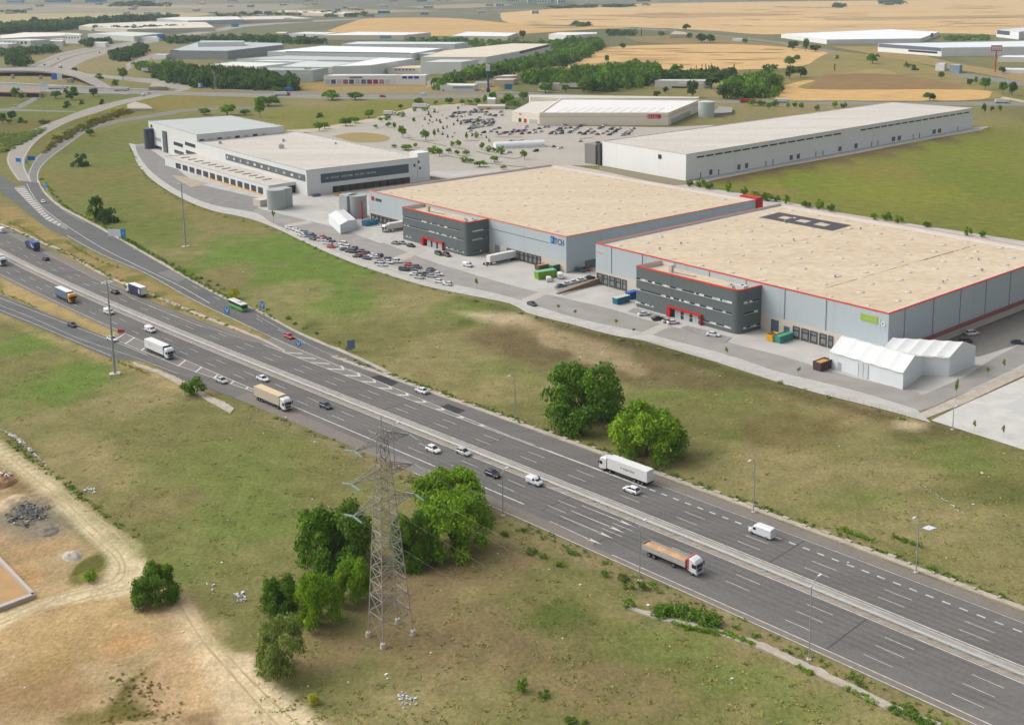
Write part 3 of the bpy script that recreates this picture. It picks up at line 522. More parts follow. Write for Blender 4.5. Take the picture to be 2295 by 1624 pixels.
# hatching where the loop ramp and the slip road meet
H0, H1 = two([(54, 418), (78, 450), (110, 484), (150, 510)], [(30, 420), (66, 456), (104, 492), (150, 514)], 22)
for i in range(1, 20): mb.flat([tuple(H0[i][:2]), tuple(H1[i][:2]), tuple(H1[i].lerp(H1[i + 1], .34)[:2]), tuple(H0[i].lerp(H0[i + 1], .34)[:2])], .092)
for i in range(6):                                           # broken centre line of the side road
    p, q = at(430 + i * 48, 640 + i * 24.5), at(445 + i * 48, 648 + i * 24.5); d = (q - p).normalized(); n = Vector((-d.y, d.x, 0)) * .08
    mb.flat([tuple((p + n)[:2]), tuple((p - n)[:2]), tuple((q - n)[:2]), tuple((q + n)[:2])], .09)
structure(mb.build('road_markings', PAINT))
slab('gore_surface', [(30, 420), (54, 416), (78, 449), (110, 483), (152, 510), (150, 516), (104, 494), (66, 458)], mat('gore', (150, 147, 141), .95, .7, .3, (128, 125, 120), fine=1.2), .07)
mb = MB(); strip(mb, 15.5, G1, -62, 60, .08); strip(mb, -10.4, S1, -104, -14, .08); structure(mb.build('gore_surface', mat('gore grey', (132, 127, 121), .95, .5, .15, (120, 116, 110), fine=1.2)))
# crossing lines and worn tyre lanes of the southern carriageway
mb = MB(); strip(mb, -7.0, -.4, 200, 330, .075); structure(mb.build('asphalt_patch', mat('asphalt worn', (120, 118, 114), .95, .7, .06, (106, 104, 101), stretch=(-.76, .25, 2.5), fine=1.2, spec=.08)))
# ---------------------------------------------------------------- drains, barriers
def drain(px_o, px_i, label, h=.35):
    A, B = two(px_o, px_i, 70); mb = MB(); rs = random.Random(3); C_ = [a.lerp(b, .5) for a, b in zip(A, B)]
    J = [Vector((rs.uniform(-.3, .3), rs.uniform(-.3, .3), 0)) for _ in A]
    A = [a + j for a, j in zip(A, J)]; up = [Vector((p.x, p.y, h)) for p in A]; vs = []; n = len(A)
    mb.ribbon(A, B, h); 
    for P in (A, B):
        for i in range(n - 1): mb.quad((P[i].x, P[i].y, 0), (P[i + 1].x, P[i + 1].y, 0), (P[i + 1].x, P[i + 1].y, h), (P[i].x, P[i].y, h))
    return tag(mb.build('concrete_drain', CONC), label, 'drain')
nd = lambda t, a0, a1: [ro(a0 + (a1 - a0) * i / 60, t) for i in range(61)]
mb = MB(); A = nd(22.9, -30, 330); B = nd(24.4, -30, 330); mb.ribbon(A, B, .3); 
for P in (A, B):
    for i in range(60): mb.quad((P[i].x, P[i].y, 0), (P[i + 1].x, P[i + 1].y, 0), (P[i + 1].x, P[i + 1].y, .3), (P[i].x, P[i].y, .3))
for i in range(70):
    a = -28 + i * 5 + random.uniform(-1, 1); mb.box(ro(a, 24.2 + random.uniform(-.3, .5), .1), (random.uniform(.5, 2.2), .8, .45), rang(a))
tag(mb.build('concrete_drain', CONC), 'pale concrete drain running along the far edge of the motorway', 'drain')
drain([(1397, 1355), (1467, 1375), (1530, 1390), (1584, 1401), (1614, 1412), (1668, 1430), (1719, 1446), (1785, 1476), (1895, 1527), (1990, 1575), (2095, 1616), (2200, 1660)], [(1400, 1362), (1466, 1386), (1528, 1402), (1580, 1412), (1610, 1422), (1662, 1441), (1712, 1458), (1778, 1489), (1886, 1540), (1982, 1588), (2086, 1630), (2190, 1676)], 'broken pale concrete drain in the grass on the near side of the motorway', .25)
drain([(300, 812), (360, 832), (405, 852), (440, 872), (470, 888), (500, 900), (526, 916)], [(298, 818), (358, 840), (400, 862), (436, 880), (464, 898), (490, 912), (516, 927)], 'short concrete drain beside the round bush at the slip road', .2)
drain([(87, 404), (100, 429), (135, 461), (212, 502), (275, 537), (375, 595), (500, 664), (573, 692), (673, 746), (760, 782), (830, 812), (880, 838)], [(84, 406), (97, 431), (132, 464), (210, 506), (273, 541), (373, 599), (498, 668), (571, 696), (671, 750), (758, 787), (828, 818), (878, 843)], 'stone kerb drain along the grass side of the bus road', .25)
drain([(0, 500), (60, 525), (100, 545), (140, 560), (230, 612), (335, 655), (440, 700), (573, 752), (640, 785)], [(0, 503), (59, 528), (99, 549), (139, 564), (229, 617), (334, 660), (439, 706), (572, 757), (638, 789)], 'narrow pale ditch between the motorway and the bus road', .15)
def barrier(t, label, name, post=True):
    mb = MB(); A = [-400 + 4 * i for i in range(183)]
    prof = [(-.30, 0), (-.14, .3), (-.09, .82), (.09, .82), (.14, .3), (.30, 0)] if not post else [(-.05, .45), (-.12, .55), (-.05, .65), (-.12, .75), (-.02, .85), (.03, .85), (.03, .45)]
    vs = [tuple(ro(a, t + p[0], p[1])) for a in A for p in prof]; k = len(prof)
    fs = [(i * k + j, (i + 1) * k + j, (i + 1) * k + j + 1, i * k + j + 1) for i in range(len(A) - 1) for j in range(k - 1)]
    mb.add(vs, fs); e = empty(name, ro(0, t), 0, label, 'barrier'); w = mb.build('wall' if not post else 'rail', CONP if not post else GALV); w.parent = e; w.matrix_parent_inverse = Matrix.Translation(-ro(0, t))
    if post:
        mb = MB()
        for a in A: mb.box(ro(a, t + .08, 0), (.12, .12, .85), rang(a))
        w = mb.build('posts', GALV); w.parent = e; w.matrix_parent_inverse = Matrix.Translation(-ro(0, t)); w['kind'] = 'stuff'
barrier(3.0, 'concrete barrier along the middle of the motorway median', 'median_barrier', False)
barrier(1.5, 'steel guard rail on the near side of the motorway median', 'guard_rail')
mb = MB(); strip(mb, 3.5, 4.1, -400, 330, .07); structure(mb.build('median_shade_strip', DARK))  # shadow inside the median, painted as a flat dark strip
# ================================================================ buildings
class Wall:
    """vertical plane from p to q (outside is on the right hand when walking p -> q)"""
    def __init__(s, p, q):
        s.p = Vector((p[0], p[1], 0)); s.q = Vector((q[0], q[1], 0)); s.d = (s.q - s.p).normalized(); s.n = Vector((s.d.y, -s.d.x, 0)); s.L = (s.q - s.p).length; s.yaw = math.atan2(s.d.y, s.d.x)
    def hit(s, x, y):
        e = Vector((0, 0, H)); r = at(x, y) - e; t = (s.p - e).dot(s.n) / r.dot(s.n); w = e + r * t
        return (w - s.p).dot(s.d), w.z
    def pt(s, a, z, o=0.0): v = s.p + s.d * a + s.n * o; return Vector((v.x, v.y, z))
    def box(s, mb, a0, a1, z0, z1, o0, o1, mi=0):
        c = s.pt((a0 + a1) / 2, z0, (o0 + o1) / 2); return mb.box(c, (abs(a1 - a0), abs(o1 - o0), z1 - z0), s.yaw, mi)
    def rect(s, x0, y0, x1, y1):
        (a0, za), (a1, zb) = s.hit(x0, y0), s.hit(x1, y1); return a0, a1, min(za, zb), max(za, zb)
def text(parent, name, s, size, wall, a, z, m_, out=.12, ex=.06, sx=1.0):
    cu = D.curves.new('t', 'FONT'); cu.body = s; cu.size = size; cu.extrude = ex; cu.align_x = 'LEFT'; cu.align_y = 'BOTTOM_BASELINE'
    o = D.objects.new('t', cu); COL.objects.link(o); dg = bpy.context.evaluated_depsgraph_get(); me = D.meshes.new_from_object(o.evaluated_get(dg)); D.objects.remove(o)
    me.materials.clear(); me.materials.append(m_); r = D.objects.new(name, me); COL.objects.link(r)
    M_ = Matrix((wall.d * sx, Vector((0, 0, 1)), wall.n)).transposed().to_4x4(); M_.translation = wall.pt(a, z, out)
    me.transform(M_); r.parent = parent; return r
SM = -.73331
GREYB = mat('blue grey panel', (176, 186, 190), .55, .35, .05, (164, 175, 181), spec=.3, k=1.18, seam=(-YAW - PI / 2, 2.4, 'XY', .93, .12))
BEIGE = mat('beige precast', (212, 204, 192), .9, .4, .15, (198, 190, 176))
ANTH = mat('anthracite cladding', (100, 108, 108), .6, .25, .05, (92, 100, 102), spec=.3, k=1.1, seam=(-YAW - PI / 2, 3.0, 'XY', .88, .1))
TAN = mat('tan roof membrane', (214, 198, 172), .95, .8, .03, (204, 184, 157), stretch=(-.76, .25, 2.2), fine=.35, spec=.05, detail=6, seam=(-YAW - PI / 2, 2.1, 'Y', .975, .2))
RED = mat('red coping', (214, 72, 58), .6)
REDD = mat('red panel', (192, 44, 40), .6)
WHT = mat('white cladding', (226, 226, 222), .65, .35, .06, (212, 213, 210), k=1.22, seam=(-YAW - PI / 2, 6, 'XY', .94, .12))
WHTR = mat('white roof', (214, 208, 198), .9, .8, .03, (196, 188, 176), stretch=(-.73, .3, 2), fine=.5, spec=.05)
GRYR = mat('pale grey roof', (196, 200, 196), .9, .5, .03, (190, 194, 190), stretch=(.82, .2, 2), spec=.05)
PARA = mat('parapet lining', (222, 218, 210), .9, .3, .1, (200, 196, 188))
GLASS = mat('dark glass', (52, 62, 74), .12, spec=.6)
GLAP = mat('pale glass', (188, 198, 198), .2, spec=.6)
BLIND = mat('white blind', (228, 230, 226), .7)
DOCK = mat('dock rubber', (104, 100, 96), .9, .6, .8, (80, 77, 74))
DOOR = mat('grey door', (140, 146, 150), .6, .3, .6, (104, 110, 116))
STL = mat('slate door', (84, 96, 108), .6)
SKYL = mat('skylight dome', (214, 208, 202), .7, spec=.2)
CREAM = mat('cream wall', (224, 214, 198), .85, .3, .04, (212, 201, 184), k=1.2)
def ccw(P):
    n = len(P); a = sum(P[i][0] * P[(i + 1) % n][1] - P[(i + 1) % n][0] * P[i][1] for i in range(n))
    return list(P) if a > 0 else list(P)[::-1]
def inset(P, d):
    n = len(P); out = []
    for i in range(n):
        a, b, c = (Vector((q[0], q[1])) for q in (P[i - 1], P[i], P[(i + 1) % n])); u = (b - a).normalized(); v = (c - b).normalized()
        n1_ = Vector((-u.y, u.x)); n2_ = Vector((-v.y, v.x)); k = (n1_ + n2_); k = k / max(.3, k.dot(n1_)); out.append(b + k * d)
    return out
def shell(e, P, h, wm, rm, cm=None, lip=.9, cw=.6, base=None, roof='roof', border=0):
    """walls, roof below a parapet and coping as parts of e"""
    P = ccw([(p[0], p[1]) for p in P]); Q = inset(P, cw); n = len(P)
    MB().prism(P, 0, h, top=False).build('wall', wm, e)
    mb = MB(); 
    for i in range(n):
        j = (i + 1) % n; mb.quad((Q[j].x, Q[j].y, h - lip), (Q[i].x, Q[i].y, h - lip), (Q[i].x, Q[i].y, h), (Q[j].x, Q[j].y, h))
    mb.build('parapet', PARA if cm is not None else rm, e)
    O_ = inset(P, -.08); mb = MB()
    for i in range(n):
        j = (i + 1) % n; mb.quad((O_[i].x, O_[i].y, h + .02), (O_[j].x, O_[j].y, h + .02), (Q[j].x, Q[j].y, h + .02), (Q[i].x, Q[i].y, h + .02)); mb.quad((O_[i].x, O_[i].y, h - .3), (O_[j].x, O_[j].y, h - .3), (O_[j].x, O_[j].y, h + .02), (O_[i].x, O_[i].y, h + .02))
    mb.build('coping', cm or rm, e)
    R = MB().flat([(q.x, q.y) for q in Q], h - lip).build(roof, rm, e)
    if border:
        I_ = inset([tuple(q) for q in Q], border); mb = MB()
        for i in range(n):
            j = (i + 1) % n; mb.quad((Q[i].x, Q[i].y, h - lip + .02), (Q[j].x, Q[j].y, h - lip + .02), (I_[j].x, I_[j].y, h - lip + .02), (I_[i].x, I_[i].y, h - lip + .02))
        mb.build('roof_border', mat('border membrane', (218, 212, 202), .95, .7, .12, (204, 192, 174)), R)
    return P, R
def dock(e, w, a0, a1, z1=4.6, name='dock_shelter'):
    mb = MB(); t = (a1 - a0) * .11
    w.box(mb, a0, a0 + t, .1, z1, .08, .4); w.box(mb, a1 - t, a1, .1, z1, .08, .4); w.box(mb, a0, a1, z1 + .003, z1 + .35, .08, .42); w.box(mb, a0 + t, a1 - t, .1, .9, .08, .3)
    f = mb.build(name, DOCK, e); mb = MB(); w.box(mb, a0 + t + .02, a1 - t - .02, .92, z1 - .02, .08, .16); w.box(mb, (a0 + a1) / 2 - .06, (a0 + a1) / 2 + .06, .92, z1 - .02, .16, .2); w.box(mb, a0 + t + .1, a1 - t - .1, 2.6, 3.1, .16, .19, 1); mb.build('door', [DOOR, GLASS], f); return f
def ribbon_window(e, w, a0, a1, z0, z1, seed, bright=.35):
    rs = random.Random(seed); mb = MB(); a = a0
    while a < a1 - .2:
        b = min(a1, a + rs.choice([.9, 1.4, 1.4, 2.2])); k = rs.random(); w.box(mb, a, b - .05, z0, z1, .01, .09, 1 if k < bright else (2 if k < bright + .2 else 0)); a = b
    w.box(mb, a0, a1, z0 - .12, z0 - .01, .01, .2, 3)
    return mb.build('ribbon_window', [GLASS, BLIND, GLAP, PARA], e)
def aircon(e, p, s=(2.6, 1.6, 1.5), yaw=0):
    mb = MB(); mb.box(p, s, yaw); mb.cyl((p[0], p[1], p[2] + s[2]), .5, .18, 10, 1); return mb.build('air_conditioner', [mat('unit grey', (206, 206, 202), .6), DARK], e)
def skylights(roof, P, z, nx_, ny_, m0=8):
    o, u, v = Vector(P[0]), Vector(P[1]) - Vector(P[0]), Vector(P[3]) - Vector(P[0]); mb = MB()
    mb.tube([(0, 0, 0), (0, 0, .05)], 1.3, 12); mb.tube([(0, 0, .05), (0, 0, .11)], 1.2, 12, r2=.7); me_ = mb.data('skylight', SKYL, True); rs = random.Random(5)
    for i in range(nx_):
        for j in range(ny_):
            p = o + u * ((i + .5 + .25 * (j % 2)) / (nx_ + .3)) + v * ((j + .5) / ny_)
            k = D.objects.new('skylight', me_); COL.objects.link(k); k.parent = roof; k.location = (p.x, p.y, z); k.scale = (rs.uniform(.55, 1.3), rs.uniform(.5, 1.1), 1)
# ---- big warehouse at the right
def quad_px(c0, c1, c3, h):
    a, b, d = at(*c0, h), at(*c1, h), at(*c3, h); return [a, b, b + (d - a), d]
H2 = 16.4
Q2 = quad_px((1334.5, 544.2), (1991.7, 702.5), (1748, 456), H2)
e = empty('warehouse', (0, 0, 0), 0, 'large blue grey warehouse with green and white corner sign and dark roof frame', 'warehouse', 'blue grey red edged warehouses')
P, R = shell(e, Q2, H2, GREYB, TAN, RED, 1.0, border=2.6)
WF = Wall(Q2[0], Q2[1]); WR = Wall(Q2[1], Q2[2])
mb = MB(); WF.box(mb, 0, WF.L, 0, 5.6, .0, .06); WR.box(mb, -.06, WR.L, 0, 3.2, .0, .06); mb.build('base_wall', BEIGE, e)
for x0, x1 in ((1338, 1350), (1352, 1363), (1366, 1378), (1380, 1391.5), (1394.5, 1404)):
    a0, _ = WF.hit(x0, 626 + (x0 - 1338) * .24); a1, _ = WF.hit(x1, 626 + (x1 - 1338) * .24); dock(e, WF, a0, a1, 4.2)
for x0, x1 in ((1945, 1960), (1964, 1980)):
    pass
for x0, x1 in ((1776.5, 1791), (1795.5, 1811.5), (1815, 1831), (1836, 1851.5), (1856, 1866)):
    a0, _ = WF.hit(x0, 757 + (x0 - 1776) * .24); a1, _ = WF.hit(x1, 757 + (x1 - 1776) * .24); dock(e, WF, a0, a1, 4.0)
for x0, x1, zt in ((1727, 1744.5, 4.6), (1756, 1769, 3.4)):
    a0, _ = WF.hit(x0, 736); a1, _ = WF.hit(x1, 739); mb = MB(); WF.box(mb, a0, a1, 0, zt, .02, .12); mb.build('roller_door', STL, e)
a0, a1, z0, z1 = WF.rect(1928.5, 702, 1967, 716); mb = MB(); WF.box(mb, a0, a1, 12.2, 14.4, .02, .18); mb.build('sign', mat('lime panel', (160, 192, 88), .6), e)
text(e, 'lettering', '|o', 3.4, WF, a1 + .2, 11.9, mat('white letters', (240, 240, 238), .6))
mb = MB(); WR.box(mb, 10, WR.L, 3.3, 3.9, .02, 1.6); mb.build('canopy', mat('dull red canopy', (150, 84, 84), .7), e)
a0, a1, z0, z1 = WF.rect(1338, 563, 1352, 570); mb = MB(); WF.box(mb, a0, a1, z0, z0 + .6, .02, .08); mb.build('faded_sign', mat('faded orange', (206, 178, 152), .7), e)
skylights(R, [tuple(p[:2]) for p in Q2], H2 - 1.0, 9, 10)
for W__, hh_ in ((WF, 5.7), (WR, 4.0)):
    for k in range(int(W__.L // 17)):
        mb = MB(); W__.box(mb, 9 + k * 17, 9.22 + k * 17, hh_, H2 - .4, .02, .2); mb.build('downpipe', mat('downpipe grey', (150, 158, 162), .6), e)
for k in range(9):
    p = Q2[0] + (Q2[1] - Q2[0]) * random.uniform(.05, .95) + (Q2[3] - Q2[0]) * random.uniform(.1, .9); mb = MB(); mb.cyl((p.x, p.y, H2 - 1), .3, .7, 8); mb.cyl((p.x, p.y, H2 - .3), .5, .2, 8); mb.build('roof_vent', mat('vent grey', (170, 168, 164), .6), e)
# roof details: dark rectangular frame, seams
fr = [at(1701, 487.5, H2 - 1), at(1745, 476, H2 - 1), at(1913, 506, H2 - 1), at(1865, 518, H2 - 1)]
def bil(u, v): return fr[0] + (fr[3] - fr[0]) * u + (fr[1] - fr[0]) * v
mb = MB(); us = [0, .16, .29, .41, .55, .66, .81, 1]; 
for i in range(7):
    for j, (v0, v1) in enumerate(((0, .33), (.33, .67), (.67, 1))):
        if j == 1 and i in (1, 3, 5): continue
        mb.flat([tuple(bil(*q)[:2]) for q in ((us[i], v0), (us[i + 1], v0), (us[i + 1], v1), (us[i], v1))], H2 - .94)
mb.build('dark_roof_membrane', mat('dark membrane', (78, 78, 84), .9), e)
mb = MB()
for (x0, y0), (x1, y1), w in (((1848, 640), (2190, 542), .5), ((1640, 568), (1960, 497), .35), ((2070, 577), (2193, 542), .9)):
    p, q = at(x0, y0, H2), at(x1, y1, H2); d = (q - p).normalized(); n = Vector((-d.y, d.x, 0)) * w / 2; k = 9
    for i in range(k):
        a = p.lerp(q, i / k); b = p.lerp(q, (i + random.uniform(.3, .95)) / k); mb.flat([tuple((a + n * .3)[:2]), tuple((a - n * .3)[:2]), tuple((b - n)[:2]), tuple((b + n)[:2])], H2 - .96)
mb.build('expansion_joint', mat('joint brown', (150, 116, 78), .95), e)
def office(e, f0, f1, f2, h, seed, portal, bands):
    a, b, c = at(*f0, h), at(*f1, h), at(*f2, h); d = (c - b); f = [a, b]; r = 2.6
    u = (b - a).normalized(); v = d.normalized(); arc = []
    for i in range(6):
        t = i / 5; arc.append((b - u * r).lerp(b, t).lerp(b.lerp(b + v * r, t), t))
    P = [a] + arc + [b + d * 1.02, a + d * 1.02]
    b_ = MB(); P2 = ccw([(p.x, p.y) for p in P]); o = D.objects.new('office_block', None); 
    MB().prism(P2, 0, h, top=False).build('office_wall', ANTH, e)
    Q = inset(P2, .5); mb = MB(); n = len(P2); O_ = inset(P2, -.1)
    for i in range(n):
        j = (i + 1) % n; mb.quad((Q[j].x, Q[j].y, h - 1.6), (Q[i].x, Q[i].y, h - 1.6), (Q[i].x, Q[i].y, h), (Q[j].x, Q[j].y, h), 1)
        mb.quad((O_[i].x, O_[i].y, h + .03), (O_[j].x, O_[j].y, h + .03), (Q[j].x, Q[j].y, h + .03), (Q[i].x, Q[i].y, h + .03)); mb.quad((O_[i].x, O_[i].y, h - .45), (O_[j].x, O_[j].y, h - .45), (O_[j].x, O_[j].y, h + .03), (O_[i].x, O_[i].y, h + .03))
    mb.build('office_coping', [RED, PARA], e); MB().flat([(q.x, q.y) for q in Q], h - 1.6).build('office_roof', TAN, e)
    w = Wall(a, b); w2 = Wall(b, b + d)
    for k, (z0, z1, s0, s1, s2) in enumerate(bands):
        ribbon_window(e, w, w.L * s0, w.L * s1 - r, z0 + .1, z1 - .2, seed + k, .14)
        if s2: ribbon_window(e, w2, r, w2.L * s2, z0 + .1, z1 - .2, seed + 9 + k, .35)
    a0, a1 = portal; A0 = w.hit(*a0)[0]; A1 = w.hit(*a1)[0]; mb = MB(); zt = 3.8
    w.box(mb, A0, A0 + 1.7, 0, zt, .02, 1.3); w.box(mb, A0 + 1.7, A1 - .35, zt - .62, zt, .02, 1.0); w.box(mb, A1 - .35, A1, 0, zt, .02, 1.0); mb.build('entrance_portal', REDD, e)
    mb = MB(); x = A0 + 1.75; k = 0
    while x < A1 - .5: w.box(mb, x, min(x + 1.3, A1 - .4), 0, zt - .66, .02, .12, k % 3); x += 1.4; k += 1
    mb.build('glass_door', [GLASS, GLAP, GLAP], e)
    m_ = a.lerp(b, .93) + d * .45; aircon(e, (m_.x, m_.y, h - 1.6), (3.4, 2.6, 1.9), w.yaw); m_ = a.lerp(b, .84) + d * .4; aircon(e, (m_.x, m_.y, h - 1.6), (2, 1.5, 1.3), w.yaw)
    m_ = a.lerp(b, .22) + d * .55; mb = MB(); q = a.lerp(b, .45) + d * .62; mb.tube([(m_.x, m_.y, h - 1.2), (q.x, q.y, h - 1.2)], .28, 8); mb.box((m_.x, m_.y, h - 1.6), (1.4, 1.2, 2.6), w.yaw); mb.build('roof_duct', mat('duct metal', (196, 190, 180), .5), e)
    return w
office(e, (1425.7, 595), (1654.5, 651), (1711, 638), 15.6, 40, ((1498, 703), (1574, 720)), [(10.4, 11.3, 0, 1, .8), (6.5, 7.4, 0, 1, .78), (1.5, 2.3, .0, .24, 0), (1.5, 2.3, .47, 1, .9)])
# ---- the warehouse behind it (blue letters sign, red end)
H1 = 15.4
Q1 = quad_px((826, 426.2), (1268.2, 530.5), (1235, 368.5), H1)
e = empty('warehouse', (0, 0, 0), 0, 'blue grey warehouse with blue corner letters and a red block at its far end', 'warehouse', 'blue grey red edged warehouses')
P, R = shell(e, Q1, H1, GREYB, TAN, mat('orange coping', (224, 118, 84), .6), 1.0, border=2.4)
WF1 = Wall(Q1[0], Q1[1]); WR1 = Wall(Q1[1], Q1[2])
mb = MB(); WF1.box(mb, 0, WF1.L, 0, 4.6, .0, .06); mb.build('base_wall', BEIGE, e)
for x0, x1 in [(1137 + i * 9.6, 1145 + i * 9.6) for i in range(8)]:
    a0, _ = WF1.hit(x0, 584 + (x0 - 1137) * .23); a1, _ = WF1.hit(x1, 584 + (x1 - 1137) * .23); dock(e, WF1, a0, a1, 4.0)
for x0, x1 in [(832 + i * 9, 839.5 + i * 9) for i in range(7)]:
    a0, _ = WF1.hit(x0, 486 + (x0 - 832) * .22); a1, _ = WF1.hit(x1, 486 + (x1 - 832) * .22); dock(e, WF1, a0, a1, 3.6)
mb = MB(); a0, _ = WF1.hit(1110, 570); WF1.box(mb, a0, a0 + 3.2, 0, 4.4, .07, .15); mb.build('roller_door', DOOR, e)
BLUE = mat('sign blue', (28, 92, 168), .5); a0, a1, z0, z1 = WF1.rect(1234, 527, 1243, 540)
mb = MB(); WF1.box(mb, a0, a1 - .2, 11.2, 14.2, .02, .15); WF1.box(mb, a0 + .4, a1 - 1.2, 11.8, 13.6, .15, .17, 1); mb.build('sign', [BLUE, mat('sky blue', (110, 178, 220), .5)], e)
text(e, 'lettering', 'TCH', 3.7, WF1, a1 - .1, 11.2, BLUE, sx=.78)
a0, a1, z0, z1 = WF1.rect(832, 437, 838.5, 446); mb = MB(); WF1.box(mb, a0, a0 + (a1 - a0) * .42, 10.6, 12.7, .02, .14); WF1.box(mb, a0 + (a1 - a0) * .55, a1, 10.6, 12.7, .02, .14); mb.build('sign', REDD, e)
text(e, 'lettering', 'IIVINI', 2.2, WF1, a1 + 1.2, 10.7, mat('black letters', (52, 54, 58), .6))
mb = MB(); w_ = Wall(Q1[1], Q1[2]); p = Q1[2]; mb.box((p.x + DB.x * -4 + 0, p.y + DB.y * -4, 0), (.1, .1, .1), 0)
mb = MB(); w_.box(mb, w_.L - .5, w_.L + 4.2, 0, H1 + .8, -10, .5); mb.build('red_end_block', REDD, e)
mb = MB(); a0, a1, z0, z1 = WF1.rect(1100, 510, 1230, 556); WF1.box(mb, a0, a1, 11.0, 11.12, .03, .1); mb.build('cable', DARK, e)
skylights(R, [tuple(p[:2]) for p in Q1], H1 - 1.0, 8, 9)
office(e, (901, 463.7), (1046, 499), (1098, 489.5), 15.3, 70, ((948, 533), (995, 545)), [(10.6, 11.4, 0, .96, .85), (6.8, 7.6, 0, 1, .85), (1.6, 2.4, 0, .22, 0), (1.4, 2.1, .68, 1, .6)])
mb = MB(); p = at(803, 487); mb.cyl((p.x, p.y, 0), 4.5, 11.5, 24); mb.box((p.x - 5, p.y + 2, 0), (7, 7, 11.5), .8); q = at(812, 492); mb.box((q.x, q.y - .6, 0), (.6, .6, 9.5), .8, 1); mb.build('stair_tower', [mat('tower grey', (170, 174, 172), .6, .2, .1, (160, 166, 166)), REDD], e)
# ---- generic building with pixel placed openings
def house(name, label, cat, px, h, wm, rm, group=None, feats=(), lip=.5, cm=None, cw=.4):
    P = [at(x, y, h) for x, y in px]; e = empty(name, (0, 0, 0), 0, label, cat, group); shell(e, P, h, wm, rm, cm, lip, cw)
    for (i, j, x0, y0, x1, y1, kind) in feats:
        w = Wall(P[i], P[j]); a0, a1, z0, z1 = w.rect(x0, y0, x1, y1); z0 = max(z0, 0)
        if z1 - z0 < .3: z1 = z0 + 1
        mb = MB(); w.box(mb, a0, a1, z0, z1, .02, .16); mb.build(kind[0], kind[1], e)
    return e, P
win = ('window', GLASS); drk = ('door', STL)
# long white warehouse
e, P = house('long_warehouse', 'very long white warehouse with slot windows beside the green field', 'warehouse', [(1349.5, 316), (1537, 346), (2181, 242), (1995, 229.5)], 16, WHT, WHTR, feats=[(0, 1, 1475, 346, 1482, 357, ('vent', DARK))], lip=.3)
Wl = Wall(P[1], P[2])
for x0, y0 in [(1561 + i * 20.4, 350.5 - i * 3.42) for i in range(16)] + [(1928 + i * 15.4, 289 - i * 2.55) for i in range(16)]:
    a0, a1, z0, z1 = Wl.rect(x0, y0 + 2, x0 + (17 if x0 < 1900 else 12.5), y0 + 1); zc = 12.6; mb = MB(); Wl.box(mb, a0, a1, zc, zc + .9, .02, .1); mb.build('slot_window', DARK, e)
for x0, y0 in ((1589, 384), (1652, 373), (1669, 370), (1769, 352), (1785, 349), (1878, 333), (1914, 327), (1998, 312), (2011, 309), (2089, 297), (2101, 294)):
    a0, a1, z0, z1 = Wl.rect(x0, y0, x0 + 6.5, y0 + 8); mb = MB(); Wl.box(mb, a0, a1, 1.0, 4.2, .02, .12); mb.build('door', mat('brown grey door', (116, 108, 100), .7), e)
for x0, y0 in ((1569, 393), (1609, 385), (1715, 368), (1731, 362), (1827, 345), (1843, 341), (1952, 325), (1966, 321), (2045, 309), (2059, 306), (2145, 291)):
    a0, _ = Wl.hit(x0, y0); mb = MB(); Wl.box(mb, a0, a0 + .35, 0, 3.6, .02, .3); mb.build('drainpipe', DARK, e)
mb = MB(); a0, a1, z0, z1 = Wl.rect(1888, 330, 1912, 330); Wl.box(mb, a0, a1, 0, 15.4, -.1, .35); mb.build('wall_joint', WHT, e)
mb = MB(); p = at(1333, 366); w0 = Wall(P[3], P[0]); mb.box((p.x, p.y, 0), (9, 10, 13), Wl.yaw); q = at(1345, 370); mb.box((q.x, q.y, 0), (3, 2.5, 14), Wl.yaw, 1); mb.cyl((p.x + 2, p.y, 13), 1.6, 1.2, 12, 1); mb.build('plant_tower', [mat('plant grey', (140, 138, 132), .7), mat('dark plant', (84, 84, 84), .7)], e)
# white logistics building with dock wing at the left
e = empty('logistics_building', (0, 0, 0), 0, 'white logistics building with low dock wing and dark window band at left', 'warehouse')
B1 = [at(332, 271, 19), at(440, 302, 19), at(636, 283, 19), at(515, 258.5, 19)]; MW = mat('logistics white', (220, 222, 218), .7, .3, .05, (208, 210, 206), k=1.1, seam=(-YAW - PI / 2, 4, 'XY', .95, .12))
shell(e, B1, 19, MW, GRYR, None, .3, .4)
w = Wall(B1[0], B1[1])
for x0, y0, x1, y1, m_ in ((389, 317, 409, 326, GLASS), (414.5, 317.5, 437, 326, GLASS), (390.5, 335, 411, 343.5, GLASS), (416.5, 336, 439, 344.5, GLASS), (346.5, 307, 360, 314, GLAP), (337, 279, 341, 285, GLASS), (348, 325, 362, 334, GLASS)):
    a0, a1 = w.hit(x0, y0)[0], w.hit(x1, y0)[0]; z1 = w.hit(x0, y0)[1]; z0 = max(.2, w.hit(x0, y0 + min(7.5, y1 - y0))[1]); mb = MB(); w.box(mb, a0, a1, z0, z1, .02, .12); mb.build('window', m_, e)
mb = MB(); a0, a1, z0, z1 = w.rect(365.5, 297, 377, 344); w.box(mb, a0, a1, 0, 15, .02, .8); mb.build('pilaster', mat('pilaster grey', (92, 100, 106), .6), e)
mb = MB(); p = at(336, 333); mb.tube([(p.x, p.y, 0), (p.x, p.y, 14.5)], 3.6, 20); mb.build('round_tower', mat('tower dark', (84, 92, 100), .5), e, smooth=False)
w = Wall(B1[1], B1[2])
for i in range(8):
    x0 = 446 + i * 20; a0, a1, z0, z1 = w.rect(x0, 304 - i * 1.6, x0 + 10, 300 - i * 1.6); mb = MB(); w.box(mb, a0, a1, 14.0, 15.6, .02, .1); mb.build('window', GLAP if i % 2 else GLASS, e)
HB = 14.6
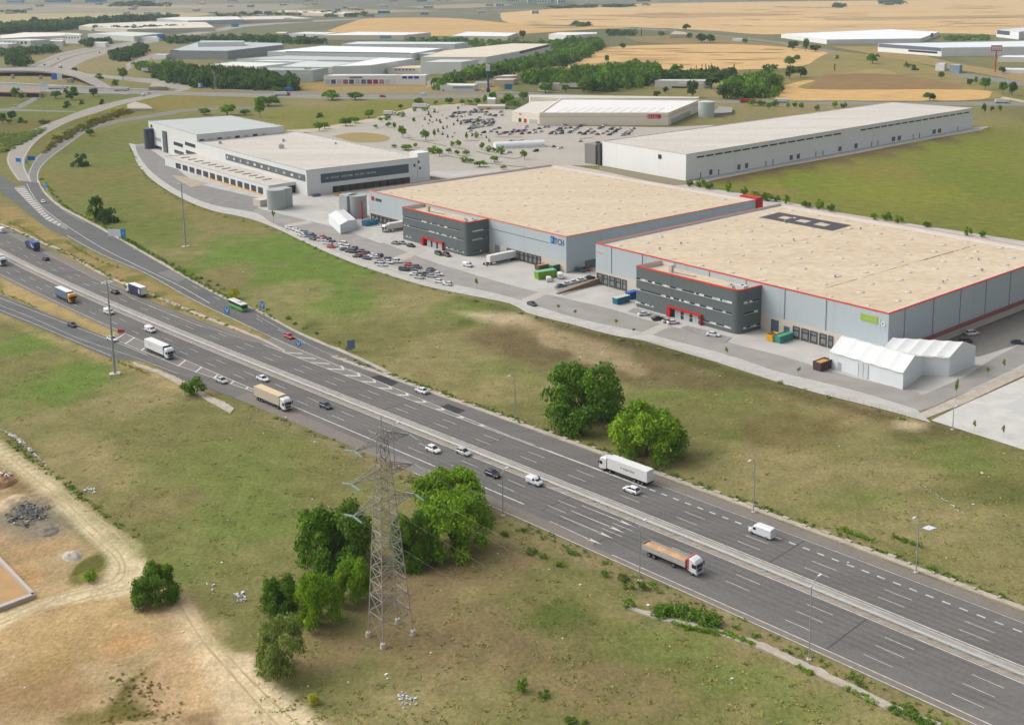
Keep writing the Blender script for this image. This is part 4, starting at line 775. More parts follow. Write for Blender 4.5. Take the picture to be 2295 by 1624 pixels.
B2 = [at(440, 317.5, HB), at(686, 381.5, HB), at(938, 353, HB), at(656, 293.5, HB)]
shell(e, B2, HB, MW, WHTR, mat('blue grey trim', (176, 190, 200), .6), .5, .5)
w = Wall(B2[0], B2[1]); mb = MB(); a0, a1, z0, z1 = w.rect(505, 341, 684, 400); w.box(mb, a0, a1, 7.9, 11.6, .02, .12); mb.build('window_band', mat('band grey', (104, 108, 112), .5), e)
rs = random.Random(4); 
for k in range(11):
    a = a0 + 1 + (a1 - a0) * (k + .1) / 11; mb = MB(); w.box(mb, a, a + rs.uniform(1.2, 3), 9.0, 10.4, .13, .17); mb.build('window', BLIND if rs.random() < .6 else GLAP, e)
w = Wall(B2[1], B2[2]); mb = MB(); a0, a1, z0, z1 = w.rect(718, 390, 916, 396); w.box(mb, a0, a1, 6.2, 11.4, .02, .14); mb.build('dark_panel', mat('panel slate', (84, 98, 106), .5), e)
text(e, 'lettering', 'I:II   I/II EVE   ZAID EEB   I/IO EEE   CIII EVN', 1.5, w, a0 + 3, 8.3, mat('panel letters', (214, 222, 200), .6), sx=1.15)
mb = MB(); w.box(mb, w.hit(745, 420)[0], w.hit(918, 398)[0], 0, 3.6, .02, .2, 0); 
for k in range(10):
    a = w.hit(748 + k * 17, 416)[0]; w.box(mb, a, a + .6, 0, 3.6, .2, 1.0, 1)
mb.build('dock_row', [mat('dock dark', (88, 82, 78), .9), DARK], e)
mb = MB(); c = B2[2]; w.box(mb, w.L - 1, w.L + 7, 0, HB + 2.6, -9, .5); t = mb.build('corner_tower', MW, e)
for x0, y0 in ((926, 371), (935, 363), (938, 377)):
    a = w.hit(x0, y0)[0]; z = w.hit(x0, y0)[1]; mb = MB(); w.box(mb, a, a + 1.1, z - .8, z + .8, .52, .6); mb.build('window', GLASS, t)
for x0, y0, s in ((630, 331, 3.2), (493, 321, 2.0), (752, 322, 1.2), (635, 316, 2)): p = at(x0, y0, HB); aircon(e, (p.x, p.y, HB - .5), (s, s * .8, s * .8), .4)
HC = 6.2
B3 = [at(369, 350, HC), at(602, 416.5, HC), at(690, 403, HC), at(444, 344, HC)]
shell(e, B3, HC, MW, WHTR, None, .3, .5, roof='wing_roof')
w = Wall(B3[0], B3[1])
for i in range(13):
    x0 = 395.5 + i * 15.3; a0 = w.hit(x0, 392 + i * 4.0)[0]; a1 = w.hit(x0 + 11, 394 + i * 4.0)[0]; mb = MB(); w.box(mb, a0, a1, .5, 3.9, .02, .1); mb.build('dock_door', mat('dock glass', (44, 50, 66), .3, spec=.5) if i > 2 else GLASS, e)
mb = MB(); w.box(mb, w.hit(465, 413)[0], w.hit(588, 440)[0], 0, .45, .1, .9); mb.build('loading_kerb', mat('yellow kerb', (224, 176, 70), .7), e)
for i in range(13):
    p = at(415 + i * 15.2, 353 + i * 4.05, HC); mb = MB(); mb.box((p.x, p.y, HC - .3), (5.5, .9, .5), .75); mb.build('rooflight', mat('rooflight', (176, 176, 172), .6), e)
w = Wall(B3[1], B3[2]); mb = MB(); w.box(mb, 5, w.L - 3, .1, 4.3, .02, .1); mb.build('gateway', mat('gateway dark', (64, 64, 66), .9), e)
mb = MB(); p = at(620, 468); mb.tube([(p.x, p.y, 0), (p.x, p.y, 10.5)], 4.8, 22); mb.box((p.x + 2, p.y + 5, 0), (8, 7, 10.3), .8); mb.build('round_entrance', mat('entrance glass', (172, 180, 176), .3, .4, .2, (158, 168, 166), spec=.5), e)
mb = MB(); p = at(590, 460); mb.box((p.x, p.y, 0), (8, 7, 3.6), .8); mb.build('plinth', BEIGE, e)
# supermarket
e = empty('supermarket', (0, 0, 0), 0, 'cream supermarket with white ribbed roof and red letter sign behind the car park', 'supermarket')
HS = 10.4
S1_ = [at(1209, 253, HS), at(1497, 253, HS), at(1567, 224, HS), at(1255, 221.5, HS)]
shell(e, S1_, HS, CREAM, mat('white sheet roof', (236, 234, 230), .8, .4, .1, (222, 220, 214)), CREAM, .7, 1.2)
w = Wall(S1_[0], S1_[1]); mb = MB(); w.box(mb, -1, w.L, 7.2, 7.5, .02, .12); mb.build('stripe', mat('salmon stripe', (206, 150, 118), .8), e)
mb = MB(); a0, a1, z0, z1 = w.rect(1450.5, 258, 1480.5, 266); w.box(mb, a0, a1, 5.6, 8.9, .02, .2); mb.build('sign', mat('sign red', (196, 30, 48), .5), e)
text(e, 'lettering', 'O LIU', 2.7, w, a0 + .5, 6.1, mat('white letters', (0, 0, 0)), .24, sx=1.12)
mb = MB(); p, d, n = S1_[0], w.d, -w.n
for k in range(12):
    a = 12 + k * 7.4; q0 = w.pt(a, 0, -2); q1 = w.pt(a + 9, 0, -44 if k < 99 else 0); mb.ribbon([q0, q1], [q0 + d * .35, q1 + d * .35], HS - .62)
mb.build('roof_rib', mat('rib grey', (104, 102, 100), .8), e)
S2_ = [at(1147, 250, 8.5), at(1208.5, 256, 8.5), at(1262, 226, 8.5), at(1190, 228, 8.5)]
mb = MB().prism(ccw([tuple(p[:2]) for p in S2_]), 0, 8.5, 0, 1); mb.build('entrance_wing', [CREAM, mat('wing roof', (216, 210, 200), .9)], e)
w = Wall(S2_[0], S2_[1])
for x0, x1, m_ in ((1174, 1180, REDD), (1186, 1203, GLAP), (1162, 1168, DARK)):
    a0 = w.hit(x0, 281)[0]; a1 = w.hit(x1, 281)[0]; mb = MB(); w.box(mb, a0, a1, .3, 3.4, .02, .15); mb.build('window', m_, e)
mb = MB(); a0 = w.hit(1163, 257)[0]; w.box(mb, a0, a0 + 2.6, 6.4, 7.2, .02, .15); mb.build('sign', REDD, e)
S3_ = [at(1205, 277, 0), at(1254, 280.5, 0), at(1258, 276, 0), at(1209, 273, 0)]; MB().prism(ccw([tuple(p[:2]) for p in S3_]), 0, 4.6).build('porch', CREAM, e)
w = Wall(S3_[0], S3_[1])
for x0, x1, m_ in ((1206, 1222, STL), (1232, 1248, mat('brown shutter', (128, 96, 80), .7))):
    a0 = w.hit(x0, 279)[0]; a1 = w.hit(x1, 279)[0]; mb = MB(); w.box(mb, a0, a1, .3, 3.6, .02, .15); mb.build('shutter', m_, e)
S4_ = [at(1258, 222, 10), at(1562, 222, 10), at(1568, 219, 10), at(1185, 214, 10), at(1187, 219, 10)]; MB().prism(ccw([tuple(p[:2]) for p in S4_]), 0, 10.6, 0, 1).build('rear_block', [CREAM, mat('rear roof', (206, 200, 190), .9)], e)
w = Wall(S1_[1], S1_[2]); mb = MB(); a0 = w.hit(1503, 281)[0]; a1 = w.hit(1546, 276)[0]; w.box(mb, a0, a1, .3, 4.4, .02, .2); mb.build('glass_front', GLAP, e)
mb = MB(); a0, a1 = w.hit(1500, 270)[0], w.hit(1566, 240)[0]; w.box(mb, 0, a1, 7.2, 7.5, .02, .12); mb.build('stripe', MC['salmon stripe'], e)
tk = empty('storage_tank', at(1582, 262), 0, 'pale green silo tank beside the supermarket end', 'tank'); mb = MB(); mb.tube([(0, 0, 0), (0, 0, 13)], 7, 24); mb.build('shell', mat('tank green', (186, 198, 192), .5), tk); mb = MB(); mb.tube([(0, 0, 13), (0, 0, 14)], 7.2, 24, r2=1); mb.build('lid', mat('tank lid', (198, 206, 202), .5), tk)
def clad(c, c2=None): return mat('clad %d %d %d' % c, c, .75, .4, .05, c2 or tuple(int(v * .93) for v in c), k=1.2)
def rf(c): return mat('sheet roof %d %d %d' % c, c, .85, .5, .02, tuple(int(v * .93) for v in c), stretch=(.3, .3, 2), spec=.1, k=1.12)
G = 'sheds of the industrial estate'
W1_, W2_, G1_, G2_, T1_ = (226, 226, 222), (214, 216, 214), (168, 172, 172), (150, 154, 156), (214, 202, 180)
sheds = [
 ('long white shed with a blue sign at the foot of the wheat field', [(706, 79.5), (905, 79.5), (965, 73.5), (800, 71.5)], 9, (216, 206, 190), (232, 230, 226), [(0, 1, 851, 80.5, 877, 87, ('sign', mat('pale blue sign', (120, 170, 206), .5)))]),
 ('white shed with a blue corner block below the trees', [(645, 76), (727, 77), (760, 73), (680, 72)], 9, (228, 228, 226), (226, 226, 222), [(0, 1, 720, 78, 738, 87, ('corner_panel', mat('corner blue', (112, 138, 176), .6))), (0, 1, 680, 77, 684, 83, win)]),
 ('small cream shed left of the white shed with the blue corner', [(617, 75), (640, 75), (644, 72), (622, 72)], 7, (212, 200, 184), (220, 210, 196), []),
 ('pale tan shed below the far right end of the wheat field', [(1008, 81), (1137, 82), (1160, 74), (1045, 71.5)], 9, (214, 202, 186), (228, 228, 226), []),
 ('pinkish white shed between trees above the dark grey shed', [(1229, 77), (1268, 80), (1337, 76), (1337, 73), (1250, 72.5)], 10, (222, 214, 206), (226, 222, 216), []),
 ('big grey hall with a raised roof tier and blue edge', [(380, 113.5), (509, 114.5), (635, 100.5), (629, 97), (500, 94), (441, 95)], 13, G2_, (184, 190, 190), [(0, 1, 382, 113, 400, 115, ('fascia', mat('fascia blue', (52, 84, 140), .5)))]),
 ('long white roofed shed with a dark front gutter', [(599, 116), (923, 120), (992, 108.5), (720, 103)], 10, (206, 212, 212), (236, 238, 236), [(0, 1, 640, 117, 920, 119, ('gutter', DARK))]),
 ('far white shed with a grey ridge behind the dark gutter shed', [(765, 99.5), (1018, 99), (1049, 95), (800, 93.5)], 9, (222, 224, 222), (212, 220, 224), []),
 ('low grey roofed shed in front of the dark gutter shed', [(530, 132), (800, 136), (925, 130), (640, 124.5)], 8, (220, 222, 218), (188, 192, 192), []),
 ('low white shed behind the dark wood', [(467, 145), (575, 150), (655, 141.5), (520, 138.5)], 7, (222, 224, 220), (218, 222, 216), []),
 ('pale roofed shed with a small red and white roof sign', [(625, 150), (740, 151), (830, 140), (680, 137)], 8, (220, 222, 220), (206, 210, 208), []),
 ('grey shed with dark ridge beside the green lorry', [(574, 158), (700, 158.5), (735.6, 152), (600, 151)], 13, (190, 194, 192), (172, 176, 174), [(0, 1, 600, 162, 697, 167, ('strip', clad((206, 208, 206))))]),
 ('tall white shed with slanting grey end wall', [(745, 149.5), (829.7, 147), (929, 131.5), (850, 129)], 13, (222, 223, 221), (232, 232, 230), []),
 ('white cube shed with grey side wall in the estate', [(942, 140), (1033, 139.7), (1072, 134), (985, 133)], 15, (232, 232, 230), (206, 206, 204), []),
 ('long tan roofed shed with dark grey far end', [(942, 128.3), (1089, 128.3), (1163.7, 115.3), (1233, 98.7), (1147, 97.5), (995, 113)], 12, (226, 226, 224), (216, 204, 184), [(2, 3, 1164, 115.5, 1231, 105, ('end_wall', mat('end grey', (116, 118, 126), .7)))]),
 ('white shop row with coloured shutters facing the brown verge', [(725, 170), (883, 169.5), (900, 166.5), (745, 166.5)], 11, (226, 226, 226), (228, 228, 226), [(0, 1, 728 + i * 13.5, 179, 739 + i * 13.5, 188.5, ('shutter', clad(c))) for i, c in enumerate([(190, 190, 194), (80, 86, 104), (200, 196, 196), (150, 90, 80), (66, 92, 116), (196, 190, 182), (88, 104, 132), (140, 52, 72), (146, 60, 78), (170, 130, 140), (206, 206, 204)])] + [(0, 1, 783, 172.5, 812, 176, ('sign', mat('mauve sign', (122, 122, 178), .6)))]),
 ('white showroom with three blue panels', [(883.5, 169.5), (953, 169.5), (962, 166.5), (895, 166.5)], 11, (230, 230, 228), (232, 232, 230), [(0, 1, 901 + i * 13.2, 171.5, 912 + i * 13.2, 177, ('blue_panel', mat('panel blue', (34, 76, 184), .5))) for i in range(3)]),
 ('low beige office row with dark windows behind the showroom', [(868, 153), (942, 153), (950, 146), (890, 148)], 7, (226, 220, 208), (212, 196, 174), [(0, 1, 885 + i * 8, 155.5, 889 + i * 8, 158.5, win) for i in range(6)]),
 ('long white shed in front of the right hand fields', [(1750, 76), (1852, 89.5), (2062, 87), (2103, 72), (1988, 66), (1870, 71)], 8, (222, 220, 216), (232, 234, 234), [(2, 3, 2085, 76, 2090, 83, ('door', mat('door blue', (70, 90, 150), .5)))]),
 ('grey and white hall with a dark glazed front at the right', [(1967, 98), (2110, 107.5), (2300, 105), (2420, 96), (2300, 92)], 13, (228, 228, 226), (220, 226, 230), [(0, 1, 1968, 98.6, 2109, 116, ('dark_front', mat('front slate', (112, 120, 128), .5))), (0, 1, 2035, 112, 2100, 121, win)]),
 ('white block with grey glazing at the right edge', [(2233, 67), (2283, 72), (2340, 66), (2290, 62)], 14, (224, 226, 226), (214, 216, 216), [(0, 1, 2234, 68, 2262, 80, ('glazing', STL))]),
 ('low white annex below the grey and white hall', [(2236, 128), (2300, 129), (2330, 124), (2250, 124)], 7, (220, 214, 204), (230, 230, 228), []),
 ('grey canopied building behind the poplars', [(1467, 181), (1578, 182), (1592, 178), (1480, 178)], 8, (206, 202, 196), (204, 204, 200), [(0, 1, 1505, 194, 1560, 199, ('opening', DARK)), (0, 1, 1520, 184, 1575, 188.5, ('pale_panel', clad((232, 224, 212))))]),
 ('pinkish low building between trees behind the supermarket', [(1238, 187), (1303, 188), (1310, 185), (1245, 184.5)], 7, (206, 192, 186), (216, 206, 200), [(0, 1, 1276, 196, 1302, 200.5, ('opening', mat('opening brown', (88, 66, 70), .8)))]),
 ('small rubble coloured house left of the pinkish building', [(1206, 189), (1228, 190), (1234, 187), (1212, 186.5)], 7, (206, 196, 184), (214, 204, 194), []),
 ('low depot with grey shutters beside the round trees', [(986, 192), (1062, 192), (1070, 188), (1000, 186.5)], 6, (220, 216, 208), (226, 222, 214), [(0, 1, 1014, 194, 1060, 199, ('shutter', clad((150, 160, 168))))]),
 ('cream walled yard building beside the tall sign mast', [(1104, 180), (1150, 179), (1160, 176), (1112, 176)], 6, (216, 200, 180), (214, 206, 194), []),
 ('beige workshop above the cream walled yard', [(1106, 172), (1147, 171), (1172, 168), (1130, 168)], 6, (214, 196, 176), (220, 210, 196), []),
 ('small white hut by the interchange trees', [(341, 123), (372, 124), (380, 121), (350, 120.5)], 7, (206, 206, 204), (196, 200, 198), []),
 ('long white estate hall at the far left', [(0, 79.5), (55, 73), (122, 73.5), (178, 75), (178, 79), (60, 84), (0, 87)], 12, (204, 202, 194), (226, 220, 208), []),
 ('lower white hall at the left edge', [(-30, 90), (68, 92), (112, 89), (60, 87)], 12, (206, 206, 200), (206, 212, 206), [(0, 1, 10 + i * 9, 94, 15 + i * 9, 99, win) for i in range(6)]),
 ('beige hall at the left edge below the lower white hall', [(-40, 99), (18, 100), (46, 97), (0, 95)], 11, (210, 204, 192), (196, 204, 202), []),
 ('white block with rows of windows at the far left', [(145, 78.5), (180, 79.5), (186, 77), (150, 76)], 16, (220, 220, 214), (214, 214, 208), [(0, 1, 147 + i * 6.5, 83, 150 + i * 6.5, 87, win) for i in range(5)]),
 ('pale green roofed hall beyond the far motorway', [(196, 76), (300, 82), (366, 75), (270, 71)], 10, (206, 206, 198), (204, 210, 200), []),
 ('long beige roofed hall below the far wood', [(176, 59), (285, 66), (480, 62), (460, 50), (330, 49), (200, 54)], 9, (208, 200, 184), (214, 206, 190), []),
 ('long blue grey hall in front of the far fields', [(351, 42), (420, 47), (545, 44), (530, 37.5), (400, 38.5)], 11, (176, 190, 196), (222, 220, 212), []),
 ('wide beige hall left of the ochre field', [(545, 45), (700, 42), (640, 36), (540, 38)], 9, (206, 198, 182), (214, 206, 188), []),
 ('small white workshop in the left estate behind the far motorway', [(200, 96), (236, 97), (244, 94.5), (210, 94)], 7, (222, 222, 216), (214, 216, 212), []),
 ('grey shed left of the white block with rows of windows', [(78, 92), (140, 93), (146, 90), (90, 89.5)], 9, (196, 198, 194), (214, 214, 208), []),
 ('low tan shed between the left halls and the far wood', [(62, 86), (140, 88), (150, 84), (80, 83)], 8, (204, 196, 180), (216, 208, 194), []),
 ('narrow white shed beside the pale green hall', [(300, 84), (356, 85), (362, 82), (306, 81.5)], 7, (216, 218, 214), (206, 214, 210), []),
 ('white shed with long roof behind the pale red signed shed', [(560, 137), (700, 139), (720, 135), (590, 134)], 7, (218, 220, 218), (226, 228, 226), []),
 ('small grey annex at the end of the dark gutter shed', [(930, 121), (985, 122), (992, 117), (940, 117)], 8, (170, 176, 174), (200, 204, 202), []),
 ('cream terrace of workshops right of the showroom', [(956, 184), (984, 184.5), (990, 181), (962, 181)], 6, (222, 212, 196), (216, 206, 190), []),
 ('stacked pale containers hall in the cream yard', [(1062, 186), (1096, 186), (1102, 183), (1066, 183)], 5, (206, 204, 200), (190, 196, 200), []),
 ('small white plant block in the right hand yard', [(2096, 143), (2116, 144), (2122, 141), (2100, 140.5)], 9, (204, 206, 204), (196, 200, 200), []),
 ('grey plant hall with blue tank wall in the right hand yard', [(2128, 146), (2150, 147), (2156, 144), (2132, 143.5)], 10, (132, 150, 164), (176, 182, 184), []),
 ('white lorry wash shed below the red sign pole', [(2246, 156), (2294, 157), (2300, 153), (2252, 152.5)], 5, (226, 226, 228), (232, 232, 232), []),
 ('long low beige hall at the foot of the right wheat field', [(1880, 88), (1960, 92), (1966, 88.5), (1890, 85)], 5, (216, 206, 190), (222, 214, 200), []),
 ('white farm store on the edge of the upper wheat', [(1640, 88), (1662, 88.5), (1665, 86.5), (1644, 86.3)], 4, (210, 206, 196), (206, 206, 200), []),
 ('long tan greenhouse hall above the estate trees', [(608, 27), (770, 32), (800, 27.5), (640, 24)], 9, (206, 196, 180), (216, 208, 192), []),
]
for lab, px, h, wc, rc, ft in sheds: house('industrial_shed', lab, 'shed', px, h, clad(wc), rf(rc), G, ft)
# upper tier of the grey hall is its own volume behind
house('industrial_shed', 'raised white tier standing on the big grey hall', 'shed', [(443, 96), (545, 95), (547, 91.5), (450, 91)], 19, clad((206, 208, 206)), rf((186, 192, 192)), G)
# far town blocks along the skyline
rs = random.Random(12); fb = []
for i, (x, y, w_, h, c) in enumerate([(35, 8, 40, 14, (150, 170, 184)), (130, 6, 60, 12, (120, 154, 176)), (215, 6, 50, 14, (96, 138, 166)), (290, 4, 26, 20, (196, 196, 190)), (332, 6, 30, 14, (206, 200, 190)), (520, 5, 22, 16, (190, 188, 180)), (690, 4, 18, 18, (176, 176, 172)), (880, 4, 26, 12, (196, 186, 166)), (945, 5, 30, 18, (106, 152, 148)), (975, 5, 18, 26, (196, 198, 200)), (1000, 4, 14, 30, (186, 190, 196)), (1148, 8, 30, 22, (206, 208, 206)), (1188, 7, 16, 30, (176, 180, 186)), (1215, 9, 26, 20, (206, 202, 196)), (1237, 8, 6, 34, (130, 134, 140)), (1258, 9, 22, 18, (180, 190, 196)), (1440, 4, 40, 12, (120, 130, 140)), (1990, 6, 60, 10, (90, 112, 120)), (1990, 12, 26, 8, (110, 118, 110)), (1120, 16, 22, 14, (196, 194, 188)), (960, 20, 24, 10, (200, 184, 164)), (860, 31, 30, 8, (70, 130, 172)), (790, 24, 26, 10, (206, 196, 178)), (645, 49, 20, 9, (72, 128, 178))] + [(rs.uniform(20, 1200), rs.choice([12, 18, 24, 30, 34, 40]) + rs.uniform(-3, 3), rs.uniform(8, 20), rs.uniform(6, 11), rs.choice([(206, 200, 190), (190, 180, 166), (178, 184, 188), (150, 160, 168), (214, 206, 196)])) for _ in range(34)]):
    p = at(x, y); d = (at(x + 1, y) - p).length
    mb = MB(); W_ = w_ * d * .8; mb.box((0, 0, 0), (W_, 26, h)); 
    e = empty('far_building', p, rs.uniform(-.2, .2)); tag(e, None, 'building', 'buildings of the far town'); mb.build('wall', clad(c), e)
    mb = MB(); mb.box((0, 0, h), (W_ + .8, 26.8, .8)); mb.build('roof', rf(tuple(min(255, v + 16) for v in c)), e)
    mb = MB(); n = max(2, int(W_ / 9))
    for k in range(n): mb.box((-W_ / 2 + W_ * (k + .5) / n, -13.05, h * .35), (W_ / n * .55, .2, h * .3))
    mb.build('window', GLASS, e); fb.append((e, x, c, w_))
for e, x, c, w_ in fb:
    hue = 'blue' if c[2] > c[0] + 15 else ('tan' if c[0] > c[2] + 12 else 'grey')
    e['label'] = '%s %s block of the far town, %s' % ('wide' if w_ > 28 else 'small' if w_ < 20 else 'narrow', hue, 'above the left fields' if x < 400 else 'above the estate halls' if x < 800 else 'on the skyline above the wheat' if x < 1300 else 'above the right wheat field')
# tents at the right
def tent(label, a_px, b_px, c_px, hw, hr, doors):
    A, B, C_ = at(*a_px, hw), at(*b_px, hw), at(*c_px, hw); u = B - A; v = C_ - B; e = empty('storage_tent', (0, 0, 0), 0, label, 'tent', 'white storage tents'); z = lambda p, h: Vector((p.x, p.y, h)); Dd = A + v
    TW = mat('tent wall', (222, 227, 228), .7, .3, .4, (208, 214, 214), k=1.12); mb = MB(); r0, r1 = z(A + v / 2, hr), z(B + v / 2, hr)
    mb.quad(z(A, 0), z(B, 0), z(B, hw), z(A, hw)); mb.quad(z(C_, 0), z(Dd, 0), z(Dd, hw), z(C_, hw)); mb.add([z(B, 0), z(C_, 0), z(C_, hw), r1, z(B, hw)], [(0, 1, 2, 3, 4)]); mb.add([z(Dd, 0), z(A, 0), z(A, hw), r0, z(Dd, hw)], [(0, 1, 2, 3, 4)]); mb.build('wall', TW, e)
    mb = MB(); n = 5; ov = v.normalized() * .35
    for k in range(n):
        for s in (0, 1):
            p0, p1 = A + u * (k / n), A + u * ((k + 1) / n); q0, q1 = (p0 - ov, p1 - ov) if s == 0 else (p0 + v + ov, p1 + v + ov); m0, m1 = p0 + v / 2, p1 + v / 2; mid = .5
            sag = lambda a, b, t, d: z(a.lerp(b, t), hw - .1 + (hr - hw + .1) * t - d)
            for i in range(3):
                for j in range(4):
                    f = lambda i_, j_: sag(q0.lerp(q1, j_ / 4), m0.lerp(m1, j_ / 4), i_ / 3, .22 * math.sin(PI * j_ / 4))
                    a, b, c, d_ = f(i, j), f(i, j + 1), f(i + 1, j + 1), f(i + 1, j); mb.quad(*((a, b, c, d_) if s == 0 else (d_, c, b, a)))
    mb.build('roof', mat('tent roof', (232, 233, 231), .6, .4, .3, (216, 218, 216)), e, smooth=False)
    w = Wall(A, B)
    for x0, x1, y, zt in doors:
        a0, a1 = w.hit(x0, y)[0], w.hit(x1, y)[0]; mb = MB(); w.box(mb, a0, a1, 0, zt, .02, .08)
        for k in range(3): w.box(mb, a0 + (a1 - a0) * k / 2 - .06, a0 + (a1 - a0) * k / 2 + .06, 0, zt + .1, .08, .16, 1)
        mb.build('door', [mat('tent door', (214, 219, 220), .7), mat('tent frame', (190, 196, 198), .6)], e)
    return e
tent('white storage tent with double doors standing nearest the park road', (1859, 786), (2024, 834), (2072, 800), 5.4, 8.2, [(1922, 1944, 850, 4.4), (1877, 1883, 830, 2.6)])
tent('white storage tent behind the one with double doors, with its gable turned right', (1968, 790), (2128, 800), (2186, 775), 6.2, 9.4, [])
# ================================================================ trees, bushes, woods
ORD = 'first second third fourth fifth sixth seventh eighth ninth tenth eleventh twelfth thirteenth fourteenth fifteenth sixteenth seventeenth eighteenth nineteenth twentieth'.split()
for te_, nx__ in (('twenty', 'thirtieth'), ('thirty', 'fortieth'), ('forty', 'fiftieth'), ('fifty', 'sixtieth'), ('sixty', 'seventieth'), ('seventy', 'eightieth'), ('eighty', 'ninetieth'), ('ninety', 'hundredth'), ('hundred', 'last')): ORD += [te_ + '-' + o for o in ORD[:9]] + [nx__]
def leafmat(name, c, c2, c3):
    c, c2, c3 = (tuple(min(235, int(v * q)) for v, q in zip(t_, (1.06, 1.07, .88))) for t_ in (c, c2, c3))
    m_ = D.materials.new(name); m_.use_nodes = True; nt = m_.node_tree; b = nt.nodes['Principled BSDF']; b.inputs['Roughness'].default_value = .75; b.inputs['Specular IOR Level'].default_value = .15
    vc = nt.nodes.new('ShaderNodeVertexColor'); vc.layer_name = 'tone'; rp = nt.nodes.new('ShaderNodeValToRGB'); e = rp.color_ramp.elements
    e[0].color = (*lin(c3), 1); e[1].color = (*lin(c2), 1); k = e.new(.5); k.color = (*lin(c), 1)
    nt.links.new(vc.outputs['Color'], rp.inputs['Fac']); nt.links.new(rp.outputs['Color'], b.inputs['Base Color'])
    tr = nt.nodes.new('ShaderNodeBsdfTranslucent'); nt.links.new(rp.outputs['Color'], tr.inputs['Color']); mx = nt.nodes.new('ShaderNodeMixShader'); mx.inputs[0].default_value = .25
    nt.links.new(b.outputs[0], mx.inputs[1]); nt.links.new(tr.outputs[0], mx.inputs[2]); nt.links.new(mx.outputs[0], nt.nodes['Material Output'].inputs['Surface']); return m_
LM = {'bright': leafmat('leaf bright', (122, 158, 46), (167, 196, 54), (82, 117, 37)), 'mid': leafmat('leaf mid', (99, 134, 50), (136, 170, 60), (68, 98, 39)), 'dark': leafmat('leaf dark', (82, 110, 56), (106, 134, 65), (61, 84, 46)),
      'grey': leafmat('leaf grey', (136, 151, 90), (165, 180, 109), (103, 120, 65)), 'far': leafmat('leaf far', (82, 110, 58), (110, 136, 69), (63, 88, 50)), 'yellow': leafmat('leaf yellow', (195, 192, 63), (230, 220, 63), (141, 146, 58)), 'yelgreen': leafmat('leaf yellow green', (120, 116, 56), (150, 142, 58), (88, 88, 46)), 'straw': leafmat('leaf straw', (170, 156, 104), (190, 172, 116), (140, 132, 84)), 'scrub': leafmat('leaf scrub', (129, 124, 75), (155, 151, 88), (101, 98, 60))}
BARK = mat('bark', (98, 86, 72), .95, .5, 2)
def crown_arrays(seed, n, leaf, lobes, lobe_r=(.28, .42), shape='dome', core=True):
    """leaf quads of a crown of radius 1 and height 1 resting on z = 0: verts (n*4,3), tone (n)"""
    r = np.random.default_rng(seed); C_ = []; R_ = []; T_ = []
    for i in range(lobes):
        if shape == 'dome':
            a = r.uniform(0, 2 * PI); zc = r.uniform(.03, .84); rr = math.sqrt(max(0, 1 - ((zc - .34) / .6) ** 2 * (1 if zc > .34 else .22))) * (r.uniform(.68, .86) if i % 4 else r.uniform(.1, .5))
        elif shape == 'ball':
            a = r.uniform(0, 2 * PI); zc = r.uniform(.2, .82); rr = math.sqrt(max(0, 1 - ((zc - .48) / .52) ** 2)) * r.uniform(.3, .8)
        else:
            a = r.uniform(0, 2 * PI); zc = r.uniform(.08, .92); rr = r.uniform(0, .45) * (1.1 - zc)
        lr = r.uniform(*lobe_r); C_.append((rr * math.cos(a), rr * math.sin(a), zc)); R_.append(lr); T_.append(r.uniform(.2, .8))
    C_ = np.array(C_); R_ = np.array(R_); T_ = np.array(T_)
    w = R_ ** 2; k = r.choice(lobes, n, p=w / w.sum()); d = r.normal(size=(n, 3)); d /= np.linalg.norm(d, axis=1)[:, None]; d[:, 2] = np.where(d[:, 2] < -.35, -d[:, 2], d[:, 2])
    rad = R_[k] * (r.uniform(.5, 1.1, n) + (r.random(n) < .06) * r.uniform(0, .35, n)); sq = np.array([1, 1, .75]); P = C_[k] + d * rad[:, None] * sq
    P[:, 2] = np.clip(P[:, 2], .0, 1.05)
    nn = d * .75 + r.normal(size=(n, 3)) * .55; nn[:, 2] += .25; nn /= np.linalg.norm(nn, axis=1)[:, None]
    up = r.normal(size=(n, 3)); u = np.cross(nn, up); u /= np.linalg.norm(u, axis=1)[:, None]; v = np.cross(nn, u)
    s = leaf * r.uniform(.6, 1.3, n)[:, None]; q = r.uniform(.55, 1.0, n)[:, None]
    V = np.stack([P + u * s, P + v * s * q, P - u * s, P - v * s * q], 1).reshape(-1, 3)
    tone = np.clip(T_[k] * .55 + r.uniform(0, 1, n) * .45 + r.normal(0, .08, n), 0, 1)
    return V, tone, C_, R_
def leaf_mesh(name, V, tone, m_, extra=None):
    n = len(V) // 4; me = D.meshes.new(name); me.vertices.add(len(V)); me.vertices.foreach_set('co', V.astype(np.float32).ravel()); me.loops.add(n * 4); me.loops.foreach_set('vertex_index', np.arange(n * 4, dtype=np.int32))
    me.polygons.add(n); me.polygons.foreach_set('loop_start', np.arange(0, n * 4, 4, dtype=np.int32)); me.update(calc_edges=True)
    ca = me.color_attributes.new('tone', 'FLOAT_COLOR', 'POINT'); t = np.repeat(tone, 4); ca.data.foreach_set('color', np.stack([t, t, t, np.ones_like(t)], 1).astype(np.float32).ravel()); me.materials.append(m_); return me
def trunk_mesh(seed, h, r, spread):
    rs = random.Random(seed); mb = MB(); mb.tube([(0, 0, -.02), (rs.uniform(-.03, .03), rs.uniform(-.03, .03), h * .5), (0, 0, h)], r, 7, r2=r * .6)
    for i in range(5):
        a = i * 2 * PI / 5 + rs.uniform(-.4, .4); mb.tube([(0, 0, h * rs.uniform(.5, .95)), (math.cos(a) * spread * .5, math.sin(a) * spread * .5, h + .15), (math.cos(a) * spread, math.sin(a) * spread, h + rs.uniform(.25, .45))], r * .5, 5, r2=r * .12)
    return mb.data('trunk', BARK)
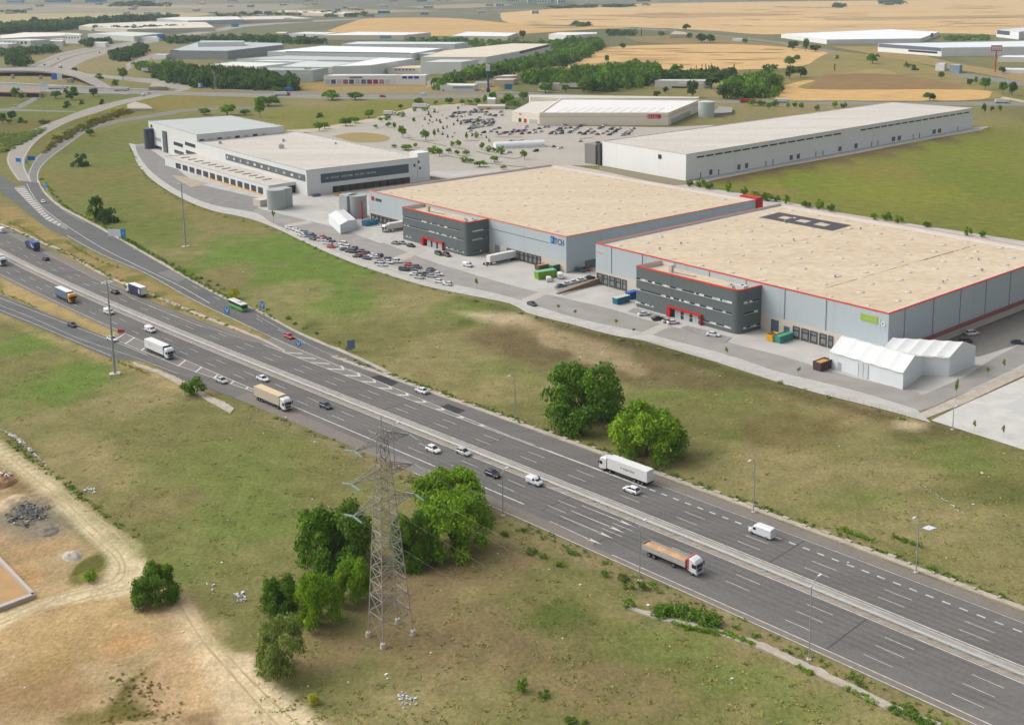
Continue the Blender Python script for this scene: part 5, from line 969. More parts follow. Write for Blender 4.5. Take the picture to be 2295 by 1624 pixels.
PROTO = {}
def proto(key, shape, seed, n, leaf, lobes, lobe_r, lm, lift, tr):
    V, t, _, _ = crown_arrays(seed, n, leaf, lobes, lobe_r, shape); V[:, 2] = V[:, 2] * (1 - lift) + lift
    PROTO[key] = (leaf_mesh('crown', V, t, LM[lm]), trunk_mesh(seed, lift + .2, tr, .4))
for k in range(3): proto('big%d' % k, 'dome', 11 + k, 14000, .031, 56, (.18, .30), ['mid', 'bright', 'bright'][k], [.0, .03, .05][k], .05)
proto('grey', 'dome', 31, 7000, .036, 34, (.2, .3), 'grey', .02, .04)
for k in range(3): proto('med%d' % k, 'ball', 51 + k, 1500, .075, 16, (.24, .4), ['mid', 'bright', 'dark'][k], [.12, .1, .08][k], .06)
for k in range(3): proto('bush%d' % k, 'dome', 71 + k, 900, .085, 12, (.28, .45), ['mid', 'bright', 'dark'][k], 0, .04)
proto('yellow', 'dome', 81, 700, .09, 10, (.3, .45), 'yellow', 0, .04); proto('scrub', 'dome', 82, 2600, .05, 22, (.2, .34), 'scrub', 0, .03)
proto('poplar', 'col', 83, 800, .1, 14, (.2, .34), 'dark', .04, .1); proto('sapling', 'ball', 84, 320, .13, 8, (.3, .5), 'bright', .42, .045)
NTREE = 0
def tree(key, x, yb, wpx, hpx, name, label, cat='tree', group=None, rz=None):
    """crown wpx wide and hpx tall in the survey photograph, foot at pixel (x, yb)"""
    global NTREE
    if key[:3] == 'big': wpx *= 1.1; hpx *= 1.04
    NTREE += 1; rs = random.Random(NTREE); p = at(x, yb); m_ = (at(x + 1, yb) - p).length; R_ = wpx / 2 * m_
    dep = p.y; ang = math.atan2(H, dep); hh = max(.7 * R_, (hpx * m_ - 1.6 * R_ * math.sin(ang) * .55) / math.cos(ang))
    p = p + Vector((0, R_ * .55, 0)) if hpx > .5 * wpx and R_ > 2 else p
    e = empty(name, (p.x, p.y, 0), rs.uniform(0, 6.3) if rz is None else rz, label, cat, group); e.scale = (R_, R_, hh)
    c, t = PROTO[key]
    for nm, me_ in (('crown', c), ('trunk', t)):
        o = D.objects.new(nm, me_); COL.objects.link(o); o.parent = e
    return e
NT = 'trees near the motorway'
tree('big0', 1308, 968, 178, 160, 'broadleaf_tree', 'largest dark green dome tree beside the far motorway edge', group=NT)
tree('big2', 1452, 1040, 160, 135, 'broadleaf_tree', 'broad light green tree behind the white articulated lorry', group=NT)
tree('big0', 738, 1288, 168, 160, 'broadleaf_tree', 'tall dark tree left of the pylon beside the bright round one', group=NT)
tree('big2', 1003, 1170, 148, 125, 'broadleaf_tree', 'green tree touching the motorway shoulder right of the pylon', group=NT)
tree('big1', 1012, 1256, 160, 150, 'broadleaf_tree', 'bright yellow green tree right of the pylon, in front of the shoulder tree', group=NT)
tree('big0', 920, 1278, 90, 130, 'broadleaf_tree', 'dark narrow tree directly behind the pylon', group=NT)
tree('big1', 706, 1414, 100, 128, 'broadleaf_tree', 'bright round tree left of the pylon feet', group=NT)
tree('big0', 622, 1384, 82, 92, 'broadleaf_tree', 'small dark round tree left of the bright round one', group=NT)
tree('grey', 622, 1530, 118, 146, 'broadleaf_tree', 'greyish willowy tree where the dirt track bends', group=NT)
tree('big2', 788, 1360, 82, 108, 'broadleaf_tree', 'soft mid green tree immediately left of the pylon shaft', group=NT)
tree('big0', 338, 1364, 96, 98, 'broadleaf_tree', 'lone dark green tree in the middle of the dirt tracks', group=NT)
tree('bush0', 428, 890, 52, 46, 'round_bush', 'round green bush beside the short drain of the slip road', 'bush')
tree('bush2', 218, 498, 44, 56, 'round_bush', 'tall green bush in the meadow above the bus road', 'bush'); tree('bush2', 236, 502, 44, 34, 'round_bush', 'low dark bush leaning on the tall meadow bush', 'bush')
tree('bush2', 174, 374, 36, 28, 'round_bush', 'olive bush in the meadow inside the loop ramp', 'bush')
tree('bush1', 204, 1300, 34, 26, 'round_bush', 'small green clump between the building site and the track', 'bush')
tree('yellow', 704, 1576, 28, 26, 'round_bush', 'pale yellow green bush below the greyish willowy tree', 'bush')
for i, (x, y, w_, h_, k) in enumerate([(1170, 1548, 26, 32, 1), (1220, 1560, 26, 18, 0), (1278, 1618, 30, 18, 0), (1310, 1620, 16, 12, 1), (1355, 1291, 18, 18, 1), (1396, 1301, 24, 20, 0), (1400, 1318, 12, 12, 1), (1415, 1318, 14, 14, 1), (1441, 1321, 18, 18, 0), (1408, 1360, 28, 22, 1), (1130, 1200, 18, 14, 0), (1190, 1240, 26, 16, 0), (1215, 1250, 18, 14, 1), (1252, 1268, 18, 14, 1), (905, 1452, 6, 4, 1)][:14]):
    tree('bush%d' % k, x, y, w_, h_, 'small_bush', '%s green bush from the left in the grass on the near side of the motorway' % ORD[sorted([1170, 1220, 1278, 1310, 1355, 1396, 1400, 1415, 1441, 1408, 1130, 1190, 1215, 1252]).index(x)], 'bush', 'bushes on the near side of the motorway')
# hedges along the drain
def hedge(px, w, h, label, key='bright', n=26, name='hedge'):
    L = resample(trace(px), n); rs = np.random.default_rng(int(px[0][0])); Vs = []; Ts = []
    for p in L:
        V, t, _, _ = crown_arrays(int(rs.integers(1e6)), 150, .12, 6, (.35, .55)); s = rs.uniform(.7, 1.25)
        Vs.append(V * np.array([w * s, w * s, h * s]) + np.array([p.x + rs.normal(0, w * .25), p.y + rs.normal(0, w * .25), 0])); Ts.append(t)
    o = D.objects.new(name, leaf_mesh(name, np.concatenate(Vs), np.concatenate(Ts), LM[key])); COL.objects.link(o); return tag(o, label, 'hedge', 'hedges by the roads')
hedge([(1472, 1378), (1500, 1374), (1540, 1384), (1575, 1395), (1596, 1402)], 1.5, 1.7, 'thick green hedge between the broken drain and the motorway', 'mid', 46)
hedge([(1512, 1398), (1545, 1408), (1608, 1420)], .6, .7, 'thin green hedge on the lower side of the broken drain'); hedge([(1620, 1420), (1650, 1430), (1686, 1446)], .7, .7, 'low hedge beside the broken drain near the lamp post')
hedge([(1790, 1494), (1803, 1502), (1816, 1512)], .6, .7, 'short hedge at the drain below the curved lamp', n=10); hedge([(1895, 1545), (1930, 1560), (1962, 1578)], .6, .6, 'hedge strip along the drain towards the bottom right', n=16); hedge([(1990, 1588), (2030, 1604), (2085, 1628)], .8, .8, 'last green hedge along the drain at the bottom edge', 'mid', 22)
hedge([(2000, 1203), (2030, 1214), (2056, 1224)], .7, .8, 'green hedge behind the far drain near the right lamp', 'mid', 12)
hedge([(1880, 1184), (1905, 1196), (1950, 1212)], .8, .9, 'green hedge behind the far drain right of the white van', n=14)
hedge([(272, 536), (300, 550), (345, 575), (380, 596)], 1.0, 1.3, 'dark hedge along the bus road by the blue sign', 'mid', 26); hedge([(395, 606), (430, 626), (470, 648), (515, 672)], 1.0, 1.3, 'bushy hedge along the bus road behind the green bus', 'mid', 26)
hedge([(140, 462), (170, 478), (200, 494), (240, 514)], .9, 1.0, 'low hedge along the bus road near the meadow bushes', 'bright', 16); hedge([(560, 688), (590, 702), (615, 716)], .8, .9, 'small hedge behind the round blue sign', 'mid', 9)
hedge([(130, 560), (170, 580), (210, 602), (250, 625)], .9, .9, 'green hedge on the verge between motorway and bus road', 'mid', 18); hedge([(20, 500), (60, 517), (95, 540)], .8, .8, 'dry green hedge on the verge at the left edge', 'grey', 18)
hedge([(150, 545), (210, 580), (260, 600)], .8, .9, 'yellowish bushes on the verge below the bus road', 'grey', 16); hedge([(280, 640), (330, 655), (400, 690), (450, 712)], .7, .7, 'grassy hedge on the narrow verge behind the white lorry', 'grey', 20)
hedge([(0, 655), (40, 672), (80, 690)], .6, .6, 'green strip beside the southern slip road', 'bright', 18); hedge([(250, 808), (290, 822), (330, 840)], .6, .7, 'green strip below the slip road by the tall mast', 'mid', 12)
tree('yellow', 522, 672, 26, 26, 'round_bush', 'yellow flowering bush behind the green bus', 'bush')
# row of shrubs behind the warehouses
row = [(1545, 418), (1570, 421), (1588, 425), (1631, 431), (1668, 438), (1691, 444), (1713, 451), (1722, 452), (1740, 453), (1762, 456), (1808, 466), (1836, 470), (1862, 475), (1958, 492), (1987, 496), (2014, 501), (2078, 510), (2168, 528), (2200, 532)]
for i, (x, y) in enumerate(row): tree('bush%d' % (i % 2), x, y, 15 + (i * 7) % 9, 15 + (i * 5) % 8, 'shrub', '%s shrub from the left in the row behind the warehouses' % ORD[i], 'bush', 'shrubs behind the warehouses')
# saplings along the park road
sap = [(613, 500, 28), (1068, 648, 24), (1251, 697, 16), (1288, 709, 16), (1380, 734, 20), (1419, 748, 14), (1628, 798, 20), (1789, 840, 18), (2141, 905, 56), (2212, 846, 24), (2249, 830, 24), (2183, 968, 26), (2247, 983, 30)]
for i, (x, y, h_) in enumerate(sorted(sap)): tree('sapling', x, y, 9, h_, 'sapling', '%s young tree from the left along the park road pavement' % ORD[i], 'tree', 'young trees along the park road')
# supermarket car park trees: (x, foot, width, height) in sixths from (836.4, 203.1)
R5 = [(545, 440, 45, 70), (190, 500, 90, 70), (390, 640, 130, 150), (700, 680, 130, 140), (820, 640, 40, 110), (1255, 665, 45, 80), (1383, 640, 60, 75), (1150, 770, 85, 95), (1060, 745, 65, 60), (790, 850, 140, 90), (885, 890, 120, 110), (1455, 805, 85, 95), (1545, 830, 80, 75), (1625, 840, 80, 70), (1710, 860, 100, 100), (2030, 930, 100, 120), (1215, 970, 110, 75), (1310, 985, 100, 65), (1430, 1028, 180, 90), (1625, 970, 130, 85), (1740, 1065, 90, 55), (1665, 602, 40, 55), (1140, 266, 40, 45), (180, 400, 100, 65), (370, 358, 100, 65), (550, 285, 60, 50), (690, 275, 120, 50), (285, 525, 60, 90), (440, 800, 180, 55), (560, 775, 70, 60), (275, 775, 80, 45), (30, 505, 60, 45), (1010, 850, 80, 70), (1130, 880, 80, 75), (1250, 880, 100, 70), (100, 420, 60, 50), (1410, 450, 60, 60), (100, 870, 60, 30)]
for i, (x, y, w_, h_) in enumerate(sorted(R5)): tree(['med1', 'med1', 'med1', 'bush1'][i % 4], 836.4 + x / 6, 203.1 + y / 6, w_ / 6 * 1.1, h_ / 6 * 1.1, 'car_park_tree', '%s small tree from the left around the supermarket car park' % ORD[i], 'tree', 'trees of the supermarket car park')
dots = [(740, 332), (770, 368), (870, 328), (690, 398), (850, 412), (930, 358), (990, 412), (1070, 368), (1130, 420), (795, 464), (745, 484), (660, 504), (940, 524), (990, 504), (1080, 470), (1230, 364), (1000, 634), (1090, 604), (1060, 658), (900, 440), (1180, 460), (820, 300), (1250, 600), (1330, 620), (1450, 640), (930, 600), (870, 560), (760, 420), (1520, 640), (1560, 690)]
for i, (x, y) in enumerate(sorted(dots)): tree('bush2' if i % 3 else 'sapling', 836.4 + x / 6, 203.1 + y / 6, 4.2 + (i % 4) * .6, 6 + i % 4, 'car_park_sapling', '%s tiny dark sapling from the left on the open side of the supermarket car park' % ORD[i], 'tree', 'saplings of the supermarket car park')
BH = [(605, 205, 120, 100), (830, 205, 70, 65), (1010, 185, 130, 80), (1195, 200, 80, 75), (1300, 190, 100, 65), (1400, 190, 90, 80), (1495, 195, 70, 120), (1600, 135, 105, 110), (1810, 195, 160, 140), (2020, 135, 130, 110), (1900, 205, 150, 75), (360, 255, 60, 65), (1740, 200, 100, 80)]
for i, (x, y, w_, h_) in enumerate(sorted(BH)): tree(['med0', 'med1', 'med1'][i % 3], 836.4 + x / 6, 203.1 + y / 6, w_ / 6 * 1.1, h_ / 6 * 1.1, 'broadleaf_tree', '%s tree from the left in the row above the supermarket car park' % ORD[i], 'tree', 'trees above the supermarket car park')
def group(lst, ox, oy, sc, keys, name, fmt, grp):
    for i, t in enumerate(sorted(lst)):
        x, y, w_, h_ = t[:4]; k = t[4] if len(t) > 4 else keys[i % len(keys)]
        tree(k, ox + x / sc, oy + y / sc, w_ / sc * 1.08, h_ / sc * 1.08, name, fmt % ORD[i], 'tree', grp)
group([(190, 450, 130, 120), (280, 495, 80, 100), (730, 472, 140, 100), (880, 408, 70, 55), (950, 492, 160, 110), (985, 415, 100, 100), (1245, 447, 120, 105), (890, 595, 90, 85, 'bush2'), (1095, 548, 60, 55, 'bush2'), (1360, 545, 60, 65, 'bush2'), (25, 812, 110, 140), (140, 765, 130, 115), (110, 805, 80, 55), (270, 795, 70, 70, 'bush2'), (590, 805, 130, 60, 'bush0'), (1000, 150, 75, 85), (1080, 168, 55, 50), (1540, 328, 110, 110), (1330, 205, 90, 65, 'bush2'), (1640, 215, 130, 150), (1200, 975, 120, 95), (330, 800, 60, 40, 'bush0'), (720, 1000, 90, 50, 'yellow'), (1250, 760, 130, 60, 'yellow'), (1500, 690, 120, 70, 'yellow'), (1620, 650, 110, 60, 'yellow'), (60, 1180, 100, 60, 'yellow')], 0, 143.4, 6, ['med0', 'med2'], 'interchange_tree', '%s tree or bush from the left inside the interchange loops', 'trees of the interchange')
group([(110, 952, 230, 90), (30, 1058, 90, 150), (200, 822, 110, 45, 'bush0'), (680, 898, 190, 70), (665, 870, 110, 60), (890, 898, 150, 72), (460, 720, 85, 100), (570, 1056, 60, 40, 'bush2'), (560, 1180, 90, 80), (610, 1160, 90, 60), (800, 1135, 120, 75), (880, 1110, 110, 60), (1005, 1065, 110, 75), (-470, 1036, 110, 62), (-270, 1042, 170, 96), (-100, 1032, 100, 48)], 573.5, 0, 4, ['med0', 'med1'], 'roadside_tree', '%s tree from the left behind the white logistics building', 'trees behind the logistics building')
group([(995, 442, 70, 48), (550, 557, 60, 56), (450, 645, 110, 140), (850, 562, 55, 62), (1475, 700, 130, 115), (1620, 882, 120, 142), (1375, 842, 60, 56), (1300, 876, 70, 52), (1790, 805, 130, 115), (1560, 276, 80, 52), (1340, 335, 70, 50), (95, 345, 70, 60), (1590, 360, 60, 60), (1700, 388, 110, 75), (1780, 388, 120, 70), (2090, 402, 50, 55), (1160, 330, 20, 60, 'poplar'), (1990, 662, 28, 74, 'poplar'), (720, 840, 130, 125), (640, 835, 110, 110), (300, 840, 140, 90), (480, 830, 80, 65), (1900, 892, 170, 130), (2010, 892, 120, 140), (1650, 700, 16, 100, 'poplar'), (1700, 705, 18, 110, 'poplar'), (1735, 705, 18, 115, 'poplar'), (1760, 705, 16, 105, 'poplar'), (1785, 705, 16, 120, 'poplar'), (1810, 705, 16, 100, 'poplar')], 1147, 0, 4, ['med2', 'med0'], 'field_tree', '%s tree from the left between the supermarket and the wheat fields', 'trees between the supermarket and the fields')
group([(55, 642, 90, 62), (205, 602, 120, 92), (265, 552, 70, 56), (200, 718, 90, 115), (300, 702, 120, 94), (50, 845, 110, 150), (622, 531, 30, 32, 'bush2'), (597, 637, 25, 56, 'poplar'), (945, 577, 130, 92), (1255, 610, 60, 45, 'bush0'), (1320, 636, 60, 50, 'bush2'), (1555, 712, 60, 66), (1815, 772, 60, 56), (1865, 760, 40, 70), (1955, 808, 100, 108), (2110, 842, 80, 104), (2195, 862, 90, 115), (230, 455, 100, 76), (340, 468, 60, 115), (430, 468, 110, 56), (1460, 908, 112, 70), (1940, 1022, 40, 84), (2005, 1008, 35, 52), (2080, 1008, 35, 62), (2105, 665, 60, 60)], 1720.5, 0, 4, ['med2', 'med0'], 'field_tree', '%s tree from the left on the right hand fields', 'trees of the right hand fields')
group([(440, 992, 42, 48), (600, 972, 60, 54), (680, 968, 60, 44), (300, 988, 50, 62), (240, 962, 42, 44), (180, 977, 42, 46), (60, 960, 60, 60), (10, 985, 60, 60), (-60, 950, 80, 50), (-140, 955, 80, 54)], 1720.5, 0, 4, ['med1', 'bush0'], 'verge_tree', '%s small tree from the left behind the long white warehouse', 'trees behind the long warehouse')
# woods: one object each, nobody could count their trees
def wood(px, h, wd, n, label, key='far', seed=1):
    P = [at(*p) for p in px]; x0, x1 = min(p.x for p in P), max(p.x for p in P); y0, y1 = min(p.y for p in P), max(p.y for p in P); rs = np.random.default_rng(seed); Vs = []; Ts = []; c = 0
    base = [crown_arrays(900 + i, 150, .16, 9, (.3, .5), 'dome')[:2] for i in range(5)]
    def ins(x, y):
        k = False; m_ = len(P)
        for i in range(m_):
            a, b = P[i], P[(i + 1) % m_]
            if (a.y > y) != (b.y > y) and x < (b.x - a.x) * (y - a.y) / (b.y - a.y) + a.x: k = not k
        return k
    g = 0
    while c < n and g < n * 30:
        g += 1; x, y = rs.uniform(x0, x1), rs.uniform(y0, y1)
        if not ins(x, y): continue
        V, t = base[c % 5]; s = rs.uniform(.75, 1.25); a = rs.uniform(0, 6.3); ca, sa = math.cos(a), math.sin(a); W_ = V * np.array([wd * s, wd * s, h * s * rs.uniform(.8, 1.15)]); W_ = np.stack([W_[:, 0] * ca - W_[:, 1] * sa + x, W_[:, 0] * sa + W_[:, 1] * ca + y, W_[:, 2]], 1)
        Vs.append(W_); Ts.append(np.clip(t + rs.normal(0, .18), 0, 1)); c += 1
    o = D.objects.new('wood', leaf_mesh('wood', np.concatenate(Vs), np.concatenate(Ts), LM[key])); COL.objects.link(o); return tag(o, label, 'wood', None, 'stuff')
wood([(0, 66), (60, 60), (150, 54), (280, 47), (400, 42), (400, 45), (240, 54), (170, 66), (100, 74), (0, 78)], 15, 11, 330, 'long dark far wood below the ochre field')
wood([(345, 164), (420, 169), (540, 176), (600, 184), (655, 192), (667, 204), (560, 203), (450, 198), (415, 192), (380, 186), (350, 176)], 12, 6.5, 380, 'dark dense wood in front of the white estate sheds', 'dark', 2)
wood([(250, 126), (300, 116), (322, 108), (332, 112), (312, 128), (275, 140), (252, 138)], 10, 7, 90, 'triangular wood beside the far motorway', seed=3)
wood([(300, 150), (420, 154), (440, 164), (330, 164)], 8, 6, 80, 'green belt left of the dense estate wood', 'mid', 4)
wood([(430, 92), (520, 84), (620, 88), (720, 93), (755, 99), (640, 100), (530, 94), (450, 96)], 9, 8, 120, 'green belt behind the grey hall', seed=5)
wood([(950, 203), (1000, 190), (1060, 172), (1140, 155), (1235, 132), (1310, 110), (1335, 100), (1348, 108), (1290, 144), (1215, 154), (1150, 168), (1060, 180), (1010, 200), (965, 209)], 11, 7, 330, 'long diagonal green belt right of the estate sheds', 'mid', 6)
wood([(1160, 186), (1230, 176), (1320, 169), (1400, 163), (1480, 163), (1480, 184), (1430, 198), (1365, 207), (1300, 207), (1220, 194)], 13, 6.5, 300, 'dense wood behind the supermarket', 'mid', 7)
wood([(1480, 176), (1560, 172), (1640, 169), (1650, 178), (1560, 185), (1490, 185)], 9, 5.5, 90, 'low wood between the two woods behind the supermarket', 'dark', 8)
wood([(1612, 216), (1660, 196), (1720, 176), (1745, 190), (1745, 216), (1690, 223), (1620, 223)], 12, 6.5, 90, 'wood at the corner of the light wheat strip', 'mid', 9)
wood([(905, 96), (1010, 93), (1060, 96), (1190, 101), (1190, 104), (1100, 112), (1020, 102), (910, 99)], 8, 6, 110, 'green belt between the tan shed and the grey ridge shed', 'mid', 10)
wood([(1190, 104), (1260, 98), (1330, 92), (1340, 100), (1260, 112), (1190, 112)], 9, 6, 80, 'green belt below the pinkish white shed', 'mid', 11)
wood([(2120, 84), (2215, 84), (2215, 93), (2120, 93)], 5, 5, 60, 'green thicket between the sheds at the right', 'mid', 12)
wood([(225, 17), (300, 15), (380, 16), (300, 12)], 16, 16, 50, 'hazy wood near the left skyline', seed=13); wood([(440, 88), (370, 92), (375, 100), (430, 98)], 9, 7, 40, 'dark wood left of the grey hall', seed=14)
wood([(0, 120), (60, 118), (130, 112), (130, 118), (60, 126), (0, 128)], 9, 7, 60, 'trees along the left estate road', seed=15); wood([(180, 70), (260, 69), (340, 66), (420, 65), (300, 72)], 9, 8, 60, 'trees between the two beige halls', seed=16)
wood([(20, 140), (62, 138), (70, 150), (22, 152)], 12, 7, 30, 'dark clump of trees left of the far motorway', seed=17); wood([(180, 100), (240, 92), (252, 97), (200, 108)], 9, 7, 40, 'trees on the left bank of the far motorway', seed=18)
wood([(470, 38), (560, 33), (640, 31), (720, 36), (600, 36)], 9, 9, 60, 'hedgerow of the far ochre fields', seed=19); wood([(700, 32), (740, 30), (790, 36), (830, 32), (820, 38), (740, 42)], 9, 9, 50, 'dark copse above the tan greenhouse hall', seed=20)
wood([(1275, 56), (1330, 57), (1300, 62)], 8, 8, 16, 'small dark copse in the wheat', seed=21); wood([(1360, 74), (1420, 74), (1430, 82), (1370, 82)], 8, 6, 36, 'copse below the wheat by the road bridge', seed=22)
wood([(1850, 15), (1900, 16), (1880, 20)], 12, 9, 14, 'tree group on the left of the great wheat field', seed=23); wood([(1965, 9), (2030, 9), (2000, 12)], 12, 14, 12, 'tree group by the dark farm on the wheat horizon', seed=24)
wood([(1200, 22), (1300, 19), (1400, 17), (1450, 14), (1300, 16)], 10, 18, 50, 'hedges of the hazy plain at the skyline', seed=25); wood([(0, 28), (40, 27), (60, 30), (20, 31)], 8, 12, 14, 'shrubs on the hazy left field', seed=26)
wood([(0, 302), (60, 300), (100, 290), (90, 300), (40, 330), (0, 345)], 1.6, 2.2, 260, 'rough scrub in the loop of the ramp', 'grey', 27); wood([(120, 312), (190, 275), (280, 245), (300, 252), (220, 280), (140, 318), (98, 345)], 1.4, 1.8, 300, 'yellow green scrub between the two loop ramps', 'yelgreen', 28)

def weeds(fn, n, w, h, label, key, seed):
    rs = np.random.default_rng(seed); Vs = []; Ts = []
    for i in range(n):
        p = fn(rs.uniform(0, 1)); V, t, _, _ = crown_arrays(int(rs.integers(1e6)), 40, .26, 4, (.4, .6)); s = rs.uniform(.4, 1.5)
        Vs.append(V * np.array([w * s, w * s, h * s]) + np.array([p.x + rs.normal(0, .5), p.y + rs.normal(0, .5), 0])); Ts.append(t)
    o = D.objects.new('weeds', leaf_mesh('weeds', np.concatenate(Vs), np.concatenate(Ts), LM[key])); COL.objects.link(o); tag(o, label, 'weeds', 'weeds along the roads', 'stuff')
weeds(lambda u: ro(-25 + 250 * u, 25.3), 170, .55, .5, 'weeds behind the far concrete drain', 'mid', 1); weeds(lambda u: ro(-25 + 250 * u, 26.2), 110, .6, .35, 'pale weeds behind the far concrete drain', 'grey', 2)
weeds(lambda u: ro(-10 + 240 * u, interp(SO, -10 + 240 * u) - 1.3), 130, .5, .4, 'weeds along the near motorway shoulder', 'grey', 3); weeds(lambda u: ro(60 + 150 * u, interp(SO, 60 + 150 * u) - 3.5), 90, .6, .5, 'green weeds below the near motorway shoulder', 'mid', 4)
_ln = resample(trace([(87, 404), (135, 461), (212, 502), (375, 594), (573, 690), (760, 781), (880, 838)]), 60); weeds(lambda u: _ln[int(u * 59)] + Vector((1.4, 1.2, 0)), 150, .7, .7, 'weeds along the grass side of the bus road', 'mid', 5)
_l2 = resample(trace([(290, 322), (345, 405), (470, 471), (620, 513), (800, 593), (1020, 657), (1280, 728), (1600, 811), (1960, 915), (2084, 950)]), 90); weeds(lambda u: _l2[int(u * 89)] + Vector((-1.2, -1.5, 0)), 200, .7, .45, 'weeds along the meadow edge of the park pavement', 'grey', 6)
_l3 = resample(trace([(10, 992), (77, 1046), (125, 1078), (226, 1160), (300, 1210)]), 40); weeds(lambda u: _l3[int(u * 39)] + Vector((1, .8, 0)), 90, .5, .4, 'green weeds on the meadow edge of the dirt track', 'mid', 7)
_l4 = resample(trace([(0, 502), (140, 562), (335, 657), (573, 754)]), 40); weeds(lambda u: _l4[int(u * 39)] + Vector((0, -1, 0)), 120, .6, .5, 'weeds on the verge between motorway and bus road', 'grey', 8)
_l5 = resample(trace([(270, 1500), (330, 1560), (370, 1600), (260, 1600), (330, 1520)]), 40); weeds(lambda u: _l5[int(u * 39)] + Vector((random.uniform(-3, 3), random.uniform(-2, 2), 0)), 110, .3, .25, 'dry weeds on the scrub patch between the tracks', 'scrub', 9)
# ================================================================ vehicles (all face +x, wheels on z = 0)
def paint(name, c, rough=.3): return mat('paint ' + name, c, rough, spec=.6)
PC = {'white': paint('white', (232, 232, 234)), 'silver': paint('silver', (186, 190, 192)), 'grey': paint('grey', (122, 124, 128)), 'black': paint('black', (34, 35, 38)), 'navy': paint('navy', (42, 52, 84)), 'red': paint('red', (196, 40, 42)), 'teal': paint('teal', (42, 92, 96)), 'green': paint('green', (58, 72, 62)), 'blue': paint('blue', (74, 120, 160)), 'maroon': paint('maroon', (92, 48, 52)), 'petrol': paint('petrol', (48, 64, 74))}
TYRE = mat('tyre', (44, 43, 42), .9); RIM = mat('rim', (150, 152, 154), .4, metal=.5); CGL = mat('car glass', (38, 44, 52), .1, spec=.7); LAMP = mat('lamp glass', (226, 226, 220), .2, spec=.7); TAIL = mat('tail lamp', (150, 30, 28), .3); BLK = mat('black plastic', (46, 46, 48), .7); CHAS = mat('chassis', (66, 64, 64), .8)
def loft(mb, secs, mi=0, cap=True):
    """secs: list of (x, [(y, z)...]) closed rings of equal length"""
    n = len(secs[0][1]); vs = [(x, y, z) for x, r in secs for y, z in r]
    fs = [(i * n + j, i * n + (j + 1) % n, (i + 1) * n + (j + 1) % n, (i + 1) * n + j) for i in range(len(secs) - 1) for j in range(n)]
    if cap: fs += [tuple(range(n - 1, -1, -1)), tuple(range((len(secs) - 1) * n, len(secs) * n))]
    return mb.add(vs, fs, mi)
def ring(w, z0, z1, r=.12): return [(-w, z0 + r), (-w + r * .6, z0), (w - r * .6, z0), (w, z0 + r), (w, z1 - r), (w - r, z1), (-w + r, z1), (-w, z1 - r)]
def car_shapes(st):
    """body, glass, roof sections of a hatchback / saloon / van"""
    if st == 'hatch': L, hb, body, cab = 4.2, .92, [(-2.1, .78, .35, .75), (-2.0, .86, .25, .92), (-1.2, .9, .2, .95), (.7, .9, .2, .92), (1.6, .86, .22, .82), (2.05, .76, .28, .66), (2.12, .66, .34, .56)], [(-1.95, -1.55, .95, .98), (-1.9, .98), 1.46]
    if st == 'hatch': gl = [(-1.98, .80, .9), (-1.45, .66, 1.44), (.15, .66, 1.46), (1.0, .78, .9)]
    elif st == 'saloon': L, body, gl = 4.6, [(-2.3, .76, .36, .78), (-2.2, .86, .26, .92), (-1.2, .9, .2, .95), (.7, .9, .2, .92), (1.75, .86, .22, .80), (2.2, .76, .28, .64), (2.28, .64, .34, .54)], [(-1.75, .80, .9), (-.95, .66, 1.40), (.25, .66, 1.42), (1.1, .78, .9)]
    elif st == 'mpv': L, body, gl = 4.6, [(-2.3, .84, .34, 1.0), (-2.25, .92, .26, 1.1), (-1.2, .94, .2, 1.1), (.9, .94, .2, 1.05), (1.8, .9, .22, .92), (2.25, .78, .28, .74), (2.32, .66, .36, .6)], [(-2.25, .86, 1.05), (-2.1, .76, 1.72), (.4, .76, 1.76), (1.35, .84, 1.0)]
    return body, gl
def car_mb(st, which):
    body, gl = car_shapes(st); mb = MB()
    if which in ('body', 'all'):
        loft(mb, [(x, ring(w, a, b)) for x, w, a, b in body], 0)
        (x0, w0, z0), (x1, w1, z1), (x2, w2, z2), (x3, w3, z3) = gl; loft(mb, [(x1 - .02, ring(w1, z1 - .03, z1 + .03, .03)), ((x1 + x2) / 2, ring(w1 + .01, z1, z1 + .07, .03)), (x2 + .05, ring(w2, z2 - .04, z2 + .02, .03))], 0)
        for s in (-1, 1):
            for (xa, wa, za), (xb, wb, zb) in (((x0, w0, z0), (x1, w1, z1)), (((x1 + x2) / 2, w1 + .02, z1), ((x1 + x2) / 2 + .05, w0 + .02, z0)), ((x2, w2, z2), (x3, w3, z3))): mb.tube([(xa, s * wa, za), (xb, s * wb, zb)], .05, 4, 0)
    if which in ('windows', 'all'):
        (x0, w0, z0), (x1, w1, z1), (x2, w2, z2), (x3, w3, z3) = gl; loft(mb, [(x0, ring(w0, z0 - .02, z0 + .02, .02)), (x1, ring(w1, z0 - .05, z1, .05)), (x2, ring(w2, z0 - .05, z2, .05)), (x3, ring(w3, z3 - .04, z3, .02))], 1 if which == 'all' else 0)
    if which == 'all':
        for x in (-1.35, 1.35):
            for s in (-1, 1): mb.tube([(x, s * .72, .32), (x, s * .93, .32)], .32, 10, 2); mb.tube([(x, s * .9, .32), (x, s * .945, .32)], .19, 8, 3)
        for s in (-1, 1): mb.box((body[-1][0] - .1, s * .55, .54), (.14, .3, .12), 0, 4); mb.box((body[0][0] + .06, s * .66, .68), (.12, .2, .16), 0, 5)
    return mb
CARMESH = {}
def car_mesh(st, colour):
    k = (st, colour)
    if k not in CARMESH: CARMESH[k] = car_mb(st, 'all').data('car', [PC[colour], CGL, TYRE, RIM, LAMP, TAIL])
    return CARMESH[k]
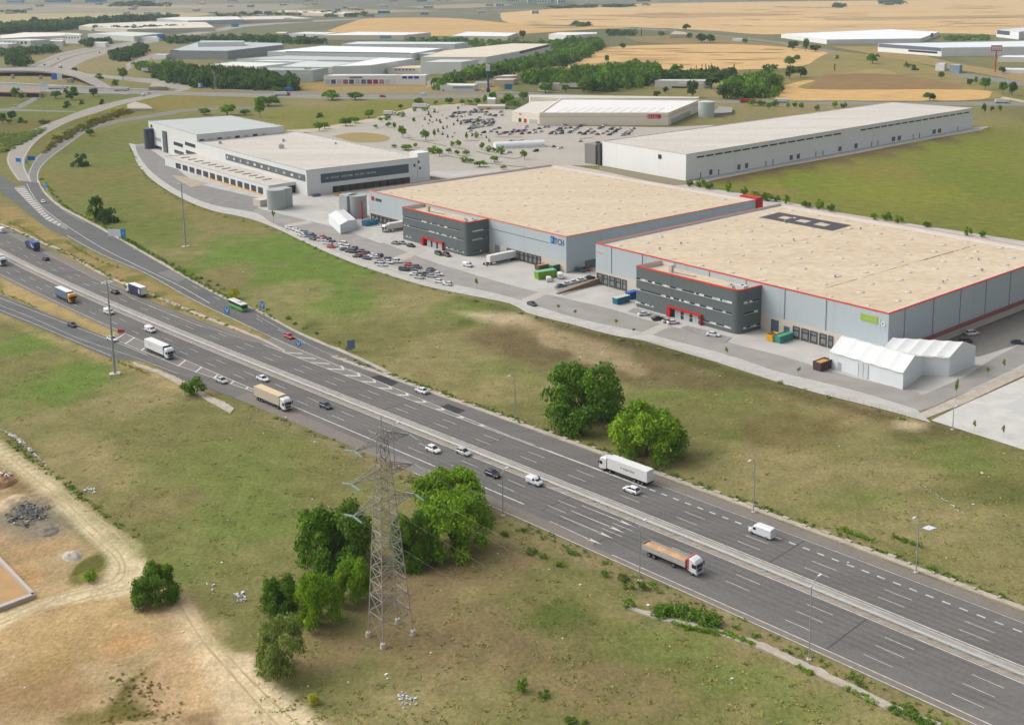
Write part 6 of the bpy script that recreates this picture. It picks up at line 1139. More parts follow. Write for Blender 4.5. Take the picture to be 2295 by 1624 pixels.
def small_car(name, p, rz, st, colour, label, group):
    o = D.objects.new(name, car_mesh(st, colour)); COL.objects.link(o); o.location = (p[0], p[1], p[2]); o.rotation_euler = (0, 0, rz); return tag(o, label, 'car', group)
def wheels(e, xs_, y, r, w, double=()):
    mb = MB(); mb.tube([(0, -w / 2, 0), (0, w / 2, 0)], r, 14, 0); mb.tube([(0, -w / 2 - .02, 0), (0, w / 2 + .02, 0)], r * .58, 10, 1); me_ = mb.data('wheel', [TYRE, RIM])
    for x in xs_:
        for s in (-1, 1):
            o = D.objects.new('wheel', me_); COL.objects.link(o); o.parent = e; o.location = (x, s * y, r)
def lamps(e, x, y, z, s=(.1, .32, .16), name='headlight', m_=None):
    for k in (-1, 1): MB().box((x, k * y, z), s).build(name, m_ or LAMP, e)
def road_car(x, y, st, colour, label, dirn=1, rz=None, group='cars on the motorway'):
    p = at(x, y, .09); a, t = roinv(x, y); e = empty('car', p, (rang(a) + (PI if dirn < 0 else 0)) if rz is None else rz, label, 'car', group); e.scale = (1.06,) * 3
    car_mb(st, 'body').build('body', PC[colour], e); car_mb(st, 'windows').build('windows', CGL, e); wheels(e, (-1.35, 1.35), .84, .33, .22); b = car_shapes(st)[0]
    lamps(e, b[-1][0] - .08, .55, .56); lamps(e, b[0][0] + .06, .66, .7, (.12, .2, .16), 'tail_light', TAIL)
    for s in (-1, 1): MB().box((.95, s * 1.0, .9), (.18, .18, .14)).build('mirror', PC[colour], e)
    return e
def place(e, x, y, dirn, rz=None):
    a, t = roinv(x, y); e.location = at(x, y, .09); e.rotation_euler = (0, 0, (rang(a) + (PI if dirn < 0 else 0)) if rz is None else rz); return e
def cab(e, c, L, x0, h=3.7, glass=CGL, stripe=None, deflector=None):
    """lorry cab from x0 (back) forwards"""
    mb = MB(); x1 = x0 + 2.3
    loft(mb, [(x0, ring(1.22, .9, h - .1, .15)), (x0 + .9, ring(1.25, .55, h, .2)), (x1 - .5, ring(1.25, .5, h - .25, .2)), (x1 - .12, ring(1.24, .45, h - .75, .2)), (x1, ring(1.18, .5, 1.75, .15))], 0); c_ = mb.build('cab', PC.get(c) if isinstance(c, str) else c, e)
    mb = MB(); mb.add([(x1 + .015, -1.05, 1.72), (x1 + .015, 1.05, 1.72), (x1 - .14, 1.02, h - .82), (x1 - .14, -1.02, h - .82)], [(0, 1, 2, 3)]); 
    mb.add([(x1 + .03, -1.05, 1.72), (x1 + .03, 1.05, 1.72), (x1 - .12, 1.02, h - .82), (x1 - .12, -1.02, h - .82)], [(0, 1, 2, 3)]); mb.build('windscreen', glass, c_)
    for s in (-1, 1):
        mb = MB(); mb.box((x1 - .72, s * 1.255, 1.75), (.85, .03, .85)); mb.build('side_window', glass, c_); MB().box((x1 - .1, s * 1.42, 1.9), (.2, .22, .75)).build('mirror', BLK, c_)
    MB().box((x1 - .02, 0, .95), (.12, 1.7, .62)).build('grille', BLK, c_); MB().box((x1 - .05, 0, .38), (.3, 2.4, .38)).build('bumper', BLK if deflector is None else mat('bumper grey', (176, 180, 182), .5), c_); lamps(c_, x1 + .06, .9, .62, (.12, .4, .2))
    if stripe is not None: mb = MB(); loft(mb, [(x0 - .02, ring(1.27, 1.0, h + .03, .15)), (x0 + .42, ring(1.28, .95, h + .06, .2))], 0); mb.build('stripe', stripe, c_)
    return c_
def semi(label, x, y, dirn, cabc, boxm, roofm=None, L=15.2, rz=None, box_h=2.85, rear=None, write=None, skirt=None, group='lorries on the motorway', decor=None, name='lorry'):
    e = empty(name, (0, 0, 0), 0, label, 'lorry', group); place(e, x, y, dirn, rz); x1 = L / 2; xc = x1 - 2.3; xr = -L / 2; xb = xc - .45
    if cabc is not None: cab(e, cabc, L, xc)
    MB().box(((xr + x1) / 2 - .6, 0, .75), (L - 2.6, 1.5, .4)).build('chassis', CHAS, e)
    mb = MB(); loft(mb, [(xr, ring(1.27, 1.15, 1.15 + box_h, .06)), (xb, ring(1.27, 1.15, 1.15 + box_h, .06))], 0); tb = mb.build('trailer', boxm, e)
    MB().box(((xr + xb) / 2, 0, 1.15 + box_h + .004), (xb - xr - .1, 2.42, .03)).build('trailer_roof', roofm or boxm, tb)
    MB().box((xr - .03, 0, 1.25), (.06, 2.4, box_h - .2)).build('rear_door', rear or boxm, tb); MB().box((xr - .04, 0, .7), (.2, 2.4, .22)).build('rear_bumper', CHAS, tb); lamps(tb, xr - .12, 1.0, .75, (.1, .3, .14), 'tail_light', TAIL)
    for s in (-1, 1): MB().box(((xr + xb) / 2 + 1, s * 1.2, .55), ((xb - xr) * .45, .06, .5)).build('side_skirt', skirt or CHAS, tb)
    if write:
        for s in (-1, 1):
            w = Wall((xr, -1.27), (xb, -1.27)) if s < 0 else Wall((xb, 1.27), (xr, 1.27)); text(tb, 'lettering', write[0], write[1], w, w.L * write[2], write[3], write[4], .015, .01)
    if decor: decor(tb, xr, xb, box_h)
    wheels(e, (x1 - 1.25, xc - 1.3, xr + 1.5, xr + 2.7, xr + 3.9), 1.06, .5, .34); return e
CW = mat('trailer white', (232, 232, 230), .5); CT = mat('trailer beige', (204, 192, 172), .7, .3, .8, (186, 172, 150)); CTR = mat('tarp roof', (222, 200, 164), .8, .4, .5, (206, 182, 146)); CB = mat('curtain blue', (98, 124, 146), .6, .3, .6, (86, 110, 132)); INK = mat('dark lettering', (78, 84, 92), .6); PUR = mat('purple curtain', (58, 60, 96), .45)
ORG = paint('orange', (224, 156, 50)); NAV = paint('navy blue', (52, 70, 118)); NVS = mat('navy trailer', (62, 84, 136), .5)
M_ = (semi('white articulated lorry with grey lettering on the far shoulder lane', 1402, 1068, -1, 'white', CW, L=15.4, write=('o exporline', .95, .34, 2.35, INK)),
      semi('beige curtain lorry with white cab on the near carriageway', 612, 906, 1, 'white', CT, CTR, L=15.6),
      semi('white lorry with dark blue roof deflector beside the merge chevrons', 358, 794, 1, 'white', CW, L=15.2, write=('< | ----', .9, .22, 2.5, INK), decor=lambda tb, a, b, h: MB().box((b + .45, 0, 2.9), (.5, 2.56, 1.2)).build('deflector', PUR, tb)),
      semi('blue curtain lorry with an orange cab', 148, 672, 1, ORG, CB, CW, L=14.2),
      semi('white roofed lorry with dark purple side, driving away', 306, 660, -1, 'white', PUR, CW, L=13.0, rear=CW, decor=lambda tb, a, b, h: [MB().box((a + 1.5, s * 1.275, 1.5), (1.0, .02, 1.8)).build('panel', CW, tb) for s in (-1, 1)]),
      semi('dark blue lorry with pale swoosh on its side', 74, 558, -1, NAV, NVS, L=12.0, rear=NAV, decor=lambda tb, a, b, h: [MB().add([(a + 1, s * 1.28, 1.4), (a + 3.4, s * 1.28, 1.5), (a + 5.6, s * 1.28, 3.6), (a + 3, s * 1.28, 2.4)], [(0, 1, 2, 3)] if s < 0 else [(3, 2, 1, 0)]).build('swoosh', CW, tb) for s in (-1, 1)]),
      semi('white lorry cut by the left edge of the photograph', -3, 590, 1, 'white', CT, L=14.0))
# tipper with sand
e = empty('tipper_lorry', (0, 0, 0), 0, 'tipper lorry loaded with sand, white cab with red stripe', 'lorry'); place(e, 1506, 1262, 1); x1 = 7.3
cab(e, 'white', 14.6, x1 - 2.4, 3.6, stripe=mat('stripe red', (206, 84, 76), .5), deflector=1); MB().box((-1.0, 0, .75), (11.6, 1.4, .45)).build('chassis', CHAS, e)
mb = MB(); X0, X1 = -7.2, x1 - 3.0
for s in (-1, 1): mb.box(((X0 + X1) / 2, s * 1.22, 1.2), (X1 - X0, .08, 1.25))
mb.box((X0, 0, 1.2), (.08, 2.5, 1.35)); mb.box((X1, 0, 1.2), (.08, 2.5, 1.7)); mb.box(((X0 + X1) / 2, 0, 1.2), (X1 - X0, 2.4, .1)); tb = mb.build('tipper_body', mat('body grey', (190, 186, 178), .6, .3, .8), e)
mb = MB(); rs = random.Random(2); nx_, ny_ = 16, 6
vs = [(X0 + .1 + (X1 - X0 - .2) * i / nx_, -1.15 + 2.3 * j / ny_, 2.05 + .32 * math.sin(PI * j / ny_) * (.6 + .4 * math.sin(i * 1.1)) + rs.uniform(-.05, .05)) for i in range(nx_ + 1) for j in range(ny_ + 1)]
mb.add(vs, [(i * (ny_ + 1) + j, (i + 1) * (ny_ + 1) + j, (i + 1) * (ny_ + 1) + j + 1, i * (ny_ + 1) + j + 1) for i in range(nx_) for j in range(ny_)]); o = mb.build('sand_load', mat('sand', (214, 172, 128), 1, .5, 1.5, (194, 148, 104))); tag(o, 'sand heaped in the body of the tipper lorry', 'sand'); o.location = e.location; o.rotation_euler = e.rotation_euler
wheels(e, (x1 - 1.3, 1.2, -4.0, -5.3), 1.05, .5, .34)
# vans
def van(label, x, y, dirn, rz=None, L=5.6, h=2.35, group='white vans', colour='white'):
    e = empty('van', (0, 0, 0), 0, label, 'van', group); place(e, x, y, dirn, rz); k = L / 2; mb = MB()
    loft(mb, [(-k, ring(.92, .4, h - .1, .12)), (-k + .15, ring(.98, .3, h, .2)), (k - 2.0, ring(.98, .28, h, .25)), (k - 1.45, ring(.96, .28, h - .28, .25)), (k - .72, ring(.94, .3, 1.25, .15)), (k - .1, ring(.84, .34, .98, .15)), (k, ring(.74, .4, .75, .1))], 0); mb.build('body', PC[colour], e)
    mb = MB(); mb.add([(k - 1.42, -.8, h - .32), (k - 1.42, .8, h - .32), (k - .76, .82, 1.3), (k - .76, -.82, 1.3)], [(3, 2, 1, 0)]); mb.v = [(v[0] + .05, v[1], v[2] + .05) for v in mb.v]; mb.build('windscreen', CGL, e)
    for s in (-1, 1): MB().box((k - 1.75, s * .975, 1.3), (.75, .04, .55)).build('side_window', CGL, e)
    MB().box((k - .02, 0, .34), (.12, 1.5, .22)).build('bumper', BLK, e); lamps(e, k - .16, .68, .72, (.2, .26, .2)); wheels(e, (-k + 1.1, k - 1.0), .86, .35, .24); return e
van('white high roofed van at the dashed line of the far carriageway', 1706, 1199, -1, L=6.0, h=2.5)
van('white van in the lane beside the tall mast', 244, 703, 1, L=4.9, h=2.0); van('white van ahead of the white lorry with the blue deflector', 337, 743, 1, L=5.0, h=2.0)
van('white small van behind the lane arrows', 1198, 1084, 1, L=4.4, h=1.85); van('white minibus cut by the left edge, driving away', 4, 520, -1, L=6.4, h=2.5)
van('white van parked left of the bigger van by the green compactor', 1229, 629, 1, rz=YAW + PI / 2 + .9, L=4.6, h=1.9); van('bigger white van between the green compactor and the dock corner', 1254, 622, 1, rz=YAW + PI / 2 + .9, L=5.8, h=2.3)
van('white van parked on the park road by the white trailer', 1048, 597, 1, rz=-.75, L=5.0, h=1.9)
# road cars
for a in [(589, 852, 'saloon', 'white', 'white saloon behind the beige curtain lorry'), (730, 913, 'hatch', 'petrol', 'dark petrol blue car ahead of the beige curtain lorry'), (971, 1011, 'hatch', 'white', 'white hatchback beside the silver car'), (1039, 1017, 'hatch', 'silver', 'silver hatchback close to the median'), (1104, 1066, 'hatch', 'black', 'black hatchback following the white small van'), (497, 856, 'saloon', 'silver', 'silver car on the slip road beside the chevrons'), (252, 763, 'saloon', 'white', 'white car on the slip road by the tall mast'), (162, 731, 'saloon', 'black', 'black car on the southern slip road')]: road_car(*a)
for a in [(103, 583, 'hatch', 'black', 'dark car behind the dark blue lorry'), (258, 657, 'saloon', 'black', 'black car ahead of the purple sided lorry'), (1415, 1102, 'hatch', 'white', 'white hatchback beside the white articulated lorry'), (945, 879, 'saloon', 'white', 'white saloon on the far slip lane below the asphalt patches')]: road_car(*a, dirn=-1)
hd = lambda x0, y0, x1, y1: math.atan2((at(x1, y1) - at(x0, y0)).y, (at(x1, y1) - at(x0, y0)).x)
road_car(648, 757, 'hatch', 'red', 'red car on the bus road', rz=hd(600, 735, 690, 775)); road_car(97, 454, 'hatch', 'white', 'white car at the loop ramp mouth', rz=hd(80, 436, 110, 470)); road_car(98, 292, 'hatch', 'white', 'white car on the loop ramp', rz=hd(98, 292, 120, 280)); road_car(79, 306, 'hatch', 'black', 'dark car following on the loop ramp', rz=hd(79, 306, 98, 292))
road_car(48, 228, 'hatch', 'white', 'white car at the underpass mouth', rz=hd(40, 233, 60, 223)); road_car(35, 240, 'mpv', 'white', 'white car at the underpass road end', rz=hd(30, 243, 50, 228)); road_car(1192, 684, 'saloon', 'navy', 'dark grey blue car driving along the park road', rz=hd(1182, 680, 1203, 688)); road_car(1598, 753, 'saloon', 'white', 'white car parked in front of the dark office portal side', rz=YAW + .35, group='cars parked by the offices')
# bus
e = empty('city_bus', (0, 0, 0), 0, 'green and white city bus on the bus road', 'bus'); place(e, 534, 692, 1, hd(512, 682, 556, 702)); mb = MB(); k = 5.6
loft(mb, [(-k, ring(1.2, .4, 1.45, .1)), (k - .2, ring(1.25, .35, 1.45, .1)), (k, ring(1.15, .4, 1.4, .1))], 0); mb.build('body', paint('bus green', (84, 176, 52)), e)
mb = MB(); loft(mb, [(-k + .02, ring(1.17, 1.4, 2.6, .1)), (k - .25, ring(1.2, 1.4, 2.6, .1)), (k - .06, ring(1.12, 1.4, 2.5, .1))], 0); mb.build('windows', CGL, e); mb = MB(); loft(mb, [(-k, ring(1.2, 2.58, 2.95, .12)), (k - .3, ring(1.23, 2.58, 2.95, .12)), (k - .1, ring(1.12, 2.58, 2.85, .1))], 0); mb.build('roof', paint('bus white', (216, 216, 212)), e); MB().box((1, 0, 2.95), (2.2, 1.5, .25)).build('roof_unit', mat('unit grey', (0, 0, 0)), e); lamps(e, k + .0, .85, .7); wheels(e, (-3.2, 2.9), 1.02, .48, .3)
# parked along the kerb
cols = 'white white white white white grey blue maroon grey black red white black white red green white white white white green green navy black green red black navy navy white white black navy white navy white'.split()
pk = [(420, 190), (520, 215), (600, 250), (615, 302), (665, 325), (700, 265), (740, 330), (815, 310), (840, 375), (905, 390), (985, 345), (990, 405), (1085, 390), (1085, 458), (1160, 522), (1190, 455), (1250, 500), (1350, 470), (1330, 510), (1405, 530), (1400, 572), (1480, 600), (1560, 550), (1555, 615), (1690, 600), (1700, 680), (1620, 690), (1800, 655), (1800, 730), (1880, 680), (1935, 705), (2010, 680), (2010, 805), (2070, 850), (2195, 745), (2190, 800)]
P6 = [(640, 320, 'white'), (960, 405, 'red'), (1180, 470, 'navy'), (1050, 530, 'grey'), (830, 540, 'navy'), (1110, 660, 'white'), (1300, 680, 'black'), (1230, 745, 'silver'), (1470, 600, 'grey'), (1560, 555, 'black'), (1740, 660, 'white'), (1580, 715, 'silver'), (1790, 862, 'white'), (1990, 925, 'white')]
pk_all = [(597.4 + x / 8, 489.9 + y / 8, c) for (x, y), c in zip(pk, cols)] + [(836.4 + x / 12, 561.6 + y / 12, c) for x, y, c in P6]
cnt = {}; rs = random.Random(8)
for x, y, c in sorted(pk_all):
    cnt[c] = cnt.get(c, 0) + 1; p = at(x, y, .16); nm = {'petrol': 'petrol blue', 'green': 'dark green'}.get(c, c)
    n_ = sum(1 for q in pk_all if q[2] == c)
    small_car('parked_car', p, hd(x - 20, y - 9.5, x + 20, y + 9.5) + PI / 5 + rs.uniform(-.12, .12) + (PI if rs.random() < .4 else 0), rs.choice(['hatch', 'saloon', 'mpv', 'hatch']), c, ('%s %s car from the left in the kerb row of the park road' % (ORD[cnt[c] - 1], nm) if n_ > 1 else 'only %s car in the kerb row of the park road' % nm), 'cars parked along the park road')
for x, y, st, c, lab, rz in [(886, 547, 'saloon', 'grey', 'leftmost dark grey car parked before the left office', -.6), (901, 547, 'saloon', 'grey', 'dark grey car in the middle before the left office', -.6), (921, 553, 'hatch', 'black', 'black car nearest the red portal of the left office', -.5), (983, 571, 'mpv', 'green', 'dark green car on the park road before the left office', -.9), (1001, 574, 'mpv', 'maroon', 'dark maroon car right behind the dark green one', -.9), (1301, 609, 'mpv', 'teal', 'teal car in the gap between the warehouses', -.5), (1314, 606, 'hatch', 'red', 'red car in the gap between the warehouses', -.5), (1443, 706, 'saloon', 'white', 'white car parked left of the black one at the right office', .3), (1474, 717, 'saloon', 'black', 'black car between white cars at the right office', .3), (1497, 722, 'saloon', 'silver', 'silver car right of the black one at the right office', .3), (1508, 725, 'saloon', 'white', 'white car last in line at the right office', .3), (1257, 643, 'saloon', 'grey', 'grey car nearest the park road in the ramp row', .55), (1272, 638, 'saloon', 'white', 'white car in the ramp row beside the grey one', .55), (1287, 634, 'hatch', 'white', 'white hatchback in the middle of the ramp row', .55), (1303, 630, 'saloon', 'white', 'white car in the ramp row before the black one', .55), (1322, 625, 'saloon', 'black', 'black car at the upper end of the ramp row', .55), (2178, 750, 'mpv', 'white', 'white car behind the rear tent', .4), (2280, 770, 'saloon', 'petrol', 'dark car parked at the right edge of the yard', -.3), (2164, 768, 'mpv', 'maroon', 'maroon car half hidden behind the rear tent', .4), (1708, 725, 'hatch', 'navy', 'dark blue car at the corner of the right office', -.6)]:
    small_car('parked_car', at(x, y, .1), rz, st, c, lab, 'cars parked by the offices')
# supermarket car park
sm = [(20, 790), (80, 780), (150, 800), (230, 800), (440, 840), (130, 870), (200, 930), (270, 920), (300, 900), (60, 940), (20, 990), (190, 1075), (280, 1060), (330, 1030), (400, 1015), (30, 1020), (70, 760), (250, 760), (160, 770), (210, 830), (270, 840), (420, 800), (340, 850), (240, 950), (110, 960), (470, 1080), (560, 1075), (640, 1060), (720, 1055), (800, 1080), (880, 1075), (960, 1060), (870, 1040), (940, 1020), (1010, 1000), (1060, 1000), (1090, 1090), (1160, 1092), (1235, 1085), (1160, 1050), (1240, 1050), (1220, 1020), (1290, 1015), (1360, 1010), (1480, 1080), (1540, 1095), (1590, 1060), (1620, 1030), (1720, 1100), (1790, 1085), (1850, 1060), (1900, 1030), (1925, 1008), (2060, 1110), (2130, 1095), (2160, 1065), (760, 1000), (600, 1040), (540, 1100), (700, 1090)]
sm = [(1051.4 + x / 6, 119.5 + y / 6) for x, y in sm] + [(836.4 + x / 6, 203.1 + y / 6) for x, y in [(1280, 305), (1340, 300), (1090, 312), (1150, 316), (1300, 335), (1290, 522), (1300, 552), (1340, 445), (1290, 430), (1240, 442), (1480, 435), (1560, 445), (1610, 420), (1540, 400)]] + [(1240, 330), (1255, 333), (1140, 343), (1200, 340), (1300, 318)]
r9 = random.Random(31)
for _x, _y, _n, _dx, _dy in [(1052, 290, 8, 7, -1.2), (1060, 283, 7, 7, -1.0), (1010, 262, 8, 7.5, .2), (1020, 254, 9, 7.5, -.2), (1040, 272, 8, 7, -.2), (1120, 302, 8, 8, -1.4), (1235, 300, 7, 6, -3.4), (1275, 298, 6, 6, -3.2), (1325, 300, 6, 6, -3.4), (1365, 303, 5, 6, -3.4), (1395, 303, 6, 6, -3.2), (1145, 318, 7, 7.5, .4)]:
    sm += [(_x + _dx * k_ + r9.uniform(-1, 1), _y + _dy * k_ + r9.uniform(-.6, .6)) for k_ in range(_n) if r9.random() < .8]
cc = ['silver', 'white', 'grey', 'silver', 'white', 'black', 'silver', 'navy', 'white', 'grey', 'red', 'silver', 'maroon', 'white', 'black']
for i, (x, y) in enumerate(sorted(sm)):
    c = cc[(i * 7) % 15]; small_car('supermarket_car', at(x, y, .08), .75 + rs.uniform(-.1, .1) + (PI if i % 3 else 0), ['hatch', 'saloon', 'mpv'][i % 3], c, '%s car from the left in the supermarket car park, %s' % (ORD[i] if i < len(ORD) else 'distant', c) if i < len(ORD) else '%s car parked towards the right end of the supermarket car park' % c, 'cars of the supermarket car park')
# far traffic
for x, y, c, lab in [(100, 147, 'black', 'dark car on the far motorway by the flyover'), (130, 134, 'grey', 'grey car on the near bank of the far motorway'), (223, 119, 'black', 'black car on the middle of the far motorway'), (243, 114, 'grey', 'grey car ahead on the far motorway'), (310, 98.5, 'white', 'white car at the bend of the far motorway'), (230, 199, 'white', 'white car on the highway right of the dark lorry'), (335, 210, 'white', 'white car at the end of the highway ramp'), (1082, 205, 'white', 'white car on the access road by the sign mast')]:
    small_car('far_car', at(x, y, .1), hd(x, y, x + 10, y - 4), 'mpv', c, lab, 'cars on the distant roads')
hz = hd(800, 216, 900, 216)
van('red van on the highway above the green meadow', 858, 218.5, 1, rz=hz, L=6.2, h=2.4, colour='red', group='vans on the highway'); van('white and blue van following the red van on the highway', 950, 214, 1, rz=hz, L=6, h=2.4, group='vans on the highway'); van('white van at the bridge end of the highway', 320, 216, 1, rz=hd(310, 220, 330, 214), L=6.5, h=2.6, group='vans on the highway')
for lab, x, y, cabc, bm, L in [('white lorry with red cab on the highway before the trees', 632, 215, 'red', CW, 16), ('long white lorry on the highway by the underpass', 130, 200, 'white', CW, 22), ('white lorry on the highway at the ramp', 272, 204, 'white', CW, 16), ('red lorry on the highway behind the supermarket', 1675, 231, 'red', mat('trailer red', (176, 60, 58), .5), 15), ('white lorry on the highway right of the red one', 1752, 231, 'white', CW, 13), ('big white lorry at the right end of the highway', 2246, 232, 'white', CW, 14), ('blue lorry standing by the brown verge', 648, 205, 'blue', mat('trailer blue', (60, 120, 196), .5), 9), ('white lorry under the far flyover', 135, 153, 'white', CW, 14), ('yellow lorry on the far motorway', 247, 98, ORG, mat('trailer yellow', (226, 206, 120), .6), 12), ('white coach on the car park road by the hedge', 943, 243, 'white', CW, 16), ('white lorry standing on the car park road', 873, 259, 'white', CW, 11), ('green lorry beside the grey ridge shed', 681, 182, 'white', mat('trailer green', (84, 176, 76), .6), 12)]:
    semi(lab, x, y, 1, cabc, bm, L=L, rz=hz if x > 300 else hd(x, y, x + 20, y - (8 if y < 160 else 0)), group='lorries on the distant roads')
# trailers and skips in the yards
ay = math.atan2(DB.y, DB.x)
semi('white trailer backed into the docks of the lettered warehouse', 1120, 588, 1, None, CW, L=18, rz=ay + PI, group='trailers at the docks'); semi('white lorry half hidden behind the left office', 888, 516, 1, 'white', CW, L=15, rz=ay + PI, group='trailers at the docks')
def skip(label, x, y, L, w, h, yaw, m_, load=None, cat='skip', lid=None):
    e = empty('waste_skip', at(x, y, .1), yaw, label, cat, 'skips and containers in the yards'); mb = MB(); t = .12
    vs = [(-L / 2 + .35, -w / 2, 0), (L / 2 - .35, -w / 2, 0), (L / 2 - .35, w / 2, 0), (-L / 2 + .35, w / 2, 0), (-L / 2, -w / 2, h), (L / 2, -w / 2, h), (L / 2, w / 2, h), (-L / 2, w / 2, h), (-L / 2 + t, -w / 2 + t, h), (L / 2 - t, -w / 2 + t, h), (L / 2 - t, w / 2 - t, h), (-L / 2 + t, w / 2 - t, h), (-L / 2 + .4, -w / 2 + t, h * .6), (L / 2 - .4, -w / 2 + t, h * .6), (L / 2 - .4, w / 2 - t, h * .6), (-L / 2 + .4, w / 2 - t, h * .6)]
    mb.add(vs, [(3, 2, 1, 0), (0, 1, 5, 4), (1, 2, 6, 5), (2, 3, 7, 6), (3, 0, 4, 7), (4, 5, 9, 8), (5, 6, 10, 9), (6, 7, 11, 10), (7, 4, 8, 11), (8, 9, 13, 12), (9, 10, 14, 13), (10, 11, 15, 14), (11, 8, 12, 15), (12, 13, 14, 15)])
    for k in range(5):
        for s in (-1, 1): mb.box((-L / 2 + .8 + (L - 1.6) * k / 4, s * (w / 2 + .05), .1), (.16, .1, h - .15))
    mb.build('body', m_, e)
    if load: MB().box((0, 0, h * .62), (L - 1, w - .3, h * .3), 0, 0, .8).build('load', load, e)
    if lid: MB().box((0, 0, h + .003), (L, w, .12), 0, 0, .96).build('lid', lid, e)
    return e
skip('blue open skip by the docks of the lettered warehouse', 829, 504, 8, 3.4, 2.4, ay + .1, mat('skip blue', (64, 140, 186), .6), mat('waste dark', (90, 74, 78), .9)); skip('long teal container at the docks left of the right office', 1392, 678, 7, 2.6, 2.4, ay, mat('skip teal', (40, 118, 148), .6), lid=mat('lid pale', (204, 200, 186), .8)); skip('deep blue container touching the right office', 1416, 668, 5, 2.6, 2.6, ay, mat('skip deep blue', (30, 92, 160), .6), lid=mat('lid blue', (40, 100, 166), .6))
skip('lime green compactor beside the white vans', 1222, 622, 9, 3.2, 3.0, ay - .15, mat('skip lime', (132, 172, 48), .6, .4, 1, (96, 144, 60)), lid=mat('lid mint', (120, 190, 150), .6)); skip('dark green container with grey lid at the dock corner', 1248, 607, 7, 3, 3.0, ay, mat('skip dark green', (40, 100, 74), .6), lid=mat('lid grey', (160, 160, 158), .7)); skip('brown skip full of cardboard behind the green compactor', 1216, 602, 7, 2.6, 2.0, ay, mat('skip brown', (126, 96, 76), .8), mat('cardboard', (190, 156, 124), .9))
skip('yellow skip beside the teal one at the right docks', 1731, 762, 4, 2.6, 2.4, ay, mat('skip yellow', (230, 172, 40), .6), mat('waste maroon', (116, 52, 44), .9)); skip('teal skip with waste heap at the right docks', 1755, 763, 7.4, 2.8, 2.4, ay, mat('skip sea green', (76, 152, 136), .6), mat('waste green', (92, 160, 116), .9)); skip('brown skip with orange load touching the front tent', 1842, 826, 6, 3, 2.8, ay, mat('skip maroon', (92, 72, 74), .7), mat('load ochre', (200, 150, 86), .9)); skip('yellow bin beside the logistics gateway', 697, 436, 3, 2.4, 1.8, ay, mat('bin yellow', (230, 206, 40), .6)); skip('low blue skip right of the yellow bin', 708, 440, 5, 2.6, 1.2, ay, mat('bin blue', (110, 130, 160), .7)); skip('flat yellow skip on the pale forecourt', 760, 438, 5, 2.4, 1.2, ay, mat('bin ochre', (214, 176, 90), .7)); skip('grey container in the gap between the warehouses', 1322, 597, 9, 4, 3.4, ay, mat('container slate', (110, 122, 122), .6), lid=mat('lid slate', (120, 132, 132), .7))
o = MB(); w0_ = at(1236, 652); e = empty('timber_ramp', at(1295, 647, .1), ay, 'brown timber retaining ramp below the row of cars', 'ramp'); mb = MB(); loft(mb, [(-11, [(-.5, 0), (.5, 0), (.5, .3), (-.5, .3)]), (11, [(-.5, 0), (.5, 0), (.5, 2.4), (-.5, 2.4)])]); mb.build('wall', mat('timber', (158, 132, 104), .9, .5, .8), e)
# small tents
def tunnel(label, px0, px1, w, h, m_):
    A, B = at(*px0), at(*px1); L = (B - A).length; e = empty('tunnel_tent', (A + B) / 2, math.atan2((B - A).y, (B - A).x), label, 'tent', 'white storage tents'); mb = MB(); n = 10
    rg = [(w / 2 * math.cos(PI * j / n), h * math.sin(PI * j / n) ** .7) for j in range(n + 1)]; loft(mb, [(-L / 2 + L * i / 8, rg) for i in range(9)], 0, False); mb.build('cover', m_, e)
    for s in (-1, 1): MB().add([(s * L / 2, y, z) for y, z in rg], [tuple(range(n + 1)) if s > 0 else tuple(range(n, -1, -1))]).build('end_wall', mat('tent wall', (0, 0, 0)), e)
    return e
tunnel('long white tunnel canopy in the supermarket car park', (1108, 333), (1218, 328), 9, 4.6, mat('tent roof', (0, 0, 0)))
tent('small white storage tent left of the stair tower', (736, 480), (762, 504), (797, 492), 4.6, 5.4, [])
# ================================================================ masts, lamps, signs, pylon, rubbish
STEEL = mat('mast steel', (176, 182, 184), .45, metal=.3); FOOT = mat('footing', (204, 194, 180), .95)
def high_mast(x, y, ytop, label):
    p = at(x, y); h = 29.5; e = empty('high_mast', p, 0, label, 'lamp mast', 'tall light masts'); mb = MB(); mb.tube([(0, 0, 0), (0, 0, h)], .42, 10, r2=.2); mb.build('pole', STEEL, e)
    MB().box((0, 0, 0), (3.2, 2.6, .3), .3).build('footing', FOOT, e); mb = MB(); mb.tube([(1.1 * math.cos(2 * PI * i / 16), 1.1 * math.sin(2 * PI * i / 16), h - .2) for i in range(17)], .07, 5); hd_ = mb.build('lamp_ring', STEEL, e)
    for i in range(8):
        a = 2 * PI * i / 8; MB().box((1.35 * math.cos(a), 1.35 * math.sin(a), h - .45), (.75, .5, .25), a).build('floodlight', mat('floodlight', (226, 228, 228), .3), hd_)
high_mast(257.5, 838, 626, 'tall light mast standing beside the southern slip road'); high_mast(416, 553, 405, 'tall light mast standing in the meadow by the bus road')
